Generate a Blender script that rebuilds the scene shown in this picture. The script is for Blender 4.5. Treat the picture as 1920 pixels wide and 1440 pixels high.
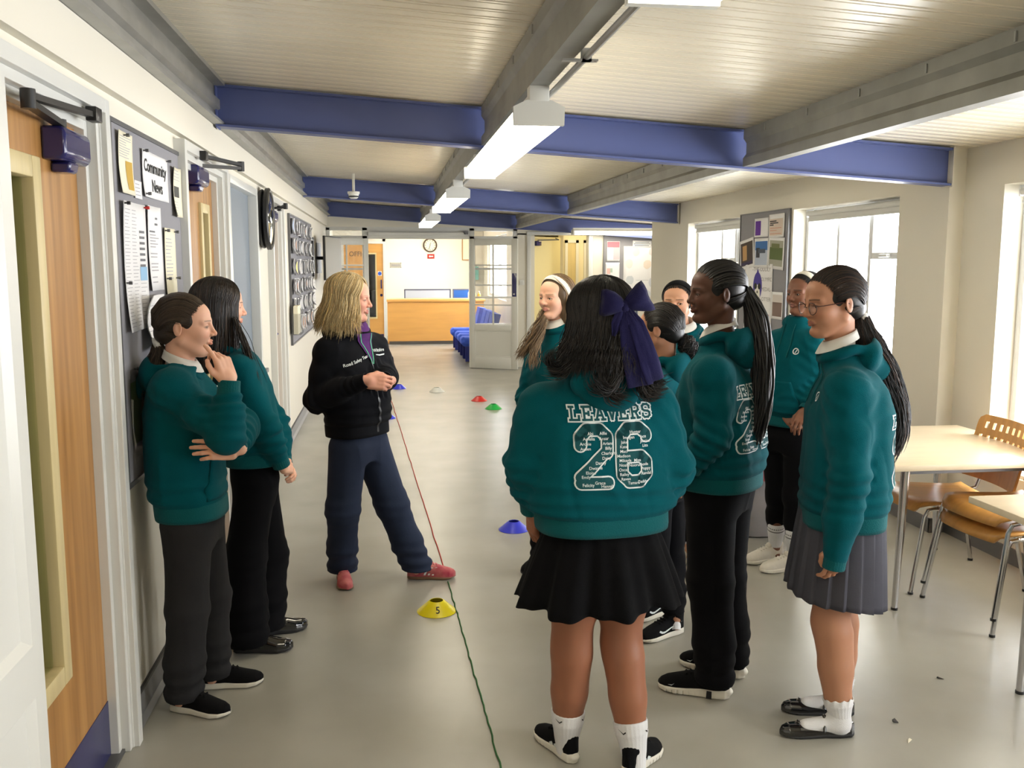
import bpy, bmesh, math, random
import numpy as np
from mathutils import Vector, Matrix
from mathutils.bvhtree import BVHTree

scene = bpy.context.scene
for o in list(bpy.data.objects):
    bpy.data.objects.remove(o, do_unlink=True)
COL = scene.collection
random.seed(7)
RNG = np.random.default_rng(7)

# ------------------------------------------------------------------ camera, sky, exposure
PITCH, YAW = math.radians(7.36), math.radians(7.586)
cam_data = bpy.data.cameras.new('camera')
cam = bpy.data.objects.new('camera', cam_data)
COL.objects.link(cam)
cam.location = (0, 0, 1.65)
cam.rotation_euler = (math.pi / 2 - PITCH, 0, -YAW)
cam_data.sensor_width = 36.0
cam_data.lens = 36.0 * 1750 / 1920
cam_data.clip_start = 0.05
cam_data.clip_end = 200
scene.camera = cam

world = bpy.data.worlds.new('overcast_sky')
scene.world = world
world.use_nodes = True
world.node_tree.nodes['Background'].inputs[0].default_value = (0.95, 0.97, 1.0, 1)
world.node_tree.nodes['Background'].inputs[1].default_value = 15.0

vs = scene.view_settings
vs.view_transform = 'Standard'
vs.look = 'None'
vs.gamma = 1.0
vs.use_curve_mapping = False
vs.exposure = 0.38
TUBE = 10.0          # fluorescent diffusers

# ------------------------------------------------------------------ materials
def srgb(r, g, b):
    f = lambda c: (c / 255 / 12.92) if c / 255 <= 0.04045 else ((c / 255 + 0.055) / 1.055) ** 2.4
    return (f(r), f(g), f(b))

def mat(name, col, rough=0.5, metal=0.0, spec=0.5, var=0.0, vscale=8.0, vstretch=(1, 1, 1), bump=0.0, bscale=60.0,
        bstretch=(1, 1, 1), emit=0.0, ecol=None, sheen=0.0, coat=0.0, col2=None, attr=None, sss=0.0, uv=False, aniso=0.0):
    m = bpy.data.materials.new(name)
    m.use_nodes = True
    nt = m.node_tree
    b = nt.nodes['Principled BSDF']
    b.inputs['Base Color'].default_value = (*col, 1)
    b.inputs['Roughness'].default_value = rough
    b.inputs['Metallic'].default_value = metal
    b.inputs['Specular IOR Level'].default_value = spec
    b.inputs['Sheen Weight'].default_value = sheen
    b.inputs['Coat Weight'].default_value = coat
    b.inputs['Anisotropic'].default_value = aniso
    if sss:
        b.inputs['Subsurface Weight'].default_value = sss
        b.inputs['Subsurface Radius'].default_value = (0.02, 0.008, 0.004)
        b.inputs['Subsurface Scale'].default_value = 0.4
    if emit:
        b.inputs['Emission Color'].default_value = (*(ecol or col), 1)
        b.inputs['Emission Strength'].default_value = emit
    tc = nt.nodes.new('ShaderNodeTexCoord')
    src = tc.outputs['UV'] if uv else tc.outputs['Object']
    last = None
    if attr:
        a = nt.nodes.new('ShaderNodeAttribute')
        a.attribute_name = attr
        last = a.outputs['Color']
    if var:
        mp = nt.nodes.new('ShaderNodeMapping')
        mp.inputs['Scale'].default_value = vstretch
        n = nt.nodes.new('ShaderNodeTexNoise')
        n.inputs['Scale'].default_value = vscale
        n.inputs['Detail'].default_value = 5
        nt.links.new(src, mp.inputs[0])
        nt.links.new(mp.outputs[0], n.inputs[0])
        r = nt.nodes.new('ShaderNodeValToRGB')
        r.color_ramp.elements[0].position = 0.3
        r.color_ramp.elements[1].position = 0.7
        c2 = col2 or tuple(c * (1 - var) for c in col)
        r.color_ramp.elements[0].color = (*c2, 1)
        r.color_ramp.elements[1].color = (*col, 1)
        nt.links.new(n.outputs[0], r.inputs[0])
        if last is not None:
            mx = nt.nodes.new('ShaderNodeMix')
            mx.data_type = 'RGBA'
            mx.blend_type = 'MULTIPLY'
            mx.inputs[0].default_value = 1
            nt.links.new(r.outputs[0], mx.inputs[6])
            nt.links.new(last, mx.inputs[7])
            last = mx.outputs[2]
        else:
            last = r.outputs[0]
    if last is not None:
        nt.links.new(last, b.inputs['Base Color'])
    if bump:
        mp = nt.nodes.new('ShaderNodeMapping')
        mp.inputs['Scale'].default_value = bstretch
        n = nt.nodes.new('ShaderNodeTexNoise')
        n.inputs['Scale'].default_value = bscale
        n.inputs['Detail'].default_value = 3
        nt.links.new(src, mp.inputs[0])
        nt.links.new(mp.outputs[0], n.inputs[0])
        bn = nt.nodes.new('ShaderNodeBump')
        bn.inputs['Strength'].default_value = bump
        bn.inputs['Distance'].default_value = 0.01
        nt.links.new(n.outputs[0], bn.inputs['Height'])
        nt.links.new(bn.outputs[0], b.inputs['Normal'])
    return m

def glass_mat(name, tint=(1, 1, 1), gloss=0.06):
    m = bpy.data.materials.new(name)
    m.use_nodes = True
    nt = m.node_tree
    nt.nodes.clear()
    out = nt.nodes.new('ShaderNodeOutputMaterial')
    t = nt.nodes.new('ShaderNodeBsdfTransparent')
    t.inputs[0].default_value = (*tint, 1)
    g = nt.nodes.new('ShaderNodeBsdfGlossy')
    g.inputs['Roughness'].default_value = 0.03
    mx = nt.nodes.new('ShaderNodeMixShader')
    mx.inputs[0].default_value = gloss
    nt.links.new(t.outputs[0], mx.inputs[1])
    nt.links.new(g.outputs[0], mx.inputs[2])
    nt.links.new(mx.outputs[0], out.inputs[0])
    return m

M = {}
M['wall'] = mat('cream_wall_paint', srgb(222, 217, 203), 0.6, bump=0.05, bscale=200)
M['wall_warm'] = mat('warm_cream_paint', srgb(232, 222, 190), 0.6)
M['white'] = mat('white_gloss_paint', srgb(216, 216, 211), 0.3, bump=0.03, bscale=40)
M['whitepl'] = mat('white_plastic', srgb(222, 222, 216), 0.35)
M['ceil'] = mat('ribbed_ceiling_sheet', srgb(236, 228, 208), 0.27, spec=0.8, var=0.06, vscale=1.5, vstretch=(0.4, 3, 1))
M['blue'] = mat('blue_beam_paint', srgb(86, 98, 150), 0.4, var=0.1, vscale=3)
M['galv'] = mat('galvanised_steel', srgb(150, 150, 144), 0.5, metal=0.4, var=0.25, vscale=5)
M['galvl'] = mat('light_galvanised_steel', srgb(168, 168, 164), 0.42, metal=0.5, var=0.2, vscale=6)
M['floor'] = mat('grey_vinyl_floor', srgb(164, 161, 152), 0.27, spec=0.5, var=0.14, vscale=2.2, bump=0.04, bscale=260)
M['cove'] = mat('grey_vinyl_cove', srgb(120, 120, 120), 0.4)
M['black'] = mat('black_plastic', (0.012, 0.012, 0.013), 0.4)
M['navy'] = mat('navy_plastic', srgb(34, 34, 92), 0.22, coat=0.4)
M['kick'] = mat('navy_kick_plate', srgb(52, 54, 100), 0.25, var=0.2, vscale=6)
M['oak'] = mat('oak_veneer', srgb(184, 136, 78), 0.38, var=0.3, vscale=3, vstretch=(9, 9, 0.5), col2=srgb(150, 104, 52))
M['oakp'] = mat('pale_ash_bead', srgb(214, 196, 146), 0.4, var=0.15, vscale=3, vstretch=(9, 9, 0.6))
M['beech'] = mat('beech_laminate', srgb(214, 160, 88), 0.36, var=0.12, vscale=2.5, vstretch=(0.6, 3, 5))
M['ply'] = mat('beech_ply_seat', srgb(206, 150, 78), 0.33, var=0.25, vscale=4, vstretch=(0.6, 8, 1))
M['tabletop'] = mat('pale_maple_laminate', srgb(226, 208, 178), 0.28, var=0.08, vscale=3, vstretch=(1, 8, 1))
M['chrome'] = mat('chrome_tube', srgb(200, 200, 202), 0.16, metal=1.0)
M['felt'] = mat('grey_board_felt', srgb(142, 141, 146), 0.95, bump=0.15, bscale=500)
M['alu'] = mat('dark_aluminium', srgb(110, 110, 112), 0.4, metal=0.6)
M['paper'] = mat('white_paper', srgb(232, 231, 232), 0.8)
M['cream'] = mat('cream_paper', srgb(232, 226, 202), 0.8)
M['ink'] = mat('black_ink', (0.012, 0.012, 0.014), 0.7)
M['greyink'] = mat('grey_ink', srgb(176, 174, 178), 0.8)
M['tube'] = mat('lit_diffuser', (0.9, 0.88, 0.8), 0.5, emit=TUBE, ecol=(1.0, 0.90, 0.70))
M['hatch'] = mat('grey_hatch_board', srgb(122, 132, 142), 0.5)
M['seat'] = mat('royal_blue_fabric', srgb(56, 92, 206), 0.85, bump=0.2, bscale=300)
M['seatd'] = mat('navy_seat_panel', srgb(34, 44, 122), 0.8)
M['screenf'] = mat('pale_grey_screen_fabric', srgb(178, 184, 196), 0.9)
M['screenb'] = mat('blue_screen_fabric', srgb(40, 88, 160), 0.9)
M['screen'] = mat('display_glass_reflection', srgb(120, 113, 94), 0.5, spec=0.1)  # beige reflection of the room put into the screen's base colour
M['mirror'] = mat('silver_mirror', (0.82, 0.84, 0.85), 0.03, metal=1.0)
M['glass'] = glass_mat('window_glass')
M['glassg'] = glass_mat('green_tinted_glass', (0.93, 0.97, 0.9))
M['red'] = mat('red_plastic', srgb(206, 40, 34), 0.35)
M['yellow'] = mat('yellow_plastic', srgb(228, 212, 10), 0.35)
M['green'] = mat('green_plastic', srgb(24, 170, 70), 0.35)
M['cobalt'] = mat('cobalt_plastic', srgb(52, 62, 214), 0.35)
M['upvc'] = mat('white_window_frame', srgb(222, 224, 226), 0.35)
M['blind'] = mat('white_blind_fabric', srgb(214, 214, 210), 0.8)
M['trans'] = glass_mat('clear_plastic', (0.9, 0.9, 0.9))
M['teal_p'] = mat('teal_card', srgb(110, 172, 164), 0.6)
def flat(name, r, g, b, rough=0.8):
    if name not in M:
        M[name] = mat(name, srgb(r, g, b), rough)
    return M[name]

# ------------------------------------------------------------------ mesh helpers
def meshobj(name, V, F, mats, parent=None, mi=None, smooth=True, sharp=35, loc=(0, 0, 0)):
    me = bpy.data.meshes.new(name)
    me.from_pydata([tuple(v) for v in V], [], [tuple(f) for f in F])
    if not isinstance(mats, (list, tuple)):
        mats = [mats]
    for m in mats:
        me.materials.append(m)
    if mi is not None:
        me.polygons.foreach_set('material_index', np.asarray(mi, dtype=np.int32))
    if smooth:
        me.polygons.foreach_set('use_smooth', np.ones(len(me.polygons), dtype=bool))
        if sharp:
            me.set_sharp_from_angle(angle=math.radians(sharp))
    me.update()
    o = bpy.data.objects.new(name, me)
    COL.objects.link(o)
    o.location = loc
    if parent is not None:
        o.parent = parent
    return o

def npmesh(name, V, F, mats, parent=None, origin=(0, 0, 0), color=None, sharp=0, uv=None):
    """fast mesh from numpy arrays (quads or tris)"""
    V = np.asarray(V, dtype=np.float32) - np.asarray(origin, dtype=np.float32)
    F = np.asarray(F, dtype=np.int32)
    k = F.shape[1]
    me = bpy.data.meshes.new(name)
    me.vertices.add(len(V))
    me.vertices.foreach_set('co', V.ravel())
    me.loops.add(F.size)
    me.loops.foreach_set('vertex_index', F.ravel())
    me.polygons.add(len(F))
    me.polygons.foreach_set('loop_start', np.arange(0, F.size, k, dtype=np.int32))
    me.polygons.foreach_set('use_smooth', np.ones(len(F), dtype=bool))
    me.update(calc_edges=True)
    if not isinstance(mats, (list, tuple)):
        mats = [mats]
    for m in mats:
        me.materials.append(m)
    if color is not None:
        a = me.color_attributes.new('Col', 'FLOAT_COLOR', 'POINT')
        c = np.ones((len(V), 4), dtype=np.float32)
        c[:, :3] = color
        a.data.foreach_set('color', c.ravel())
    if uv is not None:
        l = me.uv_layers.new(name='UVMap')
        l.data.foreach_set('uv', np.asarray(uv, dtype=np.float32)[F.ravel()].ravel())
    if sharp:
        me.set_sharp_from_angle(angle=math.radians(sharp))
    o = bpy.data.objects.new(name, me)
    COL.objects.link(o)
    if parent is not None:
        o.parent = parent
    return o

class MB:
    def __init__(s):
        s.v, s.f, s.m = [], [], []
    def add(s, V, F, mi=0):
        n = len(s.v)
        s.v += [tuple(v) for v in V]
        s.f += [tuple(i + n for i in f) for f in F]
        s.m += [mi] * len(F)
        return s
    def box(s, lo, hi, mi=0, ch=0.0):
        x0, y0, z0 = lo
        x1, y1, z1 = hi
        if x0 > x1: x0, x1 = x1, x0
        if y0 > y1: y0, y1 = y1, y0
        if z0 > z1: z0, z1 = z1, z0
        if ch <= 0:
            V = [(x0, y0, z0), (x1, y0, z0), (x1, y1, z0), (x0, y1, z0), (x0, y0, z1), (x1, y0, z1), (x1, y1, z1), (x0, y1, z1)]
            F = [(0, 3, 2, 1), (4, 5, 6, 7), (0, 1, 5, 4), (1, 2, 6, 5), (2, 3, 7, 6), (3, 0, 4, 7)]
            return s.add(V, F, mi)
        bm = bmesh.new()
        bmesh.ops.create_cube(bm, size=1)
        for v in bm.verts:
            v.co = Vector(((x0 + x1) / 2 + v.co.x * (x1 - x0), (y0 + y1) / 2 + v.co.y * (y1 - y0), (z0 + z1) / 2 + v.co.z * (z1 - z0)))
        bmesh.ops.bevel(bm, geom=bm.edges[:], offset=ch, segments=2, affect='EDGES', profile=0.5)
        bm.verts.index_update()
        s.add([v.co[:] for v in bm.verts], [[v.index for v in f.verts] for f in bm.faces], mi)
        bm.free()
        return s
    def prism(s, poly, axis, a, b, mi=0):
        """poly: list of 2D points; axis 'x','y','z' extruded from a to b"""
        n = len(poly)
        def P(p, t):
            return {'x': (t, p[0], p[1]), 'y': (p[0], t, p[1]), 'z': (p[0], p[1], t)}[axis]
        V = [P(p, a) for p in poly] + [P(p, b) for p in poly]
        F = [tuple(range(n))[::-1], tuple(range(n, 2 * n))] + [(i, (i + 1) % n, n + (i + 1) % n, n + i) for i in range(n)]
        return s.add(V, F, mi)
    def tube(s, pts, r, n=10, mi=0, caps=True):
        pts = [Vector(p) for p in pts]
        rs = r if isinstance(r, (list, tuple)) else [r] * len(pts)
        rings = []
        ref = None
        V, F = [], []
        for i, p in enumerate(pts):
            t = (pts[min(i + 1, len(pts) - 1)] - pts[max(i - 1, 0)]).normalized()
            if ref is None:
                ref = t.orthogonal().normalized()
            ref = (ref - t * ref.dot(t)).normalized()
            b = t.cross(ref)
            for k in range(n):
                a = 2 * math.pi * k / n
                V.append(p + (ref * math.cos(a) + b * math.sin(a)) * rs[i])
        for i in range(len(pts) - 1):
            for k in range(n):
                F.append((i * n + k, i * n + (k + 1) % n, (i + 1) * n + (k + 1) % n, (i + 1) * n + k))
        if caps:
            F.append(tuple(range(n))[::-1])
            F.append(tuple(range((len(pts) - 1) * n, len(pts) * n)))
        return s.add(V, F, mi)
    def lathe(s, prof, c, n=32, axis='z', mi=0, close=False):
        """prof: list of (r, h)"""
        V, F = [], []
        for (r, h) in prof:
            for k in range(n):
                a = 2 * math.pi * k / n
                x, y = r * math.cos(a), r * math.sin(a)
                V.append({'z': (c[0] + x, c[1] + y, c[2] + h), 'x': (c[0] + h, c[1] + x, c[2] + y), 'y': (c[0] + x, c[1] + h, c[2] + y)}[axis])
        m = len(prof)
        for i in range(m if close else m - 1):
            j = (i + 1) % m
            for k in range(n):
                F.append((i * n + k, i * n + (k + 1) % n, j * n + (k + 1) % n, j * n + k))
        return s.add(V, F, mi)
    def disc(s, c, r, axis='z', n=32, mi=0, ry=None):
        ry = ry or r
        V = []
        for k in range(n):
            a = 2 * math.pi * k / n
            x, y = r * math.cos(a), ry * math.sin(a)
            V.append({'z': (c[0] + x, c[1] + y, c[2]), 'x': (c[0], c[1] + x, c[2] + y), 'y': (c[0] + x, c[1], c[2] + y)}[axis])
        return s.add(V, [tuple(range(n))], mi)
    def build(s, name, mats, parent=None, smooth=True, sharp=35, loc=(0, 0, 0)):
        return meshobj(name, s.v, s.f, mats, parent, s.m, smooth, sharp, loc)

def tag(o, label=None, cat=None, group=None, kind=None):
    if label: o['label'] = label
    if cat: o['category'] = cat
    if group: o['group'] = group
    if kind: o['kind'] = kind
    return o

def empty(name, loc=(0, 0, 0), rz=0.0):
    o = bpy.data.objects.new(name, None)
    o.empty_display_size = 0.1
    COL.objects.link(o)
    o.location = loc
    o.rotation_euler = (0, 0, rz)
    return o

def copy_tree(o, parent=None):
    c = o.copy()
    COL.objects.link(c)
    c.parent = parent
    for ch in list(o.children):
        copy_tree(ch, c)
    return c

def struct(o, label, cat):
    return tag(o, label, cat, kind='structure')

def area(name, loc, rot, sx, sy, power, col=(1, 1, 1)):
    l = bpy.data.lights.new(name, 'AREA')
    l.shape = 'RECTANGLE'
    l.size, l.size_y = sx, sy
    l.energy = power
    l.color = col
    o = bpy.data.objects.new(name, l)
    COL.objects.link(o)
    o.location = loc
    o.rotation_euler = rot
    return o

_tcache = {}
def text2d(s, bold=0.0):
    """flat text outline -> (verts Nx2 normalised to height 1 cap, faces, width)"""
    key = (s, bold)
    if key in _tcache:
        return _tcache[key]
    cu = bpy.data.curves.new('t', 'FONT')
    cu.body = s
    cu.resolution_u = 3
    cu.offset = bold
    cu.align_x = 'LEFT'
    ob = bpy.data.objects.new('t', cu)
    COL.objects.link(ob)
    dg = bpy.context.evaluated_depsgraph_get()
    me = ob.evaluated_get(dg).to_mesh()
    V = np.array([v.co[:2] for v in me.vertices]).reshape(-1, 2)
    F = [tuple(p.vertices) for p in me.polygons]
    ob.evaluated_get(dg).to_mesh_clear()
    bpy.data.objects.remove(ob)
    bpy.data.curves.remove(cu)
    V = V / 0.729
    w = (V[:, 0].max() if len(V) else 0)
    _tcache[key] = (V, F, w)
    return _tcache[key]

def text_flat(name, s, m, height, org, u, v, parent=None, align='c', width=None, lift=None, bold=0.0):
    """text as a flat mesh at org, along unit vectors u (reading) and v (up)"""
    V, F, w = text2d(s, bold)
    u, v = Vector(u), Vector(v)
    sx = height if width is None else width / w
    x0 = {'c': -w / 2, 'l': 0, 'r': -w}[align]
    P = [Vector(org) + u * ((p[0] + x0) * sx) + v * (p[1] * height) for p in V]
    return meshobj(name, P, F, m, parent, smooth=False)
# ------------------------------------------------------------------ room shell
LW = -0.92
RW, RN = 3.30, 3.40
roofz = lambda x: 2.535 - 0.063 * x

mb = MB().box((-1.3, -2.7, -0.12), (5.0, 21.8, 0))
struct(mb.build('floor', M['floor'], smooth=False), 'speckled grey vinyl floor running the length of the hall', 'floor')

# ribbed roof sheet, sloping down to the window side
mb = MB()
prof = []
y = -2.7
while y < 14.9:
    for dy, dz in ((0, 0), (0.004, 0.006), (0.010, 0.006), (0.014, 0), (0.030, 0), (0.033, 0.004), (0.037, 0.004), (0.040, 0)):
        prof.append((y + dy, dz))
    y += 0.1
X0, X1 = -1.2, 5.0
V = [(X0, p[0], roofz(X0) + p[1]) for p in prof] + [(X1, p[0], roofz(X1) + p[1]) for p in prof]
n = len(prof)
mb.add(V, [(i, i + 1, n + i + 1, n + i) for i in range(n - 1)])
mb.box((X0, -2.7, 2.75), (X1, 14.95, 2.85))
ceil_o = struct(mb.build('ceiling', M['ceil'], smooth=False), 'sloping ceiling of pale ribbed metal sheet between blue beams', 'ceiling')

def wall_boxes(mb, x0, x1, ya, yb, z0, z1, openings):
    """wall slab along y with rectangular openings (ya,yb,za,zb)"""
    cur = ya
    for (a, b, c, d) in sorted(openings):
        if a > cur: mb.box((x0, cur, z0), (x1, a, z1))
        if c > z0: mb.box((x0, a, z0), (x1, b, c))
        if d < z1: mb.box((x0, a, d), (x1, b, z1))
        cur = b
    if cur < yb: mb.box((x0, cur, z0), (x1, yb, z1))

mb = MB()
wall_boxes(mb, LW - 0.2, LW, -2.6, 14.95, 0, 2.7, [(2.1, 3.16, 0, 2.10), (4.42, 5.44, 0, 2.12), (5.72, 6.86, 0.90, 2.13), (7.62, 8.33, 0, 2.10)])
mb.box((LW, -2.6, 2.215), (LW + 0.035, 14.75, 2.37))
struct(mb.build('wall_left', M['wall'], smooth=False), 'cream left wall with doors, hatch and notice boards', 'wall')
mb = MB().prism([(LW, 0), (LW + 0.03, 0.004), (LW + 0.012, 0.02), (LW + 0.008, 0.1), (LW, 0.1)], 'y', -2.6, 2.05)
for a, b in ((3.28, 4.36), (5.5, 7.55), (8.42, 14.7)):
    mb.prism([(LW, 0), (LW + 0.03, 0.004), (LW + 0.012, 0.02), (LW + 0.008, 0.1), (LW, 0.1)], 'y', a, b)
    mb.box((LW, a, 0.1), (LW + 0.011, b, 0.113), 1)
struct(mb.build('baseboard_left', [M['cove'], M['black']]), 'coved grey vinyl skirting with black capping along left wall', 'skirting')

mb = MB()
wall_boxes(mb, RW, RW + 0.32, 5.22, 11.2, 0, 2.45, [(5.76, 7.36, 0.80, 2.085), (8.46, 10.07, 0.80, 2.085)])
wall_boxes(mb, RN, RN + 0.22, -2.6, 5.22, 0, 2.45, [(2.85, 4.86, 0.48, 2.085), (0.5, 2.0, 0.48, 2.085)])
mb.box((RW, 11.2, 0), (5.0, 11.5, 2.5))
wall_boxes(mb, 4.8, 5.0, 11.5, 14.95, 0, 2.4, [(12.0, 13.0, 0.9, 2.05)])
struct(mb.build('wall_right', M['wall'], smooth=False), 'cream window wall on the right with a shallow step', 'wall')
mb = MB().box((RW - 0.012, 5.21, 0), (RW, 11.2, 0.09)).box((RN - 0.012, -2.6, 0), (RN, 5.22, 0.09)).box((RW - 0.012, 5.208, 0), (RN, 5.22, 0.09))
struct(mb.build('baseboard_right', M['alu'], smooth=False), 'dark skirting below the right windows', 'skirting')
struct(MB().box((-1.2, -2.75, 0), (3.7, -2.6, 2.7)).build('wall_back', M['wall'], smooth=False), 'cream back wall of the hall', 'wall')

# far partition: glazed screen, doorway, board wall
mb = MB()
mb.box((2.05, 14.75, 0), (2.25, 14.9, 2.12)); mb.box((3.21, 14.75, 0), (5.0, 14.9, 2.12))
mb.box((-1.1, 14.75, 2.21), (2.05, 14.9, 2.7)); mb.box((2.05, 14.75, 2.10), (5.0, 14.9, 2.7))
struct(mb.build('wall_far', M['wall'], smooth=False), 'cream end wall around the glazed doors and doorway', 'wall')
mb = MB()
for a, b, c, d in ((-0.92, 2.05, 2.155, 2.215), (-0.92, 2.05, 2.03, 2.075), (-0.92, -0.86, 0, 2.2), (-0.37, -0.29, 0, 2.2), (1.29, 1.37, 0, 2.2), (1.98, 2.05, 0, 2.2), (-0.29, 1.29, 2.07, 2.16), (1.37, 1.98, 0.0, 0.7), (-0.86, -0.37, 0.0, 0.7), (1.37, 1.98, 1.1, 1.13), (1.37, 1.98, 1.55, 1.58), (-0.86, -0.37, 1.1, 1.13), (-0.86, -0.37, 1.55, 1.58)):
    mb.box((a, 14.76, c), (b, 14.86, d), ch=0.004)
mb.box((-0.27, 14.70, 2.085), (1.22, 14.765, 2.125)); mb.box((1.20, 14.70, 2.10), (1.27, 14.765, 2.15), 1)
tr = struct(mb.build('trim_1', [M['white'], M['alu']]), 'white painted door screen frame with transom lights', 'door frame')
for (a, b, c, d) in ((-0.86, -0.37, 2.075, 2.155), (1.37, 1.98, 2.075, 2.155), (-0.86, -0.37, 1.58, 2.03), (-0.86, -0.37, 1.13, 1.55), (-0.86, -0.37, 0.7, 1.1), (1.37, 1.98, 1.58, 2.03), (1.37, 1.98, 1.13, 1.55), (1.37, 1.98, 0.7, 1.1)):
    MB().box((a, 14.80, c), (b, 14.806, d)).build('pane', M['glass'], tr, smooth=False)
mb = MB()
for a, b, c, d in ((2.20, 2.265, 0, 2.095), (3.195, 3.26, 0, 2.095), (2.20, 3.26, 2.095, 2.15)):
    mb.box((a, 14.72, c), (b, 14.93, d), ch=0.006)
struct(mb.build('trim_2', M['white']), 'white frame of the doorway into the yellow corridor', 'door frame')

# reception room and corridor behind
mb = MB()
mb.box((-1.2, 14.9, 0), (-1.05, 21.6, 2.5))
mb.box((-1.2, 19.0, 0), (-0.86, 19.1, 2.5)); mb.box((-0.86, 19.0, 2.06), (-0.02, 19.1, 2.5)); mb.box((-0.08, 19.0, 0), (-0.02, 21.5, 2.5))
mb.box((-1.2, 21.5, 0), (2.4, 21.65, 2.5))
wall_boxes(mb, 2.2, 2.35, 14.9, 21.6, 0, 2.5, [(17.3, 20.6, 0.95, 2.2)])
struct(mb.build('wall_reception', M['wall'], smooth=False), 'cream walls of the reception room beyond the doors', 'wall')
struct(MB().box((-1.2, 14.9, 2.5), (2.4, 21.65, 2.6)).build('ceiling_reception', M['whitepl'], smooth=False), 'flat white reception ceiling', 'ceiling')
mb = MB()
mb.box((2.35, 16.9, 0), (5.0, 17.0, 2.6)); mb.box((4.6, 14.9, 0), (4.75, 16.9, 2.6)); mb.box((2.35, 14.9, 2.5), (5.0, 17.0, 2.6))
mb.box((2.86, 15.6, 0), (2.95, 16.9, 2.5))
struct(mb.build('wall_corridor', M['wall_warm'], smooth=False), 'warm cream walls of the small corridor', 'wall')
for (px_, ya_, yb_) in ((5.02, 12.05, 12.95), (3.56, 8.5, 10.03), (3.56, 5.8, 7.32), (3.63, 2.89, 4.82), (3.63, 0.54, 1.96)):
    po_ = area('window_portal', (px_, (ya_ + yb_) / 2, 1.28), (0, math.radians(90), 0), 1.66, yb_ - ya_, 1)
    po_.data.cycles.is_portal = True
area('reception_lamp', (0.7, 17.6, 2.44), (0, 0, 0), 1.6, 3.0, 30, (1, 0.93, 0.80))
area('reception_lamp', (1.0, 20.4, 2.44), (0, 0, 0), 1.6, 1.2, 14, (1, 0.93, 0.80))
area('corridor_lamp', (3.5, 15.9, 2.44), (0, 0, 0), 0.6, 1.2, 16, (1, 0.86, 0.58))

# ------------------------------------------------------------------ windows
def window(n, x, ya, yb, za, zb, mulls, sash, label):
    w = struct(empty('window_%d' % n, (x, (ya + yb) / 2, za)), label, 'window')
    o = Vector((x, (ya + yb) / 2, za))
    def B(name, lst, m, ch=0.004, par=w):
        q = MB()
        for lo, hi in lst:
            q.box(Vector(lo) - o, Vector(hi) - o, ch=ch)
        return q.build(name, m, par)
    fw = 0.05
    B('frame', [((x, ya, za), (x + 0.07, ya + fw, zb)), ((x, yb - fw, za), (x + 0.07, yb, zb)), ((x, ya + fw, za), (x + 0.07, yb - fw, za + fw)), ((x, ya + fw, zb - fw), (x + 0.07, yb - fw, zb))], M['upvc'])
    for m_ in mulls:
        B('mullion', [((x, m_ - 0.02, za + fw), (x + 0.06, m_ + 0.02, zb - fw))], M['upvc'])
    for (a, b, c) in sash:
        s = B('sash', [((x - 0.015, a, c), (x + 0.05, a + 0.045, zb - fw)), ((x - 0.015, b - 0.045, c), (x + 0.05, b, zb - fw)), ((x - 0.015, a + 0.045, c), (x + 0.05, b - 0.045, c + 0.045)), ((x - 0.015, a + 0.045, zb - fw - 0.045), (x + 0.05, b - 0.045, zb - fw))], M['upvc'])
        B('handle', [((x - 0.05, (a + b) / 2 - 0.06, c + 0.012), (x - 0.014, (a + b) / 2 + 0.05, c + 0.034))], M['upvc'], 0.008, s)
    B('pane', [((x + 0.03, ya + fw, za + fw), (x + 0.036, yb - fw, zb - fw))], M['glass'], 0)
    B('sill', [((x - 0.10, ya, za - 0.005), (x, yb, za + 0.02))], M['white'])
    return w
window(1, 3.41, 8.46, 10.07, 0.80, 2.085, [9.30, 8.84], [(8.86, 9.28, 1.66)], 'window beyond the narrow notice board, half hidden by it')
window(2, 3.41, 5.76, 7.36, 0.80, 2.085, [6.80, 6.32], [(5.83, 6.30, 1.68)], 'window beside the stepped wall with open light above')
window(3, 3.52, 2.85, 4.86, 0.48, 2.085, [4.2, 3.5], [], 'bright window behind the tables at the right edge')
window(4, 3.52, 0.5, 2.0, 0.48, 2.085, [1.45], [], 'window in the right wall beside the camera')
window(7, 4.88, 12.0, 13.0, 0.9, 2.05, [], [], 'added unseen window in the alcove, brightening the end wall')  # unseen window, added to throw more light on the end wall
w = struct(empty('window_5', (2.25, 18.95, 0.95)), 'tall bright window in the reception side wall', 'window')
MB().box((0, -1.65, 0), (0.06, -1.57, 1.25)).box((0, 1.57, 0), (0.06, 1.65, 1.25)).box((0, -1.57, 1.19), (0.06, 1.57, 1.25)).box((0, -1.57, 0), (0.06, 1.57, 0.06)).box((0, -0.03, 0.06), (0.06, 0.03, 1.19)).build('frame', M['upvc'], w)
MB().box((0.02, -1.57, 0.06), (0.026, 1.57, 1.19)).build('pane', M['glass'], w, smooth=False)

def blind(x, ya, yb, z, label):
    b = tag(empty('roller_blind', (x, (ya + yb) / 2, z)), label, 'blind', 'roller blinds over the right windows')
    h = (yb - ya) / 2
    MB().tube([(0, -h, 0), (0, h, 0)], 0.022, 16).build('roller', M['blind'], b)
    MB().box((-0.004, -h + 0.01, -0.055), (0.0, h - 0.01, -0.012)).box((-0.01, -h + 0.01, -0.065), (0.006, h - 0.01, -0.05), ch=0.003).build('fabric', M['blind'], b)
    for s_ in (-1, 1): MB().box((-0.02, s_ * h, -0.028), (0.04, s_ * (h + 0.006), 0.032)).build('bracket', M['upvc'], b)
blind(3.365, 8.48, 9.98, 2.045, 'rolled up white blind above the window beyond the board')
blind(3.365, 5.78, 7.22, 2.045, 'rolled up white blind above the window beside the stepped wall')
blind(3.47, 2.9, 4.80, 2.045, 'rolled up white blind above the window behind the tables')

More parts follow.
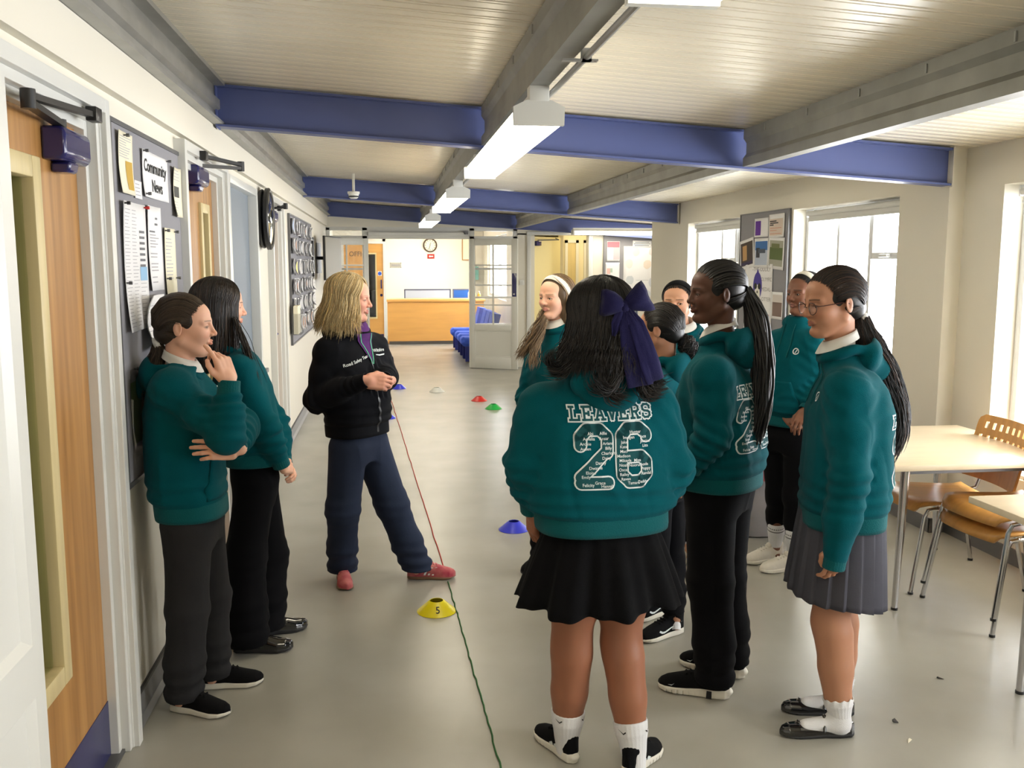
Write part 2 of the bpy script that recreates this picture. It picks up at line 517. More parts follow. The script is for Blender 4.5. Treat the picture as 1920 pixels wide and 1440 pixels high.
# ------------------------------------------------------------------ steelwork
def ibeam(y, xa, xb, label):
    mb = MB()
    L = []
    for x in (xa, xb):
        t = roofz(x) - 0.012
        b = t - 0.215
        L.append([(x, y - 0.05, t), (x, y + 0.05, t), (x, y + 0.05, t - 0.012), (x, y + 0.005, t - 0.012), (x, y + 0.005, b + 0.012), (x, y + 0.05, b + 0.012), (x, y + 0.05, b), (x, y - 0.05, b), (x, y - 0.05, b + 0.012), (x, y - 0.005, b + 0.012), (x, y - 0.005, t - 0.012), (x, y - 0.05, t - 0.012)])
    n = 12
    mb.add(L[0] + L[1], [tuple(range(n)), tuple(range(n, 2 * n))[::-1]] + [(i, n + i, n + (i + 1) % n, (i + 1) % n) for i in range(n)])
    o = tag(mb.build('steel_beam', M['blue'], smooth=False), label, 'beam', 'blue roof beams')
    for x in (xa, xb):
        t = roofz(x)
        s = 0.006 if x == xa else -0.006
        MB().box((x, y - 0.058, t - 0.235), (x + s, y + 0.058, t - 0.005)).build('end_plate', M['blue'] if x < 0 else M['wall'], o, smooth=False)
    return o
ibeam(5.22, -0.872, 3.285, 'blue steel roof beam nearest the notice board, deepest in view')
ibeam(10.42, -0.872, 3.285, 'blue steel roof beam above the second window, middle of three')
ibeam(14.63, -0.872, 4.78, 'blue steel roof beam in front of the glazed end doors')

def purlin(xc, ya, yb, label, galv):
    """folded galvanised section, web bent towards the left"""
    t = roofz(xc) - 0.012
    P = [(xc + 0.05, t - 0.02), (xc + 0.05, t), (xc - 0.02, t), (xc - 0.02, t - 0.05), (xc - 0.002, t - 0.075), (xc - 0.002, t - 0.135), (xc - 0.02, t - 0.158), (xc - 0.02, t - 0.205), (xc + 0.05, t - 0.205), (xc + 0.05, t - 0.185)]
    q = 0.003
    P2 = [(xc + 0.047, t - 0.02), (xc + 0.047, t - q), (xc - 0.017, t - q), (xc - 0.017, t - 0.049), (xc + 0.001, t - 0.074), (xc + 0.001, t - 0.136), (xc - 0.017, t - 0.159), (xc - 0.017, t - 0.202), (xc + 0.047, t - 0.202), (xc + 0.047, t - 0.185)]
    n = len(P)
    V = [(p[0], ya, p[1]) for p in P] + [(p[0], yb, p[1]) for p in P] + [(p[0], ya, p[1]) for p in P2] + [(p[0], yb, p[1]) for p in P2]
    F = []
    for i in range(n - 1):
        F += [(i, n + i, n + i + 1, i + 1), (2 * n + i, 2 * n + i + 1, 3 * n + i + 1, 3 * n + i), (i, i + 1, 2 * n + i + 1, 2 * n + i), (n + i, 3 * n + i, 3 * n + i + 1, n + i + 1)]
    o = tag(meshobj('purlin', V, F, galv, smooth=False), label, 'purlin', 'galvanised purlins under the ceiling')
    y = ya + 0.45
    while y < yb - 0.1:
        MB().box((xc - 0.026, y - 0.004, t - 0.045), (xc - 0.02, y + 0.004, t - 0.012)).build('lit_slot', M['galvl'], o, smooth=False)  # pale boxes stand in for slots in the web with light showing through
        y += 0.5
    return o
bays = ((-2.6, 5.16), (5.28, 10.36), (10.48, 14.57))
names = ('nearest the camera', 'between the first and middle blue beams', 'between the middle and end blue beams')
for (a, b), nm in zip(bays, names):
    purlin(0.54, a, b, 'grey galvanised purlin above the strip lights, ' + nm, M['galv'])
    purlin(2.02, a, b, 'grey galvanised purlin towards the windows, ' + nm, M['galv'])
mb = MB()
zt = roofz(-0.9) - 0.005
P = [(LW, zt), (LW + 0.10, zt), (LW + 0.10, zt - 0.02), (LW + 0.045, zt - 0.02), (LW + 0.045, zt - 0.07), (LW + 0.065, zt - 0.085), (LW + 0.065, zt - 0.13), (LW + 0.045, zt - 0.145), (LW + 0.045, zt - 0.195), (LW + 0.085, zt - 0.2), (LW + 0.085, zt - 0.215), (LW, zt - 0.215)]
mb.prism(P, 'y', -2.6, 14.74)
tag(mb.build('wall_channel', M['galvl'], smooth=False), 'long galvanised steel channel along the top of left wall', 'channel')

# ------------------------------------------------------------------ lights
def batten(x, y, z, L, label, along='y', group='strip lights hung in a row under the middle purlin'):
    b = tag(empty('strip_light', (x, y, z), 0 if along == 'y' else math.pi / 2), label, 'light', group)
    h = L / 2
    MB().prism([(-0.085, 0.0), (0.085, 0.0), (0.088, 0.045), (0.082, 0.055), (-0.082, 0.055), (-0.088, 0.045)], 'y', -h + 0.02, h - 0.02).build('diffuser', M['tube'], b, smooth=False)
    MB().prism([(-0.082, 0.055), (0.082, 0.055), (0.05, 0.075), (-0.05, 0.075)], 'y', -h + 0.02, h - 0.02).prism([(-0.035, 0.075), (0.035, 0.075), (0.035, 0.105), (-0.035, 0.105)], 'y', -h + 0.01, h - 0.01).build('spine', M['whitepl'], b, smooth=False)
    for s in (-1, 1):
        MB().prism([(-0.092, -0.004), (0.092, -0.004), (0.094, 0.06), (0.045, 0.084), (-0.045, 0.084), (-0.094, 0.06)], 'y', s * h, s * (h - 0.025)).build('end_cap', M['whitepl'], b, smooth=False)
        if along == 'y': MB().box((-0.036, s * h - 0.002, 0.08), (0.036, s * (h - 0.06), 0.135), ch=0.003).build('bracket', M['whitepl'], b)
    return b
Lz = 2.15
batten(0.56, 0.75, Lz, 2.2, 'strip light at the top edge, cut by the frame')
batten(0.555, 4.52, Lz, 2.2, 'strip light crossing the first blue beam, large and bright')
batten(0.55, 8.35, Lz, 2.2, 'strip light beyond the first blue beam, smaller')
batten(0.55, 12.3, Lz, 2.2, 'strip light nearest the glazed end doors')
batten(3.6, 14.48, 2.095, 1.45, 'strip light across the end wall above the notice board', 'x', 'strip light on the end wall')
mb = MB()
mb.tube([(0.615, -2.5, 2.275), (0.615, 14.5, 2.275)], 0.011, 10)
co = tag(mb.build('conduit_pipe', M['galvl']), 'thin grey conduit running beside the middle purlin', 'conduit')
for y in (1.0, 2.9, 6.5, 9.0):
    MB().box((0.54, y - 0.012, 2.262), (0.65, y + 0.012, 2.268)).box((0.60, y - 0.012, 2.262), (0.63, y + 0.012, 2.30)).build('clip', M['galvl'], co, smooth=False)
d = tag(empty('smoke_detector', (-0.32, 9.75, 2.30)), 'white smoke detector hung below the ceiling near the middle beam', 'detector')
MB().lathe([(0.0, 0.0), (0.03, 0.0), (0.045, 0.012), (0.05, 0.03), (0.052, 0.045), (0.06, 0.046), (0.062, 0.07), (0.0, 0.07)], (0, 0, 0)).build('housing', M['whitepl'], d)
MB().lathe([(0.049, 0.014), (0.052, 0.014), (0.052, 0.028), (0.049, 0.028)], (0, 0, 0), close=True).build('sensor_slot', M['black'], d)
MB().tube([(0, 0, 0.07), (0, 0, 0.25)], 0.014, 10).build('stem', M['whitepl'], d)

# ------------------------------------------------------------------ left wall doors
def closer(parent, base, pivot, elbow, foot, ln=0.45):
    """navy overhead closer with dark arms; base = centre on the door face (local)"""
    bx, by, bz = base
    q = MB()
    q.prism([(bx, bz - 0.045), (bx + 0.052, bz - 0.045), (bx + 0.066, bz - 0.03), (bx + 0.066, bz + 0.035), (bx + 0.055, bz + 0.048), (bx, bz + 0.048)], 'y', by - ln / 2, by + ln / 2)
    q.prism([(bx, bz - 0.075), (bx + 0.05, bz - 0.075), (bx + 0.058, bz - 0.045), (bx, bz - 0.045)], 'y', by - ln * 0.22, by + ln * 0.12)
    o = q.build('closer', M['navy'], parent)
    bv = o.modifiers.new('edge', 'BEVEL'); bv.width = 0.008; bv.segments = 2; bv.limit_method = 'ANGLE'
    a = MB()
    def bar(p, q_, w, h):
        p, q_ = Vector(p), Vector(q_)
        t = (q_ - p).normalized(); s = t.cross(Vector((0, 0, 1))).normalized() * w
        up = Vector((0, 0, h))
        a.add([p - s, p + s, q_ + s, q_ - s, p - s + up, p + s + up, q_ + s + up, q_ - s + up], [(0, 3, 2, 1), (4, 5, 6, 7), (0, 1, 5, 4), (1, 2, 6, 5), (2, 3, 7, 6), (3, 0, 4, 7)])
    bar(pivot, elbow, 0.014, 0.016); bar(Vector(elbow) + Vector((0, 0, 0.018)), foot, 0.012, 0.016)
    a.tube([Vector(elbow) - Vector((0, 0, .006)), Vector(elbow) + Vector((0, 0, .042))], 0.018, 12)
    a.tube([Vector(pivot) - Vector((0, 0, .02)), Vector(pivot) + Vector((0, 0, .022))], 0.016, 12)
    f = Vector(foot)
    a.box(f - Vector((0.012, 0.03, 0.012)), f + Vector((0.02, 0.03, 0.03)), ch=0.003)
    a.build('closer_arm', M['black'], o)
    return o

def architrave(parent, ya, yb, zt, dx=0.05, w=0.075):
    """stepped white door surround; ya..yb = clear opening (local y), zt = top"""
    q = MB()
    for (o1, o2, d) in ((-0.03, 0.0, 0.0), (0.0, 0.03, dx * 0.55), (0.03, w, dx)):
        q.box((-0.09, ya - o2, 0), (d, ya - o1, zt + o2)); q.box((-0.09, yb + o1, 0), (d, yb + o2, zt + o2)); q.box((-0.09, ya - o1, zt + o1), (d, yb + o1, zt + o2))
    q.tube([(dx * 0.55, yb + 0.03, 0), (dx * 0.55, yb + 0.03, zt + 0.03)], 0.006, 8)
    o = q.build('architrave', M['white'], parent, smooth=False)
    bv = o.modifiers.new('edge', 'BEVEL'); bv.width = 0.004; bv.segments = 2; bv.limit_method = 'ANGLE'
    return o

# door 1: oak door with a vision panel, nearest the camera
d1 = struct(empty('door_1', (LW, 2.63, 0)), 'oak veneer door with a tall vision panel nearest the camera', 'door')
lf = MB()
lf.box((-0.075, -0.51, 0.006), (-0.03, -0.14, 2.085)); lf.box((-0.075, 0.13, 0.006), (-0.03, 0.505, 2.085)); lf.box((-0.075, -0.14, 0.006), (-0.03, 0.13, 0.45)); lf.box((-0.075, -0.14, 1.93), (-0.03, 0.13, 2.085))
leaf = lf.build('leaf', M['oak'], d1, smooth=False)
q = MB()
for lo, hi in (((-0.152, 0.44), (-0.09, 1.94)), ((0.08, 0.44), (0.142, 1.94)), ((-0.09, 0.44), (0.08, 0.50)), ((-0.09, 1.88), (0.08, 1.94))):
    q.box((-0.08, lo[0], lo[1]), (-0.018, hi[0], hi[1]), ch=0.005)
q.build('glazing_bead', M['oakp'], leaf)
MB().box((-0.056, -0.09, 0.50), (-0.05, 0.08, 1.88)).build('pane', M['glassg'], leaf, smooth=False)
MB().box((-0.03, -0.5, 0.01), (-0.0275, 0.498, 0.20)).build('kick_plate', M['kick'], leaf, smooth=False)
closer(leaf, (-0.03, 0.30, 1.985), (0.005, 0.25, 2.035), (0.05, -0.12, 2.035), (0.05, 0.40, 2.085), 0.23)
architrave(d1, -0.51, 0.51, 2.09)
MB().box((-0.1, -0.53, 0), (0.01, 0.53, 0.012)).build('threshold', M['alu'], d1, smooth=False)
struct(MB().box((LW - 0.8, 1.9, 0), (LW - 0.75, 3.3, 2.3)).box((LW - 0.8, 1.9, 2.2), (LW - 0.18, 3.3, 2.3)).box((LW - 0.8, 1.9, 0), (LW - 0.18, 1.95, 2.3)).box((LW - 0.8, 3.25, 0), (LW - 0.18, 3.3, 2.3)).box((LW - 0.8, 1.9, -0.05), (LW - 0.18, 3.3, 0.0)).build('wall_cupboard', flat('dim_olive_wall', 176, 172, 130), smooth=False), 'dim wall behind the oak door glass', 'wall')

# white panelled leaf folded back, at the left edge
d2 = struct(empty('door_2', (LW + 0.12, 1.72, 0)), 'white panelled door leaf folded back beside the oak door', 'door')
q = MB()
y0, y1 = -0.42, 0.46
for a, b, c, e in ((y0, y1, 0.01, 0.2), (y0 + 0.09, y1 - 0.06, 0.68, 0.80), (y0, y1, 1.93, 2.05), (y0, y0 + 0.09, 0.2, 1.93), (y1 - 0.06, y1, 0.2, 1.93)):
    q.box((-0.04, a, c), (0.0, b, e))
q.build('leaf', M['white'], d2, smooth=False)
for c, e in ((0.2, 0.68), (0.80, 1.93)):
    g = MB()
    a, b = y0 + 0.09, y1 - 0.06
    g.box((-0.03, a, c), (-0.016, b, e))
    w_ = 0.02
    g.add([(0, a, c), (0, b, c), (0, b, e), (0, a, e), (-0.016, a + w_, c + w_), (-0.016, b - w_, c + w_), (-0.016, b - w_, e - w_), (-0.016, a + w_, e - w_)], [(0, 1, 5, 4), (1, 2, 6, 5), (2, 3, 7, 6), (3, 0, 4, 7)])
    g.build('panel', M['white'], d2, smooth=False)

# door 3: oak door beyond the notice board
d3 = struct(empty('door_3', (LW, 4.93, 0)), 'oak door with slim vision panel beyond the community board', 'door')
lf = MB()
lf.box((-0.075, -0.49, 0.006), (-0.03, 0.10, 2.11)); lf.box((-0.075, 0.32, 0.006), (-0.03, 0.49, 2.11)); lf.box((-0.075, 0.10, 0.006), (-0.03, 0.32, 0.6)); lf.box((-0.075, 0.10, 1.95), (-0.03, 0.32, 2.11))
leaf = lf.build('leaf', M['oak'], d3, smooth=False)
q = MB()
for lo, hi in (((0.09, 0.6), (0.14, 1.96)), ((0.28, 0.6), (0.33, 1.96)), ((0.14, 0.6), (0.28, 0.65)), ((0.14, 1.91), (0.28, 1.96))):
    q.box((-0.08, lo[0], lo[1]), (-0.016, hi[0], hi[1]), ch=0.005)
q.build('glazing_bead', M['oakp'], leaf)
MB().box((-0.056, 0.14, 0.65), (-0.05, 0.28, 1.91)).build('pane', M['glassg'], leaf, smooth=False)
closer(leaf, (-0.03, -0.075, 2.075), (0.0, -0.08, 2.12), (0.18, 0.15, 2.13), (0.06, -0.22, 2.15), 0.27)
architrave(d3, -0.50, 0.50, 2.12)
struct(MB().box((LW - 0.7, 4.3, 0), (LW - 0.65, 8.6, 2.3)).box((LW - 0.7, 4.3, 2.25), (LW - 0.18, 8.6, 2.3)).box((LW - 0.7, 4.3, -0.05), (LW - 0.18, 8.6, 0)).box((LW - 0.7, 4.25, 0), (LW - 0.18, 4.3, 2.3)).box((LW - 0.7, 8.6, 0), (LW - 0.18, 8.65, 2.3)).build('wall_store', flat('dim_ochre', 150, 128, 70), smooth=False), 'dim room wall seen through the door glass', 'wall')

# grey shuttered hatch
h = struct(empty('window_6', (LW, 6.29, 0.9)), 'grey shuttered serving hatch in the left wall', 'hatch')
q = MB()
for a, b, c, e in ((-0.62, -0.56, -0.02, 1.27), (0.56, 0.62, -0.02, 1.27), (-0.56, 0.56, 1.22, 1.27)):
    q.box((-0.12, a, c), (0.022, b, e), ch=0.004)
q.build('frame', M['white'], h)
MB().box((-0.12, -0.56, -0.03), (0.06, 0.62, 0.0), ch=0.004).build('sill', M['cove'], h)
MB().box((-0.07, -0.56, 0), (-0.03, 0.30, 1.22)).box((-0.08, 0.31, 0), (-0.04, 0.56, 1.22)).build('shutter', M['hatch'], h, smooth=False)

# round rimmed mirror standing off the wall
m_ = tag(empty('wall_mirror', (LW + 0.03, 7.16, 1.975)), 'round mirror with thick black rim seen edge-on beyond the hatch', 'mirror')
MB().lathe([(0.0, -0.03), (0.2, -0.03), (0.215, -0.01), (0.215, 0.0), (0.2, 0.008), (0.0, 0.008)], (0, 0, 0), 48, 'x').build('backing', M['black'], m_)
MB().lathe([(0.205, 0.015), (0.225, 0.02), (0.225, 0.045), (0.21, 0.055), (0.195, 0.05), (0.19, 0.04)], (0, 0, 0), 48, 'x').build('rim', M['black'], m_)
MB().lathe([(0.0, 0.062), (0.06, 0.061), (0.12, 0.056), (0.17, 0.048), (0.193, 0.042)], (0, 0, 0), 48, 'x').build('mirror_glass', M['mirror'], m_)

# door 4: door standing ajar beyond the mirror
d4 = struct(empty('door_4', (LW, 7.97, 0)), 'door standing in its white frame beyond the round mirror', 'door')
lf = MB().box((-0.075, -0.345, 0.006), (-0.03, 0.345, 2.09))
leaf = lf.build('leaf', mat('pink_beige_door', srgb(196, 168, 142), 0.4), d4, smooth=False)
MB().box((-0.03, -0.28, 1.0), (-0.012, -0.24, 1.16), ch=0.004).tube([(-0.02, -0.26, 1.08), (0.02, -0.26, 1.08), (0.025, -0.17, 1.08)], 0.01, 8).build('handle', M['navy'], leaf)
closer(leaf, (-0.03, -0.08, 2.03), (0.0, -0.1, 2.085), (0.12, -0.15, 2.09), (0.04, 0.1, 2.095), 0.3)
architrave(d4, -0.355, 0.355, 2.10)
# ------------------------------------------------------------------ notice boards
def board(name, x, ya, yb, za, zb, label, t=0.022):
    """felt board on the left wall facing +x"""
    b = tag(empty(name, (x, (ya + yb) / 2, (za + zb) / 2)), label, 'notice board')
    hy, hz = (yb - ya) / 2, (zb - za) / 2
    MB().box((0, -hy + 0.015, -hz + 0.015), (t - 0.006, hy - 0.015, hz - 0.015)).build('felt', M['felt'], b, smooth=False)
    q = MB()
    for a, c, d, e in ((-hy, hy, -hz, -hz + 0.016), (-hy, hy, hz - 0.016, hz), (-hy, -hy + 0.016, -hz + 0.016, hz - 0.016), (hy - 0.016, hy, -hz + 0.016, hz - 0.016)):
        q.box((0, a, d), (t, c, e))
    q.build('frame', M['alu'], b, smooth=False)
    return b

def sheet(name, x, ya, yb, za, zb, m, label, cat='notice', group=None, face=1, curl=0.02, n=8, tilt=0.0, seed=0, axis='x'):
    """curled sheet of paper pinned flat to a wall plane (axis x: plane x=const, reads along +y*face)"""
    r = random.Random(seed + int(1000 * ya))
    V, F = [], []
    W, H = abs(yb - ya), zb - za
    ph, am = r.uniform(0, 3), curl * r.uniform(0.6, 1.2)
    o = empty(name, (x, (ya + yb) / 2, (za + zb) / 2) if axis == 'x' else ((ya + yb) / 2, x, (za + zb) / 2))
    for j in range(n + 1):
        for i in range(n + 1):
            u, v = i / n - 0.5, j / n - 0.5
            off = 0.003 + am * (abs(v * 2) ** 2 * (0.35 if v > 0 else 0.6) * (0.5 + 0.5 * math.cos(ph + u * 3)) + 0.25 * abs(u * 2) ** 3)
            yy, zz = u * W * math.cos(tilt) - v * H * math.sin(tilt), v * H * math.cos(tilt) + u * W * math.sin(tilt)
            V.append((off * face, yy, zz) if axis == 'x' else (yy, -off, zz))
    for j in range(n):
        for i in range(n):
            a = j * (n + 1) + i
            F.append((a, a + 1, a + n + 2, a + n + 1))
    p = meshobj('page', V, F, m, o, smooth=True, sharp=0)
    sol = p.modifiers.new('t', 'SOLIDIFY'); sol.thickness = 0.0008; sol.offset = -1
    tag(o, label, cat, group)
    # helper placing print on the curled page: u,v in -.5...5
    def pos(u, v, lift=0.0012):
        off = 0.003 + am * (abs(v * 2) ** 2 * (0.35 if v > 0 else 0.6) * (0.5 + 0.5 * math.cos(ph + u * 3)) + 0.25 * abs(u * 2) ** 3) + lift
        yy, zz = u * W * math.cos(tilt) - v * H * math.sin(tilt), v * H * math.cos(tilt) + u * W * math.sin(tilt)
        return (off * face, yy, zz) if axis == 'x' else (yy, -off, zz)
    def patch(name, m, u0, u1, v0, v1, par=None, lift=0.0012, k=6):
        V, F = [], []
        for j in range(k + 1):
            for i in range(k + 1):
                V.append(pos(u0 + (u1 - u0) * i / k, v0 + (v1 - v0) * j / k, lift))
        for j in range(k):
            for i in range(k):
                a = j * (k + 1) + i
                F.append((a, a + 1, a + k + 2, a + k + 1))
        return meshobj(name, V, F, m, o, smooth=False)
    def lines(name, m, rows, lift=0.0012):
        V, F = [], []
        for (u0, u1, v, hgt) in rows:
            for i in range(6):
                a, b = u0 + (u1 - u0) * i / 6, u0 + (u1 - u0) * (i + 1) / 6
                n0 = len(V)
                V += [pos(a, v - hgt / 2, lift), pos(b, v - hgt / 2, lift), pos(b, v + hgt / 2, lift), pos(a, v + hgt / 2, lift)]
                F.append((n0, n0 + 1, n0 + 2, n0 + 3))
        return tag(meshobj(name, V, F, m, o, smooth=False), kind='stuff')
    def text(s, m, u, v, hgt, width=None, align='c', lift=0.0015):
        Vt, Ft, w = text2d(s, 0.022)
        sc = (hgt / W * H) if width is None else width / w
        x0 = {'c': -w / 2, 'l': 0}[align]
        return meshobj('lettering', [pos(u + (p[0] + x0) * sc, v + p[1] * hgt, lift) for p in Vt], Ft, m, o, smooth=False)
    def pin(u, v, m=None):
        c = Vector(pos(u, v, 0.0))
        ax = Vector((face, 0, 0)) if axis == 'x' else Vector((0, -1, 0))
        MB().tube([c, c + ax * 0.008, c + ax * 0.009, c + ax * 0.02], [0.003, 0.003, 0.006, 0.006], 8).build('pin', m or M['black'], o)
    o_api = dict(obj=o, patch=patch, lines=lines, text=text, pin=pin, pos=pos)
    return o_api

BX = LW + 0.001
board('notice_board', BX, 3.31, 4.39, 0.87, 2.135, 'tall grey felt board headed by the community sign')
PX = LW + 0.018
s = sheet('community_sign', PX, 3.70, 4.11, 1.90, 2.075, M['paper'], 'white sheet reading Community News in bold black serif letters', 'sign', curl=0.012)
# bold serif look: heavy text, condensed
s['text']('Community', M['ink'], 0.0, 0.06, 0.27, 0.88)
s['text']('News', M['ink'], 0.06, -0.34, 0.27, 0.42)
for u, v in ((-0.47, 0.46), (0.47, 0.46), (-0.46, -0.44)): s['pin'](u, v, M['alu'])
def textrows(v0, v1, n, u0=-0.42, u1=0.42, h=0.012, seed=1):
    r = random.Random(seed)
    return [(u0, u0 + (u1 - u0) * r.uniform(0.6, 1), v0 + (v1 - v0) * i / max(1, n - 1), h) for i in range(n)]
s = sheet('leaflet', PX, 3.38, 3.56, 1.89, 2.10, M['cream'], 'curled cream leaflet with yellow picture left of the community sign', curl=0.03)
s['lines']('print', M['greyink'], textrows(0.42, 0.1, 9, seed=2))
s['patch']('picture', flat('ochre_print', 196, 160, 70), 0.05, 0.45, -0.42, 0.05)
s['pin'](-0.1, 0.45, M['alu'])
s = sheet('small_card', PX, 3.585, 3.685, 1.885, 1.95, M['paper'], 'small white card below the cream leaflet', curl=0.004)
s['lines']('print', M['greyink'], textrows(0.3, -0.3, 4, seed=3, h=0.05))
s = sheet('leaflet', PX, 4.19, 4.35, 1.85, 2.06, M['cream'], 'curled leaflet with a dark round picture at the board edge', curl=0.035)
s['lines']('print', M['greyink'], textrows(-0.2, -0.42, 5, seed=4) + textrows(0.44, 0.25, 4, seed=5))
s['patch']('picture', flat('dark_photo', 84, 84, 80), -0.3, 0.3, -0.1, 0.12)
s = sheet('timetable_sheet', PX, 3.385, 3.70, 1.41, 1.865, M['paper'], 'tall curled timetable sheet with a pale blue block below the leaflet', curl=0.022)
s['lines']('print', M['greyink'], textrows(0.44, -0.46, 34, -0.44, -0.16, 0.005, 6) + textrows(0.44, -0.46, 34, -0.1, 0.16, 0.005, 7) + textrows(-0.1, -0.46, 12, 0.2, 0.44, 0.005, 17))
s['lines']('heading', flat('mid_grey_ink', 120, 120, 124), [(0.22, 0.42, 0.28 - i * 0.045, 0.02) for i in range(7)])
s['patch']('picture', flat('sky_blue_print', 150, 190, 224), 0.2, 0.46, -0.11, 0.0)
s['pin'](-0.46, 0.48); s['pin'](0.46, 0.48, M['red']); s['pin'](-0.47, -0.12, M['alu'])
s = sheet('letter_sheet', PX, 3.735, 3.955, 1.545, 1.87, M['paper'], 'white letter with short grey paragraphs beside the timetable', curl=0.015)
s['lines']('print', M['greyink'], textrows(0.16, 0.02, 5, -0.35, 0.3, 0.014, 8) + textrows(-0.06, -0.1, 2, -0.35, 0.3, 0.014, 9) + textrows(-0.18, -0.26, 3, -0.35, 0.3, 0.014, 10) + textrows(-0.34, -0.4, 2, -0.35, 0.2, 0.014, 11))
s['lines']('heading', flat('mid_grey_ink', 120, 120, 124), [(0.1, 0.25, 0.36, 0.025), (0.05, 0.25, 0.29, 0.025), (-0.38, 0.05, 0.2, 0.02)])
s = sheet('form_sheet', PX, 4.0, 4.20, 1.50, 1.795, M['cream'], 'cream form with small printed boxes right of the letter', curl=0.012)
s['lines']('print', M['greyink'], textrows(0.35, -0.2, 12, -0.4, 0.3, 0.012, 12))
for u, v in ((-0.45, 0.46), (0.45, 0.46), (-0.45, -0.2), (0.45, -0.2)): s['pin'](u, v, M['alu'])
s = sheet('paper_folder', PX, 3.60, 3.85, 1.33, 1.53, M['paper'], 'bundle of curled papers tucked behind the girl at the board', curl=0.07)
s['lines']('print', M['greyink'], textrows(0.3, -0.3, 6, -0.4, 0.3, 0.012, 13))
s = sheet('plastic_wallet', PX, 3.36, 3.56, 0.96, 1.28, M['trans'], 'clear plastic wallet holding a green leaflet low on the board', curl=0.03)
s['patch']('leaflet', flat('dull_green_print', 96, 112, 70), -0.3, 0.4, -0.35, 0.35, lift=-0.002)
s['pin'](0.0, 0.49)

board('photo_board', BX, 9.1, 11.65, 0.87, 2.12, 'grey board full of curling photographs beyond the doors')
r = random.Random(5)
pm = [flat('photo_tone_a', 60, 58, 58), flat('photo_tone_b', 126, 122, 118), flat('photo_tone_c', 186, 182, 178), flat('photo_tone_d', 176, 140, 120), flat('photo_tone_e', 206, 204, 204)]
rows, cols = 6, 9
ORD = ['first', 'second', 'third', 'fourth', 'fifth', 'sixth', 'seventh', 'eighth', 'ninth']
for j in range(rows):
    for i in range(cols):
        y = 9.28 + i * 0.268 + r.uniform(-0.02, 0.02)
        z = 2.0 - j * 0.192 + r.uniform(-0.012, 0.012)
        col = ('white', 'blue') if (i, j) == (0, 0) else (('yellow', 'yellow') if (i, j) == (1, 2) else ('mono', ''))
        nm = ['top', 'second', 'third', 'fourth', 'fifth', 'bottom'][j]
        s = sheet('photo_print', PX, y - 0.1, y + 0.1, z - 0.075, z + 0.075, M['paper'], '%s row photo, %s from near end of photograph board' % (nm, ORD[i]), 'photo', 'curling photos on the far left board', curl=0.075, n=6, tilt=r.uniform(-0.06, 0.06), seed=i * 7 + j)
        s['patch']('picture', M['yellow'] if col[0] == 'yellow' else (flat('pale_blue_print', 170, 186, 214) if col[0] == 'white' else r.choice(pm)), -0.44, 0.44, -0.42, 0.42)
p = tag(empty('leaflet_holder', (LW + 0.03, 9.15, 1.12)), 'clear plastic leaflet holder on the near edge of photograph board', 'holder')
MB().box((0.0, -0.16, -0.14), (0.004, 0.16, 0.16)).box((0.07, -0.16, -0.14), (0.073, 0.16, 0.06)).box((0, -0.16, -0.14), (0.073, -0.157, 0.06)).box((0, 0.157, -0.14), (0.073, 0.16, 0.06)).box((0, -0.16, -0.143), (0.073, 0.16, -0.14)).build('pocket', M['trans'], p, smooth=False)
MB().box((0.01, -0.14, -0.135), (0.05, 0.14, 0.13)).build('leaflets', M['cream'], p, smooth=False)

# ------------------------------------------------------------------ television on a wall bracket
tv = tag(empty('television', (-0.70, 12.78, 1.72), -math.radians(9)), 'dark flat television swung out on its wall bracket', 'television')
MB().box((-0.03, -0.5, -0.285), (0.0, 0.5, 0.285), ch=0.006).prism([(-0.03, -0.22), (-0.03, 0.2), (-0.06, 0.14), (-0.06, -0.16)], 'y', -0.35, 0.35).build('housing', M['black'], tv)
MB().box((0.0, -0.485, -0.262), (0.002, 0.485, 0.27)).build('screen', M['screen'], tv, smooth=False)
MB().box((-0.08, -0.25, -0.16), (-0.06, 0.25, 0.16)).tube([(-0.07, 0.0, 0), (-0.16, -0.3, 0), (-0.21, -0.1, 0)], 0.022, 8).box((-0.212, -0.15, -0.2), (-0.19, 0.1, 0.2)).build('bracket', M['black'], tv)
bx_ = tag(MB().box((LW, 11.85, 1.47), (LW + 0.03, 11.93, 1.97), ch=0.004).build('cable_cover', M['black']), 'narrow black upright strip on the wall past the photograph board', 'strip')
ps = sheet('poster_sheet', LW + 0.002, 11.98, 12.3, 1.05, 1.45, M['paper'], 'white notice below the television bracket', curl=0.01)
ps['lines']('print', M['greyink'], textrows(0.4, -0.3, 8, seed=14))
sw = tag(MB().box((LW, 8.62, 1.62), (LW + 0.008, 8.78, 1.76), ch=0.003).build('wall_notice', M['whitepl']), 'small white plate beside the door frame near the photograph board', 'sign')

# ------------------------------------------------------------------ window-side board with pictures
bd = tag(empty('picture_board', (RW, 7.935, 1.42)), 'narrow grey board between the two windows with pictures', 'notice board')
MB().box((-0.02, -0.52, -0.67), (0, 0.52, 0.67)).build('felt', M['felt'], bd, smooth=False)
MB().box((-0.026, -0.535, -0.68), (0, -0.52, 0.68)).box((-0.026, 0.52, -0.68), (0, 0.535, 0.68)).box((-0.026, -0.52, 0.67), (0, 0.52, 0.68)).build('frame', M['alu'], bd, smooth=False)
QX = RW - 0.022
def rsheet(name, ya, yb, za, zb, label, **k):
    return sheet(name, QX, ya, yb, za, zb, M['paper'], label, face=-1, **k)
def mirror_uv(s):   # sheets on this wall read along -y
    return s
s = rsheet('card_sheet', 7.80, 8.11, 1.88, 2.045, 'sheet with a purple block at the top of the narrow board', cat='notice', curl=0.006)
s['patch']('picture', flat('purple_print', 96, 44, 150), 0.05, 0.44, -0.4, 0.36)
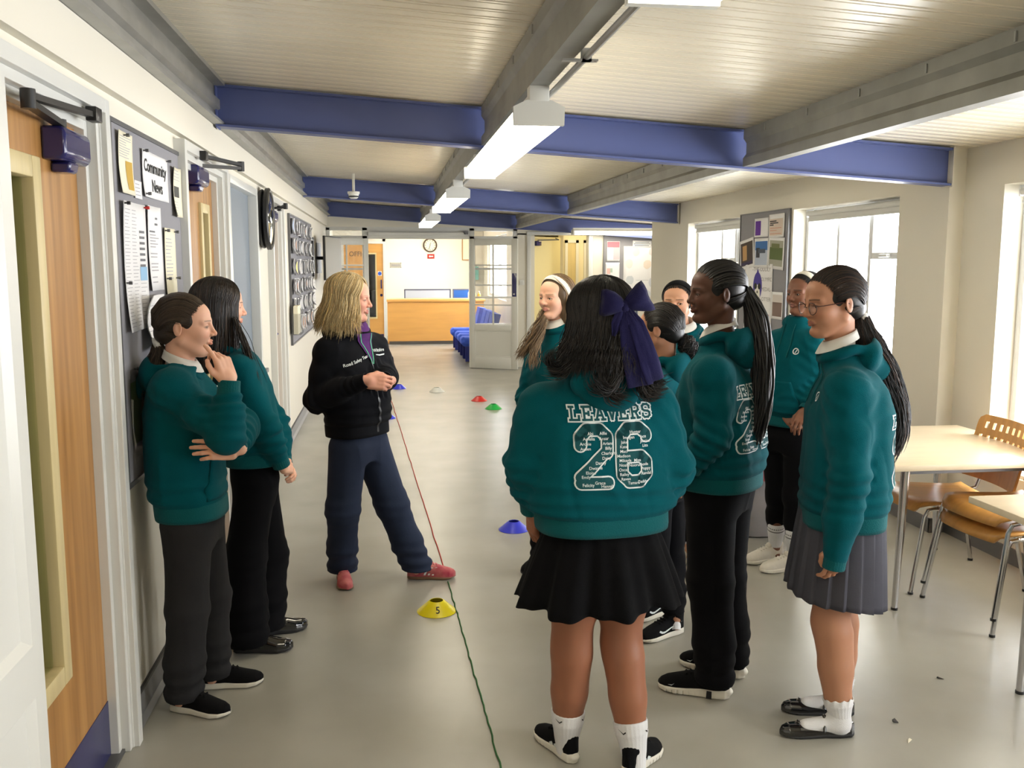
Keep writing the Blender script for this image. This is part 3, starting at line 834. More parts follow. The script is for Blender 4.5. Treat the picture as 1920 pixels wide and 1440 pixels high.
s = rsheet('letter_sheet', 7.47, 7.79, 1.87, 2.065, 'sheet with a beige panel beside the purple one', cat='notice', curl=0.01)
s['patch']('picture', flat('beige_print', 212, 196, 184), -0.4, 0.46, -0.42, 0.3)
s['lines']('print', M['ink'], [(0.44, 0.02, 0.2, 0.05), (0.42, -0.1, 0.12, 0.05), (0.44, 0.2, 0.04, 0.05)], lift=0.002)
s['lines']('rule', flat('orange_rule', 200, 120, 90), [(0.42, -0.3, -0.1, 0.02), (0.42, 0.0, -0.2, 0.02), (0.42, -0.3, -0.34, 0.02)], lift=0.002)
s = rsheet('photo_sheet', 8.11, 8.44, 1.60, 1.87, 'photo sheet of people with a dark banner on the narrow board', cat='photo', tilt=-0.12, curl=0.006)
s['patch']('picture', flat('dark_brown_print', 74, 64, 58), -0.42, 0.44, -0.38, 0.4)
s['patch']('figure', flat('tan_print', 190, 150, 100), 0.0, 0.3, -0.2, 0.3, lift=0.002)
s['patch']('banner', flat('indigo_print', 60, 52, 84), -0.4, 0.42, -0.36, -0.26, lift=0.0025)
s = rsheet('photo_sheet', 7.79, 8.10, 1.61, 1.87, 'photo of skiers on snow under blue sky on the narrow board', cat='photo', curl=0.006)
s['patch']('picture', flat('snow_print', 176, 186, 204), -0.44, 0.44, -0.4, 0.1)
s['patch']('sky', flat('deep_blue_print', 62, 110, 172), -0.44, 0.44, 0.1, 0.4)
s['patch']('figure', flat('charcoal_print', 52, 52, 60), 0.1, 0.36, -0.15, 0.18, lift=0.002)
s['patch']('hill', flat('slate_print', 78, 86, 100), -0.3, 0.2, 0.0, 0.14, lift=0.0025)
s = rsheet('photo_sheet', 7.46, 7.79, 1.60, 1.87, 'photo of a green mountain valley on the narrow board', cat='photo', tilt=0.05, curl=0.006)
s['patch']('picture', flat('pale_valley_print', 160, 160, 146), -0.42, 0.42, -0.4, 0.4)
s['patch']('hill', flat('moss_print', 92, 106, 62), -0.4, 0.4, -0.2, 0.18, lift=0.002)
s['patch']('hill', flat('olive_print', 110, 116, 76), -0.2, 0.3, 0.16, 0.3, lift=0.0025)
s = rsheet('photo_sheet', 7.45, 7.68, 1.18, 1.41, 'brown landscape photo low on the narrow board', cat='photo', curl=0.006)
s['patch']('picture', flat('brown_land_print', 128, 108, 100), -0.42, 0.42, -0.4, 0.4)
s['patch']('sky', flat('pale_sky_print', 206, 198, 192), -0.42, 0.42, 0.12, 0.4, lift=0.002)
# the hand-drawn otter poster
s = rsheet('otter_poster', 7.68, 8.30, 0.86, 1.645, 'hand drawn otter poster with pencil lettering on the narrow board', cat='poster', curl=0.004)
def rtext(t, u, v, h, w):
    Vt, Ft, ww = text2d(t)
    sc = w / ww
    meshobj('lettering', [s['pos'](u - p[0] * sc, v + p[1] * h, 0.002) for p in Vt], [f[::-1] for f in Ft], flat('pencil_grey', 150, 148, 146), s['obj'], smooth=False)
rtext('-THE-ODDLY', 0.22, 0.42, 0.045, 0.66)
rtext('-OLYMPIC', -0.08, 0.31, 0.045, 0.40)
rtext('MEDAL-', -0.12, 0.20, 0.045, 0.36)
rtext('-OTTER', -0.10, 0.09, 0.045, 0.36)
def blob(name, m, pts, lift):
    meshobj(name, [s['pos'](-u, v, lift) for u, v in pts], [tuple(range(len(pts)))[::-1]], m, s['obj'], smooth=False)
vio, redp, wht = flat('violet_crayon', 74, 62, 150), flat('red_crayon', 196, 70, 62), flat('bare_paper', 226, 224, 214)
circ = lambda cx, cy, rx, ry, k=20: [(cx + rx * math.cos(2 * math.pi * i / k), cy + ry * math.sin(2 * math.pi * i / k)) for i in range(k)]
blob('cape', redp, [(-0.1, 0.02), (0.12, 0.02), (0.42, -0.06), (0.38, -0.3), (-0.3, -0.3), (-0.38, -0.1)], 0.0016)
blob('coat', vio, [(-0.14, 0.0), (0.14, 0.0), (0.32, -0.12), (0.36, -0.34), (0.28, -0.44), (-0.28, -0.44), (-0.34, -0.3), (-0.3, -0.1)], 0.0020)
blob('head', vio, circ(-0.02, 0.25, 0.16, 0.16), 0.0022)
blob('tuft', vio, [(-0.08, 0.38), (0.04, 0.38), (-0.02, 0.45)], 0.0022)
blob('face', wht, circ(-0.02, 0.15, 0.10, 0.12), 0.0026)
blob('glasses', M['ink'], circ(-0.09, 0.25, 0.055, 0.035), 0.003); blob('glasses', M['ink'], circ(0.05, 0.25, 0.055, 0.035), 0.003)
blob('nose', M['ink'], circ(-0.02, 0.185, 0.022, 0.016), 0.003); blob('mouth', M['ink'], circ(-0.02, 0.125, 0.035, 0.018), 0.003)
blob('chest', wht, circ(0.0, -0.2, 0.17, 0.17), 0.0024)
blob('tie', redp, [(-0.03, 0.0), (0.03, 0.0), (0.09, -0.28), (0.0, -0.44), (-0.08, -0.28)], 0.0028)

# ------------------------------------------------------------------ end wall board
eb = tag(empty('end_board', (3.925, 14.75, 1.62)), 'grey felt board on the end wall under the cross strip light', 'notice board')
MB().box((-0.48, -0.02, -0.55), (0.48, 0, 0.50)).build('felt', M['felt'], eb, smooth=False)
MB().box((-0.49, -0.024, 0.50), (0.49, 0, 0.51)).box((-0.49, -0.024, -0.56), (0.49, 0, -0.55)).box((-0.49, -0.024, -0.55), (-0.48, 0, 0.5)).box((0.48, -0.024, -0.55), (0.49, 0, 0.5)).build('frame', M['alu'], eb, smooth=False)
EY = 14.728
s = sheet('red_notice', EY, 3.49, 3.70, 1.68, 2.0, M['paper'], 'white notice with a red heading on the end board', axis='y', curl=0.01)
s['patch']('picture', flat('rose_print', 204, 120, 132), -0.48, 0.48, 0.2, 0.48); s['patch']('picture', flat('pale_rose_print', 226, 180, 186), 0.0, 0.48, -0.4, 0.2)
s = sheet('white_notice', EY, 3.47, 3.70, 1.36, 1.665, M['paper'], 'white notice with small coloured marks below the red one', axis='y', curl=0.01)
s['patch']('picture', flat('pink_mark_print', 222, 184, 176), -0.4, -0.15, -0.1, 0.2); s['patch']('picture', flat('green_mark_print', 176, 196, 180), -0.2, 0.0, -0.02, 0.2)
s = sheet('large_poster', EY, 3.765, 4.36, 1.05, 1.925, M['paper'], 'large pale poster with faint cut-out patches on the end board', cat='poster', axis='y', curl=0.004)
for (u, v, c) in ((-0.16, 0.4, (226, 216, 208)), (0.3, 0.4, (222, 208, 206)), (-0.34, 0.18, (228, 220, 214)), (0.16, 0.17, (226, 212, 198)), (-0.32, -0.12, (204, 208, 212)), (0.3, -0.16, (206, 208, 216)), (0.15, -0.38, (206, 210, 218))):
    m_ = flat('patch_%d_%d' % (c[0], c[2]), *c)
    rr = random.Random(int(u * 100 + v * 10))
    pts = [(u + 0.11 * rr.uniform(0.85, 1.1) * math.cos(a), v + 0.085 * rr.uniform(0.85, 1.1) * math.sin(a)) for a in [2 * math.pi * i / 12 for i in range(12)]]
    meshobj('patch', [s['pos'](a, b, 0.0015) for a, b in pts], [tuple(range(12))], m_, s['obj'], smooth=False)
s['lines']('print', M['greyink'], [(-0.15, 0.2, -0.12, 0.006)])
s = sheet('caption_sheet', EY - 0.004, 3.91, 4.22, 1.905, 2.015, M['paper'], 'white caption strip above the large pale poster', axis='y', curl=0.003)
s['lines']('print', M['ink'], [(-0.38, 0.38, 0.25, 0.08), (-0.44, 0.44, 0.0, 0.08), (-0.4, 0.38, -0.25, 0.08)])

# ------------------------------------------------------------------ glazed leaf, open into the hall
def glazed_leaf(name, loc, rz, W, sgn, label, plate=True):
    d = struct(empty(name, loc, rz), label, 'door')
    H = 2.03
    q = MB()
    X = lambda a: sgn * a
    def bx(a, b, c, e, t=0.02, ch=0.003):
        q.box((min(X(a), X(b)), -t, c), (max(X(a), X(b)), t, e), ch=ch)
    bx(0, 0.075, 0.01, H); bx(W - 0.10, W, 0.01, H); bx(0.075, W - 0.10, 0.01, 0.19); bx(0.075, W - 0.10, 0.61, 0.70); bx(0.075, W - 0.10, H - 0.10, H)
    leaf = q.build('leaf', M['white'], d)
    gx0, gx1, gz0, gz1 = 0.075, W - 0.10, 0.70, H - 0.10
    zs = [gz0 + (gz1 - gz0) * k / 4 for k in range(5)]
    q = MB(); mid = (gx0 + gx1) / 2
    bx(mid - 0.011, mid + 0.011, gz0, gz1, 0.014)
    for z in zs[1:4]: bx(gx0, gx1, z - 0.011, z + 0.011, 0.0135)
    q.build('glazing_bar', M['white'], leaf)
    for (a, b) in ((gx0, mid - 0.011), (mid + 0.011, gx1)):
        for k in range(4):
            q = MB(); bx(a, b, zs[k] + 0.011 * (k > 0), zs[k + 1] - 0.011 * (k < 3), 0.002, 0)
            q.build('pane', M['glass'], leaf, smooth=False)
    q = MB(); bx(gx0, gx1, 0.19, 0.61, 0.008, 0)
    for (a, b, c, e) in ((gx0, gx0 + 0.015, 0.19, 0.61), (gx1 - 0.015, gx1, 0.19, 0.61), (gx0, gx1, 0.19, 0.205), (gx0, gx1, 0.595, 0.61)): bx(a, b, c, e, 0.014)
    q.build('panel', M['white'], leaf)
    if plate:
        q = MB(); bx(W - 0.085, W - 0.015, 1.14, 1.50, 0.024)
        pl = q.build('lock_plate', M['navy'], leaf)
        MB().tube([(X(W - 0.05), -0.024, 1.18), (X(W - 0.05), -0.034, 1.18)], 0.014, 12).build('key_cylinder', M['chrome'], pl)
    return d
glazed_leaf('door_5', (1.30, 14.70, 0), -math.atan2(0.37, 0.70), 0.79, 1, 'white glazed door leaf standing open with navy lock plate')
glazed_leaf('door_6', (-0.28, 14.66, 0), 0.28, 0.70, -1, 'white glazed door leaf standing open behind the television', False)

# corridor doors
d7 = struct(empty('door_7', (2.30, 14.95, 0), math.radians(48)), 'cream corridor door standing open on its closer', 'door')
lf = MB().box((0, -0.022, 0.01), (0.86, 0.022, 2.08)).build('leaf', flat('cream_door_paint', 236, 222, 168, 0.4), d7, smooth=False)
MB().box((-0.006, -0.024, 0.01), (0.0, 0.024, 2.08)).build('edge_strip', M['oak'], lf, smooth=False)
MB().box((0.06, -0.075, 1.93), (0.2, -0.022, 2.01), ch=0.012).build('closer', M['navy'], lf)
MB().tube([(0.1, -0.06, 2.02), (0.36, -0.3, 2.03), (0.55, -0.12, 2.06)], 0.009, 8).build('closer_arm', M['alu'], lf)
for k, (xa, xb) in enumerate(((3.27, 3.42), (3.62, 4.0))):
    d = struct(empty('door_%d' % (8 + k), ((xa + xb) / 2, 16.9, 0)), ('narrow wooden door at the back of the corridor', 'wooden door at the right end of the corridor')[k], 'door')
    h = (xb - xa) / 2
    MB().box((-h, -0.03, 0.01), (h, 0, 2.02)).build('leaf', M['oakp'], d, smooth=False)
    MB().box((-h - 0.05, -0.045, 0), (-h, 0, 2.07)).box((h, -0.045, 0), (h + 0.05, 0, 2.07)).box((-h - 0.05, -0.045, 2.02), (h + 0.05, 0, 2.07)).build('frame', M['white'], d, smooth=False)
sw = tag(empty('light_switch', (2.12, 14.748, 1.35)), 'white light switch on the end wall beside the corridor doorway', 'switch')
MB().box((-0.04, -0.01, -0.04), (0.04, 0, 0.04), ch=0.003).build('plate', M['whitepl'], sw)
MB().box((-0.012, -0.014, -0.018), (0.012, -0.01, 0.018)).build('rocker', M['white'], sw, smooth=False)

# ------------------------------------------------------------------ reception
od = struct(empty('door_10', (-0.44, 18.99, 0)), 'oak office door with a tall glass panel in reception', 'door')
lf = MB()
for a, b, c, e in ((-0.40, 0.06, 0.01, 2.04), (0.24, 0.37, 0.01, 2.04), (0.06, 0.24, 0.01, 0.55), (0.06, 0.24, 1.86, 2.04)):
    lf.box((a, -0.04, c), (b, 0, e))
lf = lf.build('leaf', M['beech'], od, smooth=False)
MB().box((0.06, -0.045, 0.55), (0.085, 0.005, 1.86)).box((0.215, -0.045, 0.55), (0.24, 0.005, 1.86)).box((0.085, -0.045, 0.55), (0.215, 0.005, 0.58)).box((0.085, -0.045, 1.83), (0.215, 0.005, 1.86)).build('glazing_bead', M['oakp'], lf, smooth=False)
MB().box((0.085, -0.02, 0.58), (0.215, -0.015, 1.83)).build('pane', M['glass'], lf, smooth=False)
text_flat('lettering', 'OFFICE', flat('dark_sign_letters', 84, 66, 46), 0.10, (-0.10, -0.043, 1.79), (1, 0, 0), (0, 0, 1), lf, width=0.40)
MB().lathe([(0.0, -0.003), (0.035, -0.003), (0.036, 0.0)], (0.30, -0.041, 1.45), 24, 'y').build('safety_sign', flat('safety_blue', 44, 84, 190), lf)
MB().box((0.26, -0.042, 1.405), (0.34, -0.04, 1.495)).build('sign_plate', M['whitepl'], lf, smooth=False)
MB().box((0.315, -0.07, 1.15), (0.34, -0.04, 1.33), ch=0.006).build('handle', M['navy'], lf)
MB().lathe([(0.0, -0.012), (0.025, -0.012), (0.028, 0.0)], (0.325, -0.04, 1.02), 16, 'y').build('lock', M['navy'], lf)
MB().box((-0.38, -0.042, 0.02), (0.36, -0.04, 0.24)).build('kick_plate', M['kick'], lf, smooth=False)
MB().box((0.37, -0.05, 0), (0.42, 0.02, 2.08)).box((-0.45, -0.05, 0), (-0.40, 0.02, 2.08)).box((-0.40, -0.05, 2.04), (0.37, 0.02, 2.09)).build('frame', M['white'], od, smooth=False)
rc = tag(empty('reception_counter', (0.95, 19.2, 0)), 'long beech reception counter with plain front', 'counter')
MB().box((-0.95, 0, 0.07), (1.02, 0.03, 0.875)).build('front_panel', M['beech'], rc, smooth=False)
MB().box((-0.965, -0.03, 0.875), (1.05, 0.6, 0.925), ch=0.004).build('counter_top', M['beech'], rc)
MB().box((-0.93, 0.06, 0), (1.0, 0.1, 0.07)).build('plinth', M['cove'], rc, smooth=False)
MB().box((-0.95, 0.03, 0.02), (-0.92, 0.58, 0.875)).box((0.99, 0.03, 0.02), (1.02, 0.58, 0.875)).build('side_panel', M['beech'], rc, smooth=False)
for a, b, m_, lab in ((0.36, 1.36, 'screenf', 'pale grey desk screen behind the reception counter'), (1.40, 1.85, 'screenb', 'blue desk screen behind the reception counter')):
    sc = tag(empty('desk_screen', ((a + b) / 2, 20.2, 0.0)), lab, 'screen', 'desk screens in reception')
    h = (b - a) / 2
    MB().box((-h + 0.02, -0.015, 0.3), (h - 0.02, 0.015, 1.085)).build('fabric', M[m_], sc, smooth=False)
    MB().box((-h, -0.02, 0), (-h + 0.025, 0.02, 1.10)).box((h - 0.025, -0.02, 0), (h, 0.02, 1.10)).box((-h, -0.02, 1.08), (h, 0.02, 1.105)).box((-h, -0.02, 0.28), (h, 0.02, 0.31)).build('frame', flat('grey_blue_frame', 84, 88, 108), sc, smooth=False)
    MB().box((-h, -0.2, 0), (-h + 0.04, 0.2, 0.03)).box((h - 0.04, -0.2, 0), (h, 0.2, 0.03)).build('foot', M['alu'], sc, smooth=False)
ck = tag(empty('wall_clock', (0.985, 21.49, 2.06)), 'round brown rimmed clock on the reception wall', 'clock')
MB().lathe([(0.0, 0), (0.155, 0), (0.16, -0.02), (0.15, -0.035), (0.13, -0.03), (0.128, -0.02)], (0, 0, 0), 40, 'y').build('rim', flat('brown_rim', 84, 66, 50), ck)
MB().lathe([(0.0, -0.015), (0.13, -0.015)], (0, 0, 0), 40, 'y').build('dial', flat('cream_dial', 226, 224, 196), ck)
q = MB()
for k in range(12):
    a = k * math.pi / 6
    c, s_ = math.cos(a), math.sin(a)
    q.add([(c * 0.095 - s_ * 0.006, -0.017, s_ * 0.095 + c * 0.006), (c * 0.095 + s_ * 0.006, -0.017, s_ * 0.095 - c * 0.006), (c * 0.12 + s_ * 0.006, -0.017, s_ * 0.12 - c * 0.006), (c * 0.12 - s_ * 0.006, -0.017, s_ * 0.12 + c * 0.006)], [(0, 1, 2, 3)])
q.build('hour_marks', M['ink'], ck, smooth=False)
for ang, L, nm in ((80, 0.06, 'hour_hand'), (252, 0.10, 'minute_hand')):
    a = math.radians(ang)
    MB().tube([(0, -0.02, 0), (L * math.cos(a), -0.02, L * math.sin(a))], 0.005, 6).build(nm, M['ink'], ck)
rs = tag(empty('fire_sign', (1.0, 21.49, 1.81)), 'small red sign with white arrow under the reception clock', 'sign')
MB().box((-0.08, -0.008, -0.052), (0.08, 0, 0.052)).build('plate', flat('sign_red', 168, 44, 34), rs, smooth=False)
MB().add([(-0.05, -0.010, 0), (-0.02, -0.010, -0.028), (-0.02, -0.010, -0.012), (0.05, -0.010, -0.012), (0.05, -0.010, 0.012), (-0.02, -0.010, 0.012), (-0.02, -0.010, 0.028)], [(0, 1, 2, 3, 4, 5, 6)]).build('arrow', M['paper'], rs, smooth=False)
ns = tag(empty('perspex_sign', (0.20, 21.49, 1.61)), 'clear plastic name sign on the reception wall by the office door', 'sign')
MB().box((-0.13, -0.015, -0.06), (0.13, -0.01, 0.06)).build('plate', M['trans'], ns, smooth=False)
MB().box((-0.09, -0.012, -0.012), (0.1, -0.0115, 0.012)).build('print', M['greyink'], ns, smooth=False)
for sx_ in (-1, 1):
    for sz_ in (-1, 1):
        MB().tube([(sx_ * 0.12, 0, sz_ * 0.05), (sx_ * 0.12, -0.02, sz_ * 0.05)], 0.008, 8).build('stud', M['chrome'], ns)

def low_seat(x, y, label):
    o = tag(empty('low_seat', (x, y, 0)), label, 'seat', 'blue low seats in reception')
    MB().box((-0.3, -0.25, 0.27), (0.28, 0.25, 0.42), ch=0.045).build('seat_cushion', M['seat'], o)
    MB().prism([(0.14, 0.40), (0.26, 0.40), (0.36, 0.80), (0.24, 0.82)], 'y', -0.25, 0.25).build('back_cushion', M['seat'], o)
    b = o.children[-1].modifiers.new('edge', 'BEVEL'); b.width = 0.04; b.segments = 3
    MB().box((-0.24, -0.25, 0.02), (0.26, -0.22, 0.27)).box((-0.24, 0.22, 0.02), (0.26, 0.25, 0.27)).box((-0.2, -0.22, 0.04), (0.24, 0.22, 0.27)).build('base', M['seatd'], o, smooth=False)
low_seat(1.52, 15.75, 'blue low seat nearest the glazed door')
low_seat(1.52, 16.35, 'blue low seat second from the glazed door')
low_seat(1.52, 16.95, 'blue low seat third from the glazed door')
low_seat(1.50, 17.9, 'blue low seat nearest the reception counter')

for k, (x, c, h, rr, lab) in enumerate(((1.70, (226, 226, 224), 0.20, 0.035, 'white bottle on the reception counter behind the door stile'), (1.80, (210, 196, 60), 0.16, 0.03, 'yellow topped bottle on the reception counter'), (1.90, (196, 150, 60), 0.15, 0.032, 'amber bottle at the end of the reception counter'))):
    o = tag(empty('bottle', (x, 19.45, 0.925)), lab, 'bottle', 'bottles on the reception counter')
    MB().lathe([(0, 0), (rr, 0), (rr, h * 0.62), (rr * 0.4, h * 0.78), (rr * 0.4, h * 0.85), (0, h * 0.85)], (0, 0, 0), 16).build('body', flat('bottle_%d' % k, *c, 0.3), o)
    MB().lathe([(0, h * 0.85), (rr * 0.5, h * 0.85), (rr * 0.45, h), (0, h)], (0, 0, 0), 16).build('cap', M['whitepl'], o)
gb = tag(empty('wall_box', (1.99, 21.49, 1.45)), 'teal green first aid box on the reception wall', 'box')
MB().box((-0.09, -0.12, -0.17), (0.09, 0, 0.13), ch=0.008).build('case', M['teal_p'], gb)
MB().tube([(-0.04, -0.06, 0.13), (-0.04, -0.06, 0.16), (0.04, -0.06, 0.16), (0.04, -0.06, 0.13)], 0.008, 6).build('handle', M['black'], gb)
pf = tag(empty('wall_picture', (1.83, 21.49, 2.02)), 'slim gilt picture frame high on the reception wall', 'picture')
MB().box((-0.12, -0.02, -0.3), (0.12, 0, -0.28)).box((-0.12, -0.02, 0.28), (0.12, 0, 0.3)).box((-0.12, -0.02, -0.28), (-0.1, 0, 0.28)).box((0.1, -0.02, -0.28), (0.12, 0, 0.28)).build('frame', M['oak'], pf, smooth=False)
MB().box((-0.1, -0.01, -0.28), (0.1, -0.005, 0.28)).build('print', M['cream'], pf, smooth=False)
oc = tag(empty('office_chair', (-0.42, 19.75, 0)), 'dark office chair seen through the office door glass', 'chair')
MB().box((-0.24, -0.05, 0.55), (0.24, 0.03, 1.1), ch=0.03).build('backrest', flat('charcoal_fabric', 48, 52, 58), oc)
MB().box((-0.24, -0.5, 0.42), (0.24, 0.0, 0.5), ch=0.03).build('seat', flat('charcoal_fabric', 48, 52, 58), oc)
MB().tube([(0, -0.2, 0.05), (0, -0.2, 0.42)], 0.03).box((-0.28, -0.23, 0), (0.28, -0.17, 0.05)).box((-0.03, -0.45, 0), (0.03, 0.08, 0.05)).build('base', M['black'], oc)

# ------------------------------------------------------------------ tables and chairs on the right
def table(x0, x1, y0, y1, legs, label):
    o = tag(empty('canteen_table', ((x0 + x1) / 2, (y0 + y1) / 2, 0)), label, 'table', 'square canteen tables')
    c = Vector(((x0 + x1) / 2, (y0 + y1) / 2, 0))
    MB().box((x0 - c.x, y0 - c.y, 0.692), (x1 - c.x, y1 - c.y, 0.72), ch=0.004).build('table_top', M['tabletop'], o)
    for ya_ in (y0 - c.y + 0.1, y1 - c.y - 0.125): MB().box((x0 - c.x + 0.12, ya_, 0.655), (x1 - c.x - 0.12, ya_ + 0.025, 0.692)).build('rail', M['alu'], o, smooth=False)
    for (lx, ly) in legs:
        t = Vector((lx - c.x, ly - c.y, 0))
        inw = Vector((-0.02 if t.x > 0 else 0.02, 0, 0))
        l = MB().tube([t + Vector((0, 0, 0.008)), t + inw + Vector((0, 0, 0.692))], [0.014, 0.022], 16).build('leg', M['chrome'], o)
        MB().tube([t, t + Vector((0, 0, 0.012))], 0.016, 14).build('foot', M['black'], l)
    return o
table(2.31, 3.27, 3.96, 4.96, ((2.39, 4.03), (3.13, 4.03), (2.37, 4.89), (3.13, 4.89)), 'pale topped square table behind the girl with glasses')
table(2.31, 3.31, 2.42, 3.40, ((2.40, 3.14), (3.2, 3.14), (2.42, 2.55), (3.2, 2.55)), 'pale topped square table cut by the right edge')

def ply_shell():
    """one-piece waterfall seat (faces -x); returns separate seat and back grids"""
    prof = [(-0.245, 0.405), (-0.235, 0.43), (-0.21, 0.447), (-0.16, 0.452), (-0.05, 0.445), (0.06, 0.438), (0.14, 0.437), (0.18, 0.445)]
    V, F = [], []
    n = 10
    for (x, z) in prof:
        for k in range(n + 1):
            u = k / n * 2 - 1
            w = 0.205 if x > -0.2 else 0.205 - 0.10 * ((-0.2 - x) / 0.045) ** 2 * 0.5
            V.append((x + 0.02 * u * u * (x < -0.15), u * w, z - 0.012 * (1 - u * u) * (x > -0.2)))
    for i in range(len(prof) - 1):
        for k in range(n):
            a = i * (n + 1) + k
            F.append((a, a + 1, a + n + 2, a + n + 1))
    return V, F
def chair_proto():
    o = empty('canteen_chair', (0, 0, 0))
    V, F = ply_shell()
    st = meshobj('seat', V, F, M['ply'], o, sharp=0)
    s_ = st.modifiers.new('t', 'SOLIDIFY'); s_.thickness = 0.012
    # back: curved ply panel with two rows of finger holes cut as real openings
    bm = bmesh.new()
    NU, NV = 43, 19
    def P(u, v):
        w = 0.205 * (1 - 0.0 * v)
        r_ = 0.03
        return (0.19 + 0.075 * v + 0.028 * (1 - (u * 1.0) ** 2) * 1.0, u * w, 0.50 + 0.335 * v)
    grid = [[None] * (NU + 1) for _ in range(NV + 1)]
    for j in range(NV + 1):
        for i in range(NU + 1):
            u = i / NU * 2 - 1; v = j / NV
            # round the top corners
            if v > 0.86:
                lim = 1 - 0.16 * (1 - math.sqrt(max(0, 1 - ((v - 0.86) / 0.14) ** 2)))
                u = max(-lim, min(lim, u * lim))
            grid[j][i] = bm.verts.new(P(u, v))
    for j in range(NV):
        for i in range(NU):
            hole = (j in (11, 12) and i % 5 in (3, 4) and 2 < i < NU - 3) or (j in (15, 16) and i % 5 in (1, 2) and 4 < i < NU - 4)
            if not hole:
                bm.faces.new((grid[j][i], grid[j][i + 1], grid[j + 1][i + 1], grid[j + 1][i]))
    me = bpy.data.meshes.new('backrest')
    bm.to_mesh(me); bm.free()
    me.materials.append(M['ply'])
    bk = bpy.data.objects.new('backrest', me); COL.objects.link(bk); bk.parent = o
    s_ = bk.modifiers.new('t', 'SOLIDIFY'); s_.thickness = 0.011
    for k in range(4):
        MB().lathe([(0, 0.004), (0.007, 0.003), (0.009, 0)], (0.185 + 0.012 * (k // 2) + 0.035, -0.05 + 0.1 * (k % 2), 0.53 + 0.06 * (k // 2)), 10, 'x').build('rivet', M['chrome'], bk)
    R = 0.0095
    for s in (-1, 1):
        y = s * 0.20
        MB().tube([(-0.26, y * 1.1, 0.008), (-0.205, y, 0.39), (-0.19, y, 0.425), (-0.15, y, 0.432)], R, 10).build('leg', M['chrome'], o)
        MB().tube([(0.26, y * 1.1, 0.008), (0.19, y, 0.40), (0.17, y, 0.425), (0.13, y, 0.428)], R, 10).build('leg', M['chrome'], o)
        MB().tube([(-0.16, y, 0.431), (0.14, y, 0.428)], R, 10).tube([(0.14, y * 0.6, 0.425), (0.205, y * 0.6, 0.45), (0.222, y * 0.6, 0.5), (0.245, y * 0.6, 0.62)], R, 10).build('side_rail', M['chrome'], o)
        for x in (-0.26, 0.26):
            MB().tube([(x, y * 1.1, 0), (x, y * 1.1, 0.012)], 0.0115, 10).build('foot', M['black'], o)
    MB().tube([(-0.02, -0.2, 0.425), (-0.02, 0.2, 0.425)], R * 0.8, 8).build('cross_rail', M['chrome'], o)
    return o
c0 = chair_proto()
tag(c0, 'orange ply chair with pierced back pushed under the far table', 'chair', 'plywood canteen chairs')
c0.location = (2.90, 4.45, 0); c0.rotation_euler = (0, 0, math.radians(-4))
c0.scale = (1.15, 1.15, 1.0)
c1 = copy_tree(c0); c1.location = (2.93, 3.93, 0.075); tag(c1, 'golden ply chair stacked on another, seat half under near table'); c1.rotation_euler = (0, 0, math.radians(3))
c2 = copy_tree(c0); c2.location = (2.93, 3.93, 0.0); tag(c2, 'lower golden ply chair carrying the stacked one'); c2.rotation_euler = (0, 0, math.radians(3))

# ------------------------------------------------------------------ disc cones and lines on the floor
def disc_cone(x, y, m, label, digit=None, ang=0.0, R=0.093):
    o = tag(empty('disc_cone', (x, y, 0), ang), label, 'cone', 'marker cones on the floor')
    MB().lathe([(R, 0), (R + 0.001, 0.002), (R * 0.93, 0.008), (R * 0.40, 0.052), (R * 0.34, 0.055), (R * 0.33, 0.053), (R * 0.90, 0.004), (R - 0.003, 0)], (0, 0, 0), 40, close=True).build('body', m, o, sharp=60)
    if digit:
        V, F, w = text2d(digit, 0.01)
        h = 0.032
        n = Vector((0, -0.044, 0.0533 * 1.0)).normalized()
        up = Vector((0, 0.0493, 0.044)).normalized()
        base = Vector((0, -0.080, 0.0135)) + Vector((0, -1, 1)).normalized() * 0.0015
        W_ = []
        for p in V:
            du = (p[0] - w / 2) * h; dv = 0.004 + p[1] * h * 1.15
            rr = 0.080 - dv * 0.745
            a = du / rr
            W_.append((math.sin(a) * (rr + 0.0015), -math.cos(a) * (rr + 0.0015), 0.0135 + dv * 0.667 + 0.0016))
        meshobj('digit', W_, F, M['ink'], o, smooth=False)
    return o
disc_cone(0.209, 4.30, M['yellow'], 'yellow disc cone numbered 5 beside the green line', '5', 0.02)
disc_cone(0.134, 12.40, M['cobalt'], 'blue disc cone furthest away near the red line', None, R=0.098)
disc_cone(0.618, 12.03, M['whitepl'], 'white disc cone with a small black number', '2', -0.3, R=0.1)
disc_cone(1.082, 11.15, M['red'], 'red disc cone beside the green one', None, R=0.098)
disc_cone(1.184, 10.50, M['green'], 'green disc cone beside the red one', None, R=0.098)
disc_cone(-0.03, 10.0, M['cobalt'], 'blue disc cone half hidden behind the woman', None, R=0.1)
disc_cone(0.76, 5.62, M['cobalt'], 'blue disc cone by the hand of the girl with the bow', None, R=0.095)
def floor_line(name, a, b, m, label, r=0.0035):
    rr = random.Random(3)
    pts = []
    N = 60
    for i in range(N + 1):
        t = i / N
        pts.append((a[0] + (b[0] - a[0]) * t + rr.uniform(-0.003, 0.003), a[1] + (b[1] - a[1]) * t, r))
    tag(MB().tube(pts, r, 6).build(name, m), label, 'string')
floor_line('string_line', (-0.055, 13.4), (0.285, 4.80), mat('red_wool', srgb(176, 62, 48), 0.9), 'thin red string laid along the floor from the toe to the doors')
floor_line('string_line', (0.29, 4.70), (0.37, 2.0), mat('green_wool', srgb(44, 92, 48), 0.9), 'thin green string laid along the floor towards the camera')
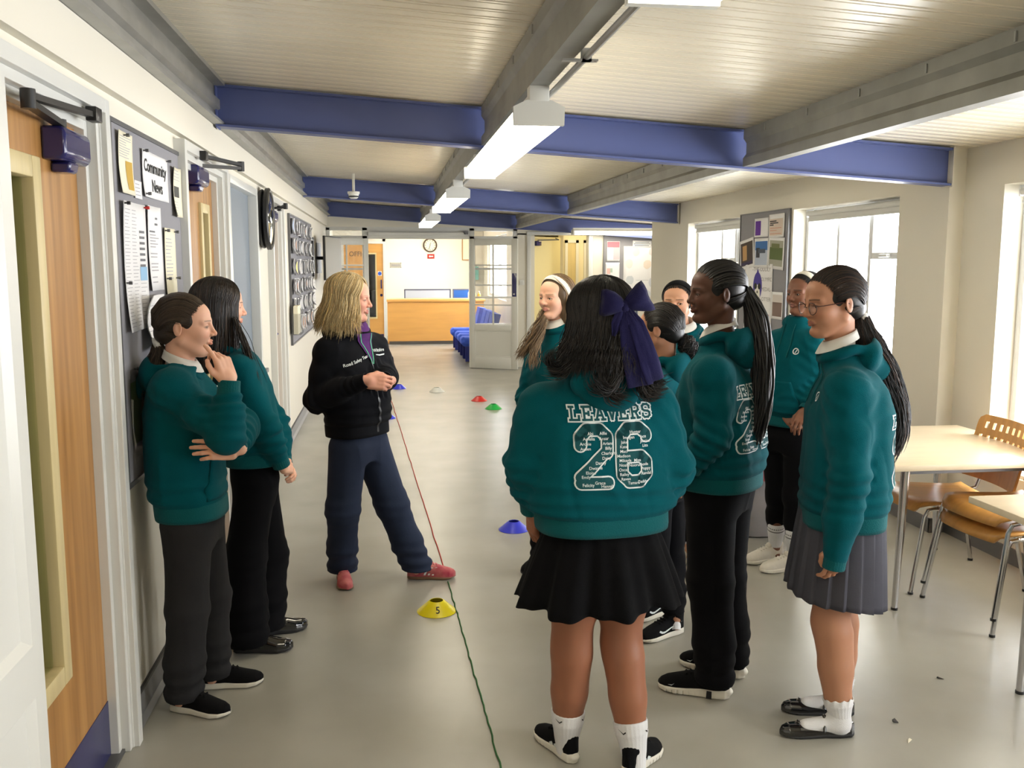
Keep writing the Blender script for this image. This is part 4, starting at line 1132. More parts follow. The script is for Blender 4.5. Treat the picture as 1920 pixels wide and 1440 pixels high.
# scraps on the floor
for (x, y, c, lab) in ((2.17, 3.30, (60, 58, 56), 'dark crumpled scrap on the floor near the table leg'), (1.80, 2.99, (54, 52, 50), 'tiny dark scrap of litter on the floor in front of table'), (1.77, 2.85, (226, 220, 196), 'tiny pale crumb on the floor by the patent shoes')):
    o = MB()
    rr = random.Random(int(x * 100))
    V = [(rr.uniform(-0.014, 0.014), rr.uniform(-0.012, 0.012), rr.uniform(0.0, 0.014)) for _ in range(8)]
    V = [(v[0], v[1], v[2] - min(q[2] for q in V)) for v in V]
    bm = bmesh.new()
    for v in V: bm.verts.new(v)
    bmesh.ops.convex_hull(bm, input=bm.verts[:])
    me = bpy.data.meshes.new('scrap'); bm.to_mesh(me); bm.free()
    me.materials.append(flat('scrap_%d' % c[0], *c))
    so = bpy.data.objects.new('scrap', me); COL.objects.link(so); so.location = (x, y, 0)
    tag(so, lab, 'litter')
# ------------------------------------------------------------------ implicit surfaces -> meshes (for people)
f32 = np.float32
def axis(*segs):
    """segs: (start, end, step) joined into one increasing axis"""
    out = []
    for a, b, h in segs:
        if b <= a: continue
        n = max(1, int(round((b - a) / h)))
        out.append(np.linspace(a, b, n, endpoint=False))
    out.append(np.array([segs[-1][1]]))
    return np.concatenate(out).astype(f32)

class Grid:
    def __init__(s, lo=None, hi=None, h=0.006, axes=None):
        if axes is None:
            axes = [axis((lo[i], hi[i], h)) for i in range(3)]
        s.ax = axes
        s.D = np.full(tuple(len(a) for a in axes), 0.5, dtype=f32)
    def sub(s, lo, hi):
        sl = []
        for i in range(3):
            a = max(0, int(np.searchsorted(s.ax[i], lo[i])) - 1)
            b = min(len(s.ax[i]), int(np.searchsorted(s.ax[i], hi[i])) + 1)
            if b - a < 1: return None, None
            sl.append(slice(a, b))
        X = s.ax[0][sl[0]][:, None, None]; Y = s.ax[1][sl[1]][None, :, None]; Z = s.ax[2][sl[2]][None, None, :]
        return tuple(sl), (X, Y, Z)
    def op(s, prim, k=0.0, mode='u', pad=0.02):
        fn, lo, hi = prim
        p = pad + k
        sl, P = s.sub([l - p for l in lo], [h + p for h in hi])
        if sl is None: return s
        d = fn(*P)
        A = s.D[sl]
        if mode == 'u':
            if k > 0:
                h_ = np.maximum(k - np.abs(A - d), 0) / k
                R = np.minimum(A, d) - h_ * h_ * (k * 0.25)
            else: R = np.minimum(A, d)
        else:
            d = -d
            if k > 0:
                h_ = np.maximum(k - np.abs(A - d), 0) / k
                R = np.maximum(A, d) + h_ * h_ * (k * 0.25)
            else: R = np.maximum(A, d)
        s.D[sl] = R
        return s
    def u(s, prim, k=0.0): return s.op(prim, k, 'u')
    def cut(s, prim, k=0.0): return s.op(prim, k, 's')
    def mesh(s):
        D = s.D
        inside = D < 0
        c = [inside[i:D.shape[0] - 1 + i, j:D.shape[1] - 1 + j, k:D.shape[2] - 1 + k] for i in (0, 1) for j in (0, 1) for k in (0, 1)]
        anyi = c[0].copy(); alli = c[0].copy()
        for q in c[1:]:
            anyi |= q; alli &= q
        act = anyi & ~alli
        idx = np.full(act.shape, -1, dtype=np.int32)
        I, J, K = np.nonzero(act)
        idx[I, J, K] = np.arange(len(I))
        cor = [D[I + i, J + j, K + k] for i in (0, 1) for j in (0, 1) for k in (0, 1)]
        off = [(i, j, k) for i in (0, 1) for j in (0, 1) for k in (0, 1)]
        acc = np.zeros((len(I), 3), dtype=f32); cnt = np.zeros(len(I), dtype=f32)
        for a in range(8):
            for b in range(a + 1, 8):
                df = [off[b][t] - off[a][t] for t in range(3)]
                if sum(abs(x) for x in df) != 1: continue
                va, vb = cor[a], cor[b]
                m = (va < 0) != (vb < 0)
                t = np.where(m, va / np.where(m, va - vb, 1), 0)
                for ax_ in range(3):
                    acc[:, ax_] += np.where(m, off[a][ax_] + t * df[ax_], 0)
                cnt += m
        acc /= cnt[:, None]
        V = np.empty((len(I), 3), dtype=f32)
        for t, Q in enumerate((I, J, K)):
            a = s.ax[t]
            V[:, t] = a[Q] + acc[:, t] * (a[Q + 1] - a[Q])
        F = []
        # x edges
        for axn in range(3):
            o1, o2 = [(1, 2), (2, 0), (0, 1)][axn]
            sh = list(D.shape)
            sa = [slice(1, -1)] * 3; sa[axn] = slice(0, -1)
            sb = [slice(1, -1)] * 3; sb[axn] = slice(1, None)
            A, B = inside[tuple(sa)], inside[tuple(sb)]
            for flip, msk in ((False, A & ~B), (True, ~A & B)):
                e = np.array(np.nonzero(msk)).T
                if len(e) == 0: continue
                e[:, o1] += 1; e[:, o2] += 1
                def cell(d1, d2):
                    q = e.copy(); q[:, o1] -= d1; q[:, o2] -= d2
                    return idx[q[:, 0], q[:, 1], q[:, 2]]
                quad = np.stack([cell(1, 1), cell(0, 1), cell(0, 0), cell(1, 0)], axis=1)
                F.append(quad[:, ::-1] if flip else quad)
        F = np.concatenate(F)
        F = F[(F >= 0).all(axis=1)]
        return V, F

def vnormals(V, F):
    n = np.cross(V[F[:, 2]] - V[F[:, 0]], V[F[:, 3 if F.shape[1] == 4 else 2]] - V[F[:, 1]])
    N = np.zeros_like(V)
    for k in range(F.shape[1]):
        for t in range(3):
            N[:, t] += np.bincount(F[:, k], weights=n[:, t], minlength=len(V)).astype(f32)
    return N / (np.linalg.norm(N, axis=1, keepdims=True) + 1e-12)

def smooth(V, F, it=1, lam=0.5):
    for _ in range(it):
        acc = np.zeros_like(V); c = np.zeros(len(V), dtype=f32)
        k = F.shape[1]
        for a in range(k):
            b = (a + 1) % k
            for t in range(3):
                acc[:, t] += np.bincount(F[:, a], weights=V[F[:, b], t], minlength=len(V)) + np.bincount(F[:, b], weights=V[F[:, a], t], minlength=len(V))
            c += np.bincount(F[:, a], minlength=len(V)) + np.bincount(F[:, b], minlength=len(V))
        V = V + lam * (acc / np.maximum(c, 1)[:, None] - V)
    return V.astype(f32)

# --- primitives: (function, lo, hi)
def ell(c, r, R=None):
    c = np.asarray(c, f32); r = np.asarray(r, f32); m = float(max(r))
    def fn(X, Y, Z):
        x, y, z = X - c[0], Y - c[1], Z - c[2]
        if R is not None:
            x, y, z = (R[0][0] * x + R[1][0] * y + R[2][0] * z, R[0][1] * x + R[1][1] * y + R[2][1] * z, R[0][2] * x + R[1][2] * y + R[2][2] * z)
        k0 = np.sqrt((x / r[0]) ** 2 + (y / r[1]) ** 2 + (z / r[2]) ** 2) + 1e-9
        k1 = np.sqrt((x / r[0] ** 2) ** 2 + (y / r[1] ** 2) ** 2 + (z / r[2] ** 2) ** 2) + 1e-9
        return k0 * (k0 - 1) / k1
    return fn, c - m, c + m

def cone(a, b, ra, rb):
    a = np.asarray(a, f32); b = np.asarray(b, f32); ba = b - a; L = float(ba @ ba) + 1e-12
    def fn(X, Y, Z):
        t = np.clip(((X - a[0]) * ba[0] + (Y - a[1]) * ba[1] + (Z - a[2]) * ba[2]) / L, 0, 1)
        return np.sqrt((X - a[0] - t * ba[0]) ** 2 + (Y - a[1] - t * ba[1]) ** 2 + (Z - a[2] - t * ba[2]) ** 2) - (ra + (rb - ra) * t)
    m = max(ra, rb)
    return fn, np.minimum(a, b) - m, np.maximum(a, b) + m

def rbox(c, h, r, R=None):
    c = np.asarray(c, f32); h = np.asarray(h, f32) - r; m = float(np.linalg.norm(h)) + r
    def fn(X, Y, Z):
        x, y, z = X - c[0], Y - c[1], Z - c[2]
        if R is not None:
            x, y, z = (R[0][0] * x + R[1][0] * y + R[2][0] * z, R[0][1] * x + R[1][1] * y + R[2][1] * z, R[0][2] * x + R[1][2] * y + R[2][2] * z)
        qx, qy, qz = np.abs(x) - h[0], np.abs(y) - h[1], np.abs(z) - h[2]
        return np.sqrt(np.maximum(qx, 0) ** 2 + np.maximum(qy, 0) ** 2 + np.maximum(qz, 0) ** 2) + np.minimum(np.maximum(qx, np.maximum(qy, qz)), 0) - r
    return fn, c - m, c + m

def torus(c, R_, r, T):
    """ring in the plane spanned by T[:,0],T[:,1]"""
    c = np.asarray(c, f32)
    def fn(X, Y, Z):
        x, y, z = X - c[0], Y - c[1], Z - c[2]
        x, y, z = (T[0][0] * x + T[1][0] * y + T[2][0] * z, T[0][1] * x + T[1][1] * y + T[2][1] * z, T[0][2] * x + T[1][2] * y + T[2][2] * z)
        return np.sqrt((np.sqrt(x * x + y * y) - R_) ** 2 + z * z) - r
    m = R_ + r
    return fn, c - m, c + m

def loft(levels, yaw, power=2.4):
    """levels: (z, cx, cy, halfwidth, halfdepth); body-like column along z in yaw frame"""
    L = sorted(levels)
    zs = np.array([l[0] for l in L]); cx, cy, A, B = [np.array([l[i] for l in L]) for i in (1, 2, 3, 4)]
    ca, sa = math.cos(yaw), math.sin(yaw)
    def fn(X, Y, Z):
        z = Z.ravel()
        f = lambda v: np.interp(z, zs, v).astype(f32)[None, None, :]
        a, b = f(A), f(B)
        x, y = X - f(cx), Y - f(cy)
        r_ = x * ca - y * sa      # along the person's right (cos,-sin)
        q = x * sa + y * ca       # along forward
        k = (np.abs(r_ / a) ** power + np.abs(q / b) ** power) ** (1 / power)
        d = (k - 1) * np.minimum(a, b)
        return np.maximum(d, np.maximum(zs[0] - Z, Z - zs[-1]))
    m = max(A.max(), B.max())
    return fn, np.array([cx.min() - m, cy.min() - m, zs[0]]), np.array([cx.max() + m, cy.max() + m, zs[-1]])

def chain(g, pts, rs, k=0.01):
    for i in range(len(pts) - 1):
        g.u(cone(pts[i], pts[i + 1], rs[i], rs[i + 1]), k)

def rot(yaw, pitch=0.0, roll=0.0):
    """columns: right, forward, up for a heading (0 = +y, 90deg = +x); pitch>0 looks up; roll>0 leans to own right"""
    f0 = np.array([math.sin(yaw), math.cos(yaw), 0.0]); r0 = np.array([math.cos(yaw), -math.sin(yaw), 0.0]); u0 = np.array([0, 0, 1.0])
    f = f0 * math.cos(pitch) + u0 * math.sin(pitch); u = u0 * math.cos(pitch) - f0 * math.sin(pitch)
    r = r0 * math.cos(roll) - u * math.sin(roll); u2 = u * math.cos(roll) + r0 * math.sin(roll)
    return np.stack([r, f, u2], axis=1)

def noise3(P, freq, seed):
    """cheap smooth pseudo-noise, about -1..1"""
    r = np.random.default_rng(seed)
    out = 0
    Q = P * freq
    for _ in range(4):
        k = r.normal(size=3); k /= np.linalg.norm(k)
        k2 = r.normal(size=3)
        out = out + np.sin(Q @ (k * 6.0) + 1.3 * np.sin(Q @ (k2 * 2.2) + r.uniform(0, 6)) + r.uniform(0, 6))
    return out / 3.0

def strands(P, r, color=None, n=3):
    """P (N,M,3) polylines, r (N,M) radii -> V,F(quads),color"""
    P = P.astype(np.float64); N, Mm, _ = P.shape
    T = np.gradient(P, axis=1); T /= np.linalg.norm(T, axis=2, keepdims=True) + 1e-9
    ref = np.zeros_like(T); ref[..., 0] = 0.31; ref[..., 1] = 0.83; ref[..., 2] = 0.46
    A = np.cross(T, ref); A /= np.linalg.norm(A, axis=2, keepdims=True) + 1e-9
    B = np.cross(T, A)
    rings = []
    for k in range(n):
        a = 2 * math.pi * k / n
        rings.append(P + (A * math.cos(a) + B * math.sin(a)) * r[..., None])
    V = np.stack(rings, axis=2).reshape(-1, 3)
    base = (np.arange(N)[:, None] * Mm + np.arange(Mm - 1)[None, :]) * n
    F = []
    for k in range(n):
        k2 = (k + 1) % n
        F.append(np.stack([base + k, base + k2, base + n + k2, base + n + k], axis=-1).reshape(-1, 4))
    F = np.concatenate(F)
    C = None
    if color is not None:
        C = np.repeat(color[:, None, :], Mm * n, axis=1).reshape(-1, 3)
    return V.astype(f32), F, C

def resample(pts, m):
    pts = np.asarray(pts, float)
    # smooth catmull-like by cumulative chord + cubic blending via numpy interpolation on dense bezier
    d = np.concatenate([[0], np.cumsum(np.linalg.norm(np.diff(pts, axis=0), axis=1))])
    t = np.linspace(0, d[-1], m)
    out = np.stack([np.interp(t, d, pts[:, i]) for i in range(3)], axis=1)
    for _ in range(max(1, m // 8)):
        out[1:-1] = 0.25 * out[:-2] + 0.5 * out[1:-1] + 0.25 * out[2:]
    return out

def merge(parts):
    V, F, C, n = [], [], [], 0
    for v, f_, c in parts:
        V.append(v); F.append(f_ + n); C.append(c); n += len(v)
    return np.concatenate(V), np.concatenate(F), np.concatenate(C)

JOINTS = {
 'p1': dict(head=(-0.726, 3.5, 1.424), neck=(-0.75, 3.5, 1.273), hip=(-0.728, 3.5, 0.725), sr=(-0.752, 3.37, 1.246), er=(-0.558, 3.27, 1.065), wr=(-0.544, 3.29, 1.246), sl=(-0.777, 3.64, 1.226), el=(-0.55, 3.52, 1.057), wl=(-0.53, 3.29, 1.01), kr=(-0.745, 3.42, 0.396), ar=(-0.755, 3.4, 0.076), kl=(-0.705, 3.62, 0.362), al=(-0.693, 3.62, 0.051), tr=(-0.612, 3.359, 0.0), hr=(-0.807, 3.435, 0.0), tl=(-0.527, 3.623, 0.0), hl=(-0.733, 3.603, 0.0)),
 'p2': dict(head=(-0.7, 4.07, 1.469), neck=(-0.69, 4.07, 1.289), hip=(-0.585, 4.1, 0.736), sr=(-0.618, 3.95, 1.244), er=(-0.506, 3.93, 0.977), wr=(-0.457, 3.98, 0.801), sl=(-0.653, 4.25, 1.225), el=(-0.515, 4.28, 0.94), wl=(-0.465, 4.15, 0.765), kr=(-0.619, 4.0, 0.409), ar=(-0.619, 3.98, 0.058), kl=(-0.549, 4.2, 0.343), al=(-0.523, 4.2, 0.027), tr=(-0.456, 3.936, 0.0), hr=(-0.64, 3.938, -0.0), tl=(-0.437, 4.16, 0.0), hl=(-0.561, 4.115, -0.0)),
 'p3': dict(head=(-0.183, 4.7, 1.477), neck=(-0.172, 4.72, 1.331), hip=(-0.157, 4.72, 0.762), sr=(-0.299, 4.64, 1.259), er=(-0.356, 4.62, 0.991), wr=(-0.117, 4.44, 1.104), sl=(-0.075, 4.86, 1.251), el=(-0.018, 4.85, 1.071), wl=(-0.033, 4.58, 1.085), kr=(-0.242, 4.66, 0.42), ar=(-0.242, 4.7, 0.044), kl=(0.006, 4.78, 0.408), al=(0.17, 4.83, 0.04), tr=(-0.223, 4.607, 0.0), hr=(-0.268, 4.892, 0.0), tl=(0.33, 4.769, 0.0), hl=(0.092, 4.792, 0.0)),
 'p4': dict(head=(0.887, 4.9, 1.47), neck=(0.903, 4.92, 1.321), hip=(0.886, 4.9, 0.628), sr=(0.801, 5.02, 1.17), er=(0.748, 5.0, 0.924), wr=(0.769, 4.9, 0.632), sl=(0.989, 4.78, 1.19), el=(1.013, 4.75, 0.94), wl=(0.963, 4.7, 0.667), kr=(0.808, 4.95, 0.291), ar=(0.809, 4.95, -0.013), kl=(0.928, 4.8, 0.312), al=(0.936, 4.8, 0.001), tr=(0.698, 4.763, 0.0), hr=(0.846, 4.905, 0.0), tl=(0.802, 4.565, 0.0), hl=(0.957, 4.711, -0.0)),
 'p5': dict(head=(0.656, 2.87, 1.474), neck=(0.665, 2.87, 1.305), hip=(0.673, 2.87, 0.81), sr=(0.853, 2.88, 1.229), er=(0.932, 2.86, 1.007), wr=(0.937, 2.95, 0.833), sl=(0.468, 2.88, 1.236), el=(0.401, 2.86, 1.036), wl=(0.452, 2.93, 0.832), kr=(0.743, 2.86, 0.414), ar=(0.784, 2.85, 0.063), kl=(0.581, 2.88, 0.415), al=(0.57, 2.92, 0.073), tr=(0.882, 2.918, 0.0), hr=(0.753, 2.767, 0.0), tl=(0.507, 3.068, 0.0), hl=(0.585, 2.878, 0.0)),
 'p6': dict(head=(1.179, 3.95, 1.364), neck=(1.193, 3.97, 1.216), hip=(1.206, 3.97, 0.589), sr=(1.305, 4.05, 1.146), er=(1.332, 4.0, 0.922), wr=(1.268, 3.9, 0.702), sl=(1.091, 3.82, 1.177), el=(1.066, 3.8, 0.963), wl=(1.072, 3.85, 0.743), kr=(1.259, 4.0, 0.279), ar=(1.277, 3.98, -0.006), kl=(1.139, 3.85, 0.334), al=(1.144, 3.85, 0.089), tr=(1.085, 3.806, 0.0), hr=(1.28, 3.901, 0.0), tl=(1.127, 4.049, -0.0), hl=(1.279, 4.129, 0.0)),
 'p7': dict(head=(1.555, 4.9, 1.438), neck=(1.594, 4.92, 1.292), hip=(1.652, 4.95, 0.597), sr=(1.543, 5.02, 1.191), er=(1.552, 5.05, 0.916), wr=(1.565, 4.95, 0.63), sl=(1.687, 4.85, 1.204), el=(1.713, 4.8, 0.948), wl=(1.685, 4.8, 0.657), kr=(1.614, 4.95, 0.262), ar=(1.61, 4.95, 0.014), kl=(1.705, 4.9, 0.272), al=(1.713, 4.9, -0.005), tr=(1.505, 4.682, 0.0), hr=(1.624, 4.895, 0.0), tl=(1.59, 4.584, 0.0), hl=(1.7, 4.791, 0.0)),
 'p8': dict(head=(1.227, 3.4, 1.538), neck=(1.26, 3.42, 1.375), hip=(1.273, 3.42, 0.803), sr=(1.34, 3.58, 1.255), er=(1.333, 3.6, 0.991), wr=(1.186, 3.5, 0.867), sl=(1.163, 3.24, 1.274), el=(1.162, 3.2, 1.036), wl=(1.095, 3.24, 0.901), kr=(1.332, 3.5, 0.396), ar=(1.388, 3.5, 0.065), kl=(1.209, 3.32, 0.442), al=(1.237, 3.32, 0.064), tr=(1.178, 3.587, 0.0), hr=(1.392, 3.406, 0.0), tl=(1.021, 3.379, -0.0), hl=(1.271, 3.245, -0.0)),
 'p9': dict(head=(2.173, 4.68, 1.489), neck=(2.164, 4.7, 1.353), hip=(2.123, 4.7, 0.752), sr=(2.099, 4.8, 1.247), er=(2.045, 4.75, 1.007), wr=(2.059, 4.62, 0.882), sl=(2.2, 4.58, 1.263), el=(2.241, 4.55, 1.015), wl=(2.12, 4.5, 0.9), kr=(2.098, 4.75, 0.388), ar=(2.079, 4.75, 0.088), kl=(2.137, 4.62, 0.42), al=(2.144, 4.62, 0.096), tr=(1.946, 4.777, 0.0), hr=(2.152, 4.825, 0.0), tl=(1.968, 4.629, 0.0), hl=(2.193, 4.653, 0.0)),
 'p10': dict(head=(1.522, 3.05, 1.515), neck=(1.555, 3.05, 1.354), hip=(1.588, 3.05, 0.774), sr=(1.688, 3.2, 1.241), er=(1.693, 3.22, 0.928), wr=(1.6, 3.18, 0.698), sl=(1.503, 2.89, 1.263), el=(1.49, 2.85, 0.985), wl=(1.433, 2.86, 0.702), kr=(1.648, 3.16, 0.353), ar=(1.659, 3.14, 0.036), kl=(1.527, 2.98, 0.399), al=(1.531, 2.97, 0.086), tr=(1.422, 3.13, -0.0), hr=(1.674, 3.063, -0.0), tl=(1.341, 2.957, 0.0), hl=(1.599, 2.922, 0.0)),
}
# ------------------------------------------------------------------ people
FABRIC = {}
def fabric(name, rgb, bump=0.25, bscale=420, sheen=0.25, rough=0.92, var=0.12):
    if name not in FABRIC:
        FABRIC[name] = mat(name, srgb(*rgb), rough, spec=0.08, var=var, vscale=9, bump=bump, bscale=bscale, sheen=sheen * 0.15)
    return FABRIC[name]
TEAL = fabric('teal_sweatshirt_fleece', (0, 79, 88))
RIB = mat('teal_rib_knit', srgb(0, 82, 87), 0.9, spec=0.2, bump=0.3, bscale=300, sheen=0.06)
PRINT = mat('white_screen_print', srgb(214, 222, 222), 0.6)
PRINTD = mat('dark_screen_print', srgb(0, 72, 77), 0.9)
SKIN = {}
def skin(name, rgb):
    if name not in SKIN:
        m = mat(name, srgb(*rgb), 0.5, spec=0.35, attr='Col', sss=0.12)
        SKIN[name] = m
    return SKIN[name]
HAIR = {}
def hairmat(name, rough=0.42):
    if name not in HAIR:
        HAIR[name] = mat(name, (0.5, 0.5, 0.5), rough, spec=0.4, attr='Col')
    return HAIR[name]
EYEM = [mat('eye_white', srgb(222, 216, 208), 0.25), None, mat('eye_pupil', (0.004, 0.004, 0.004), 0.1)]

A3 = lambda p: np.asarray(p, float)
def lerp(a, b, t): return A3(a) * (1 - t) + A3(b) * t

_hand_cache = {}
def hand_mesh(curl, thumb, side, h=0.0026):
    """right hand model: wrist at 0, fingers +y, palm -z, thumb -x; curl = 4 finger curls (radians at each joint), thumb 0..1 closing"""
    key = (tuple(curl), thumb, side)
    if key in _hand_cache: return _hand_cache[key]
    g = Grid((-0.085, -0.06, -0.09), (0.06, 0.20, 0.04), h)
    g.u(cone((0, -0.016, 0), (0, 0.012, 0), 0.0235, 0.0235))
    g.u(rbox((0.002, 0.046, 0), (0.036, 0.044, 0.0125), 0.011), 0.02)
    g.u(ell((-0.024, 0.034, -0.009), (0.016, 0.032, 0.014)), 0.012)
    g.u(ell((0.026, 0.034, -0.006), (0.012, 0.032, 0.012)), 0.012)
    base = [(-0.0275, 0.086, 0.0), (-0.0085, 0.091, 0.002), (0.0105, 0.088, 0.001), (0.0285, 0.079, -0.001)]
    L = [0.068, 0.076, 0.070, 0.055]
    fan = [-0.09, -0.02, 0.05, 0.13]
    fd = Grid((-0.085, -0.06, -0.09), (0.06, 0.20, 0.04), h)
    tips = []
    for i in range(4):
        p = A3(base[i]); ang = 0.0
        fr = 0.0088 if i < 3 else 0.0076
        lens = (L[i] * 0.44, L[i] * 0.30, L[i] * 0.26)
        prev = p + A3((0, -0.03, 0))
        fd.u(cone(prev, p, fr * 0.9, fr * 1.08))
        for s_ in range(3):
            ang += curl[i] * (0.75, 1.05, 0.7)[s_]
            d = A3((math.sin(fan[i]) * math.cos(ang), math.cos(fan[i]) * math.cos(ang), -math.sin(ang)))
            q = p + d * lens[s_]
            fd.u(cone(p, q, fr * (1.04 - 0.08 * s_), fr * (0.97 - 0.1 * s_)), 0.002)
            p = q
        tips.append(p)
    t0 = A3((-0.026, 0.022, -0.006)); 
    t1 = lerp((-0.050, 0.048, -0.010), (-0.036, 0.050, -0.030), thumb)
    t2 = lerp((-0.060, 0.078, -0.012), (-0.016, 0.072, -0.042), thumb)
    t3 = lerp((-0.063, 0.098, -0.014), (0.004, 0.084, -0.044), thumb)
    for a, b, ra, rb in ((t0, t1, 0.013, 0.0105), (t1, t2, 0.0105, 0.0098), (t2, t3, 0.0098, 0.0078)):
        fd.u(cone(a, b, ra, rb), 0.004)
    A = g.D; B = fd.D; k = 0.008
    hh = np.maximum(k - np.abs(A - B), 0) / k
    g.D = np.minimum(A, B) - hh * hh * k * 0.25
    V, F = g.mesh()
    # nails / knuckle tone
    tone = np.ones(len(V), dtype=f32)
    for tp in tips + [t3]:
        d = np.linalg.norm(V - tp.astype(f32), axis=1)
        tone = np.maximum(tone, 1 + 0.12 * np.clip(1 - d / 0.012, 0, 1))
    if side == 'l':
        V = V * np.array([-1, 1, 1], dtype=f32); F = F[:, ::-1]
    _hand_cache[key] = (V, F, tone)
    return _hand_cache[key]

def place_hand(wrist, dirn, back, curl, thumb, side, sc=0.92):
    V, F, tone = hand_mesh(tuple(curl), thumb, side)
    y = A3(dirn); y /= np.linalg.norm(y)
    z = A3(back); z = z - y * (z @ y); z /= np.linalg.norm(z)
    x = np.cross(y, z)
    R = np.stack([x, y, z], axis=0)
    return (V * sc) @ R.astype(f32) + A3(wrist).astype(f32), F, tone

def head_prims(g, c, R, s, P):
    """face and skull in head frame -> grid"""
    W = lambda p: A3(c) + R @ (A3(p) * s)
    E_ = lambda p, r, Q=None: ell(W(p), A3(r) * s, R if Q is None else R @ Q)
    C_ = lambda a, b, ra, rb: cone(W(a), W(b), ra * s, rb * s)
    fat = P.get('cheek', 1.0)
    g.u(E_((0, -0.016, 0.030), (0.074, 0.094, 0.080)))
    g.u(E_((0, 0.034, -0.022), (0.060 * (0.5 + 0.5 * fat), 0.056, 0.074)), 0.025)
    g.u(E_((0, 0.034, 0.045), (0.060, 0.052, 0.045)), 0.025)
    g.u(C_((0, 0.040, -0.082), (0, 0.066, -0.092), 0.026, 0.017), 0.022)
    for x in (-1, 1):
        g.u(C_((x * 0.047 * fat, -0.004, -0.050), (x * 0.020, 0.055, -0.092), 0.020, 0.017), 0.022)
        g.u(E_((x * 0.034, 0.056, -0.022), (0.026 * fat, 0.026, 0.024)), 0.02)
        g.u(C_((x * 0.014, 0.083, 0.021), (x * 0.044, 0.068, 0.019), 0.0085, 0.0085), 0.014)
    # eye sockets and lids
    for x in (-1, 1):
        g.cut(E_((x * 0.031, 0.099, 0.003), (0.017, 0.018, 0.0115)), 0.012)
        g.u(E_((x * 0.031, 0.0735, 0.001), (0.0155, 0.0135, 0.0135)), 0.004)
        if P.get('eyes', True):
            g.cut(E_((x * 0.031, 0.0885, 0.0005), (0.0128, 0.011, 0.0052)), 0.0015)
    # nose
    nl = P.get('nose', 1.0)
    g.u(C_((0, 0.086, 0.014), (0, 0.098 + 0.004 * nl, -0.020), 0.0065, 0.0085), 0.012)
    g.u(E_((0, 0.1005 + 0.004 * nl, -0.0245), (0.0098, 0.0092, 0.0084)), 0.008)
    for x in (-1, 1):
        g.u(E_((x * 0.0115, 0.094, -0.028), (0.0075, 0.0095, 0.0068)), 0.005)
        g.cut(E_((x * 0.0062, 0.1015, -0.0352), (0.0034, 0.0042, 0.0040)), 0.002)
    # mouth
    ml = P.get('lips', 1.0)
    for x in (-1, 1):
        g.u(C_((0, 0.0925, -0.0510), (x * 0.019, 0.0835, -0.0535), 0.0044 * ml, 0.0028), 0.006)
        g.u(C_((0, 0.0908, -0.0598), (x * 0.017, 0.083, -0.0558), 0.0052 * ml, 0.0028), 0.006)
    g.cut(E_((0, 0.1015, -0.0553), (0.020, 0.008, 0.0011)), 0.003)
    g.u(E_((0, 0.079, -0.088), (0.017, 0.014, 0.013)), 0.014)
    # ears
    for x in (-1, 1):
        a = 0.42
        Q = np.array([[math.cos(a), x * math.sin(a), 0], [-x * math.sin(a), math.cos(a), 0], [0, 0, 1.0]])
        if P.get('ears', True):
            g.u(E_((x * 0.0775, -0.014, -0.004), (0.0058, 0.0175, 0.0285), Q), 0.006)
            g.cut(E_((x * 0.0865, -0.010, -0.002), (0.0065, 0.0095, 0.0165), Q), 0.004)
    return W

def head_color(V, c, R, s, P, base):
    L = ((V - A3(c)) @ R) / s      # back to head frame
    col = np.ones((len(V), 3), dtype=f32) * np.array(base, dtype=f32)
    x, y, z = np.abs(L[:, 0]), L[:, 1], L[:, 2]
    def mix(mask, rgb, w):
        nonlocal col
        m = np.clip(mask, 0, 1)[:, None] * w
        col = col * (1 - m) + np.array(rgb, dtype=f32) * m
    near = (y > 0.045)
    # lips
    lip = near * (1 - np.clip((np.sqrt((x / 0.021) ** 2 + ((z + 0.0555) / 0.0105) ** 2) - 0.75) / 0.3, 0, 1))
    mix(lip, P['lip'], 0.75)
    cheek = near * np.exp(-(((x - 0.038) / 0.018) ** 2 + ((z + 0.026) / 0.018) ** 2))
    mix(cheek, P['blush'], 0.35)
    nose = near * (y > 0.092) * np.exp(-((x / 0.012) ** 2 + ((z + 0.026) / 0.012) ** 2))
    mix(nose, P['blush'], 0.3)
    # brows
    zb = 0.0245 - 0.10 * np.abs(x - 0.034) * (x > 0.034) - 0.03 * (0.034 - x) * (x < 0.034)
    brow = near * (x > 0.012) * (x < 0.050) * (1 - np.clip((np.abs(z - zb) - 0.0012) / 0.0020, 0, 1))
    mix(brow, P['brow'], P.get('browk', 0.8))
    # lash line round the eye opening
    ex, ez = (x - 0.031) / 0.0135, (z - 0.0005) / 0.0062
    rr = np.sqrt(ex ** 2 + ez ** 2)
    lash = near * (y > 0.066) * np.exp(-((rr - 1.0) / 0.22) ** 2) * (0.35 + 0.65 * (z > 0.001))
    mix(lash, (0.02, 0.012, 0.01), 0.8)
    lid = near * np.exp(-(((x - 0.031) / 0.016) ** 2 + ((z - 0.009) / 0.006) ** 2))
    mix(lid, np.array(base) * np.array([0.72, 0.6, 0.58]), 0.35)
    return col

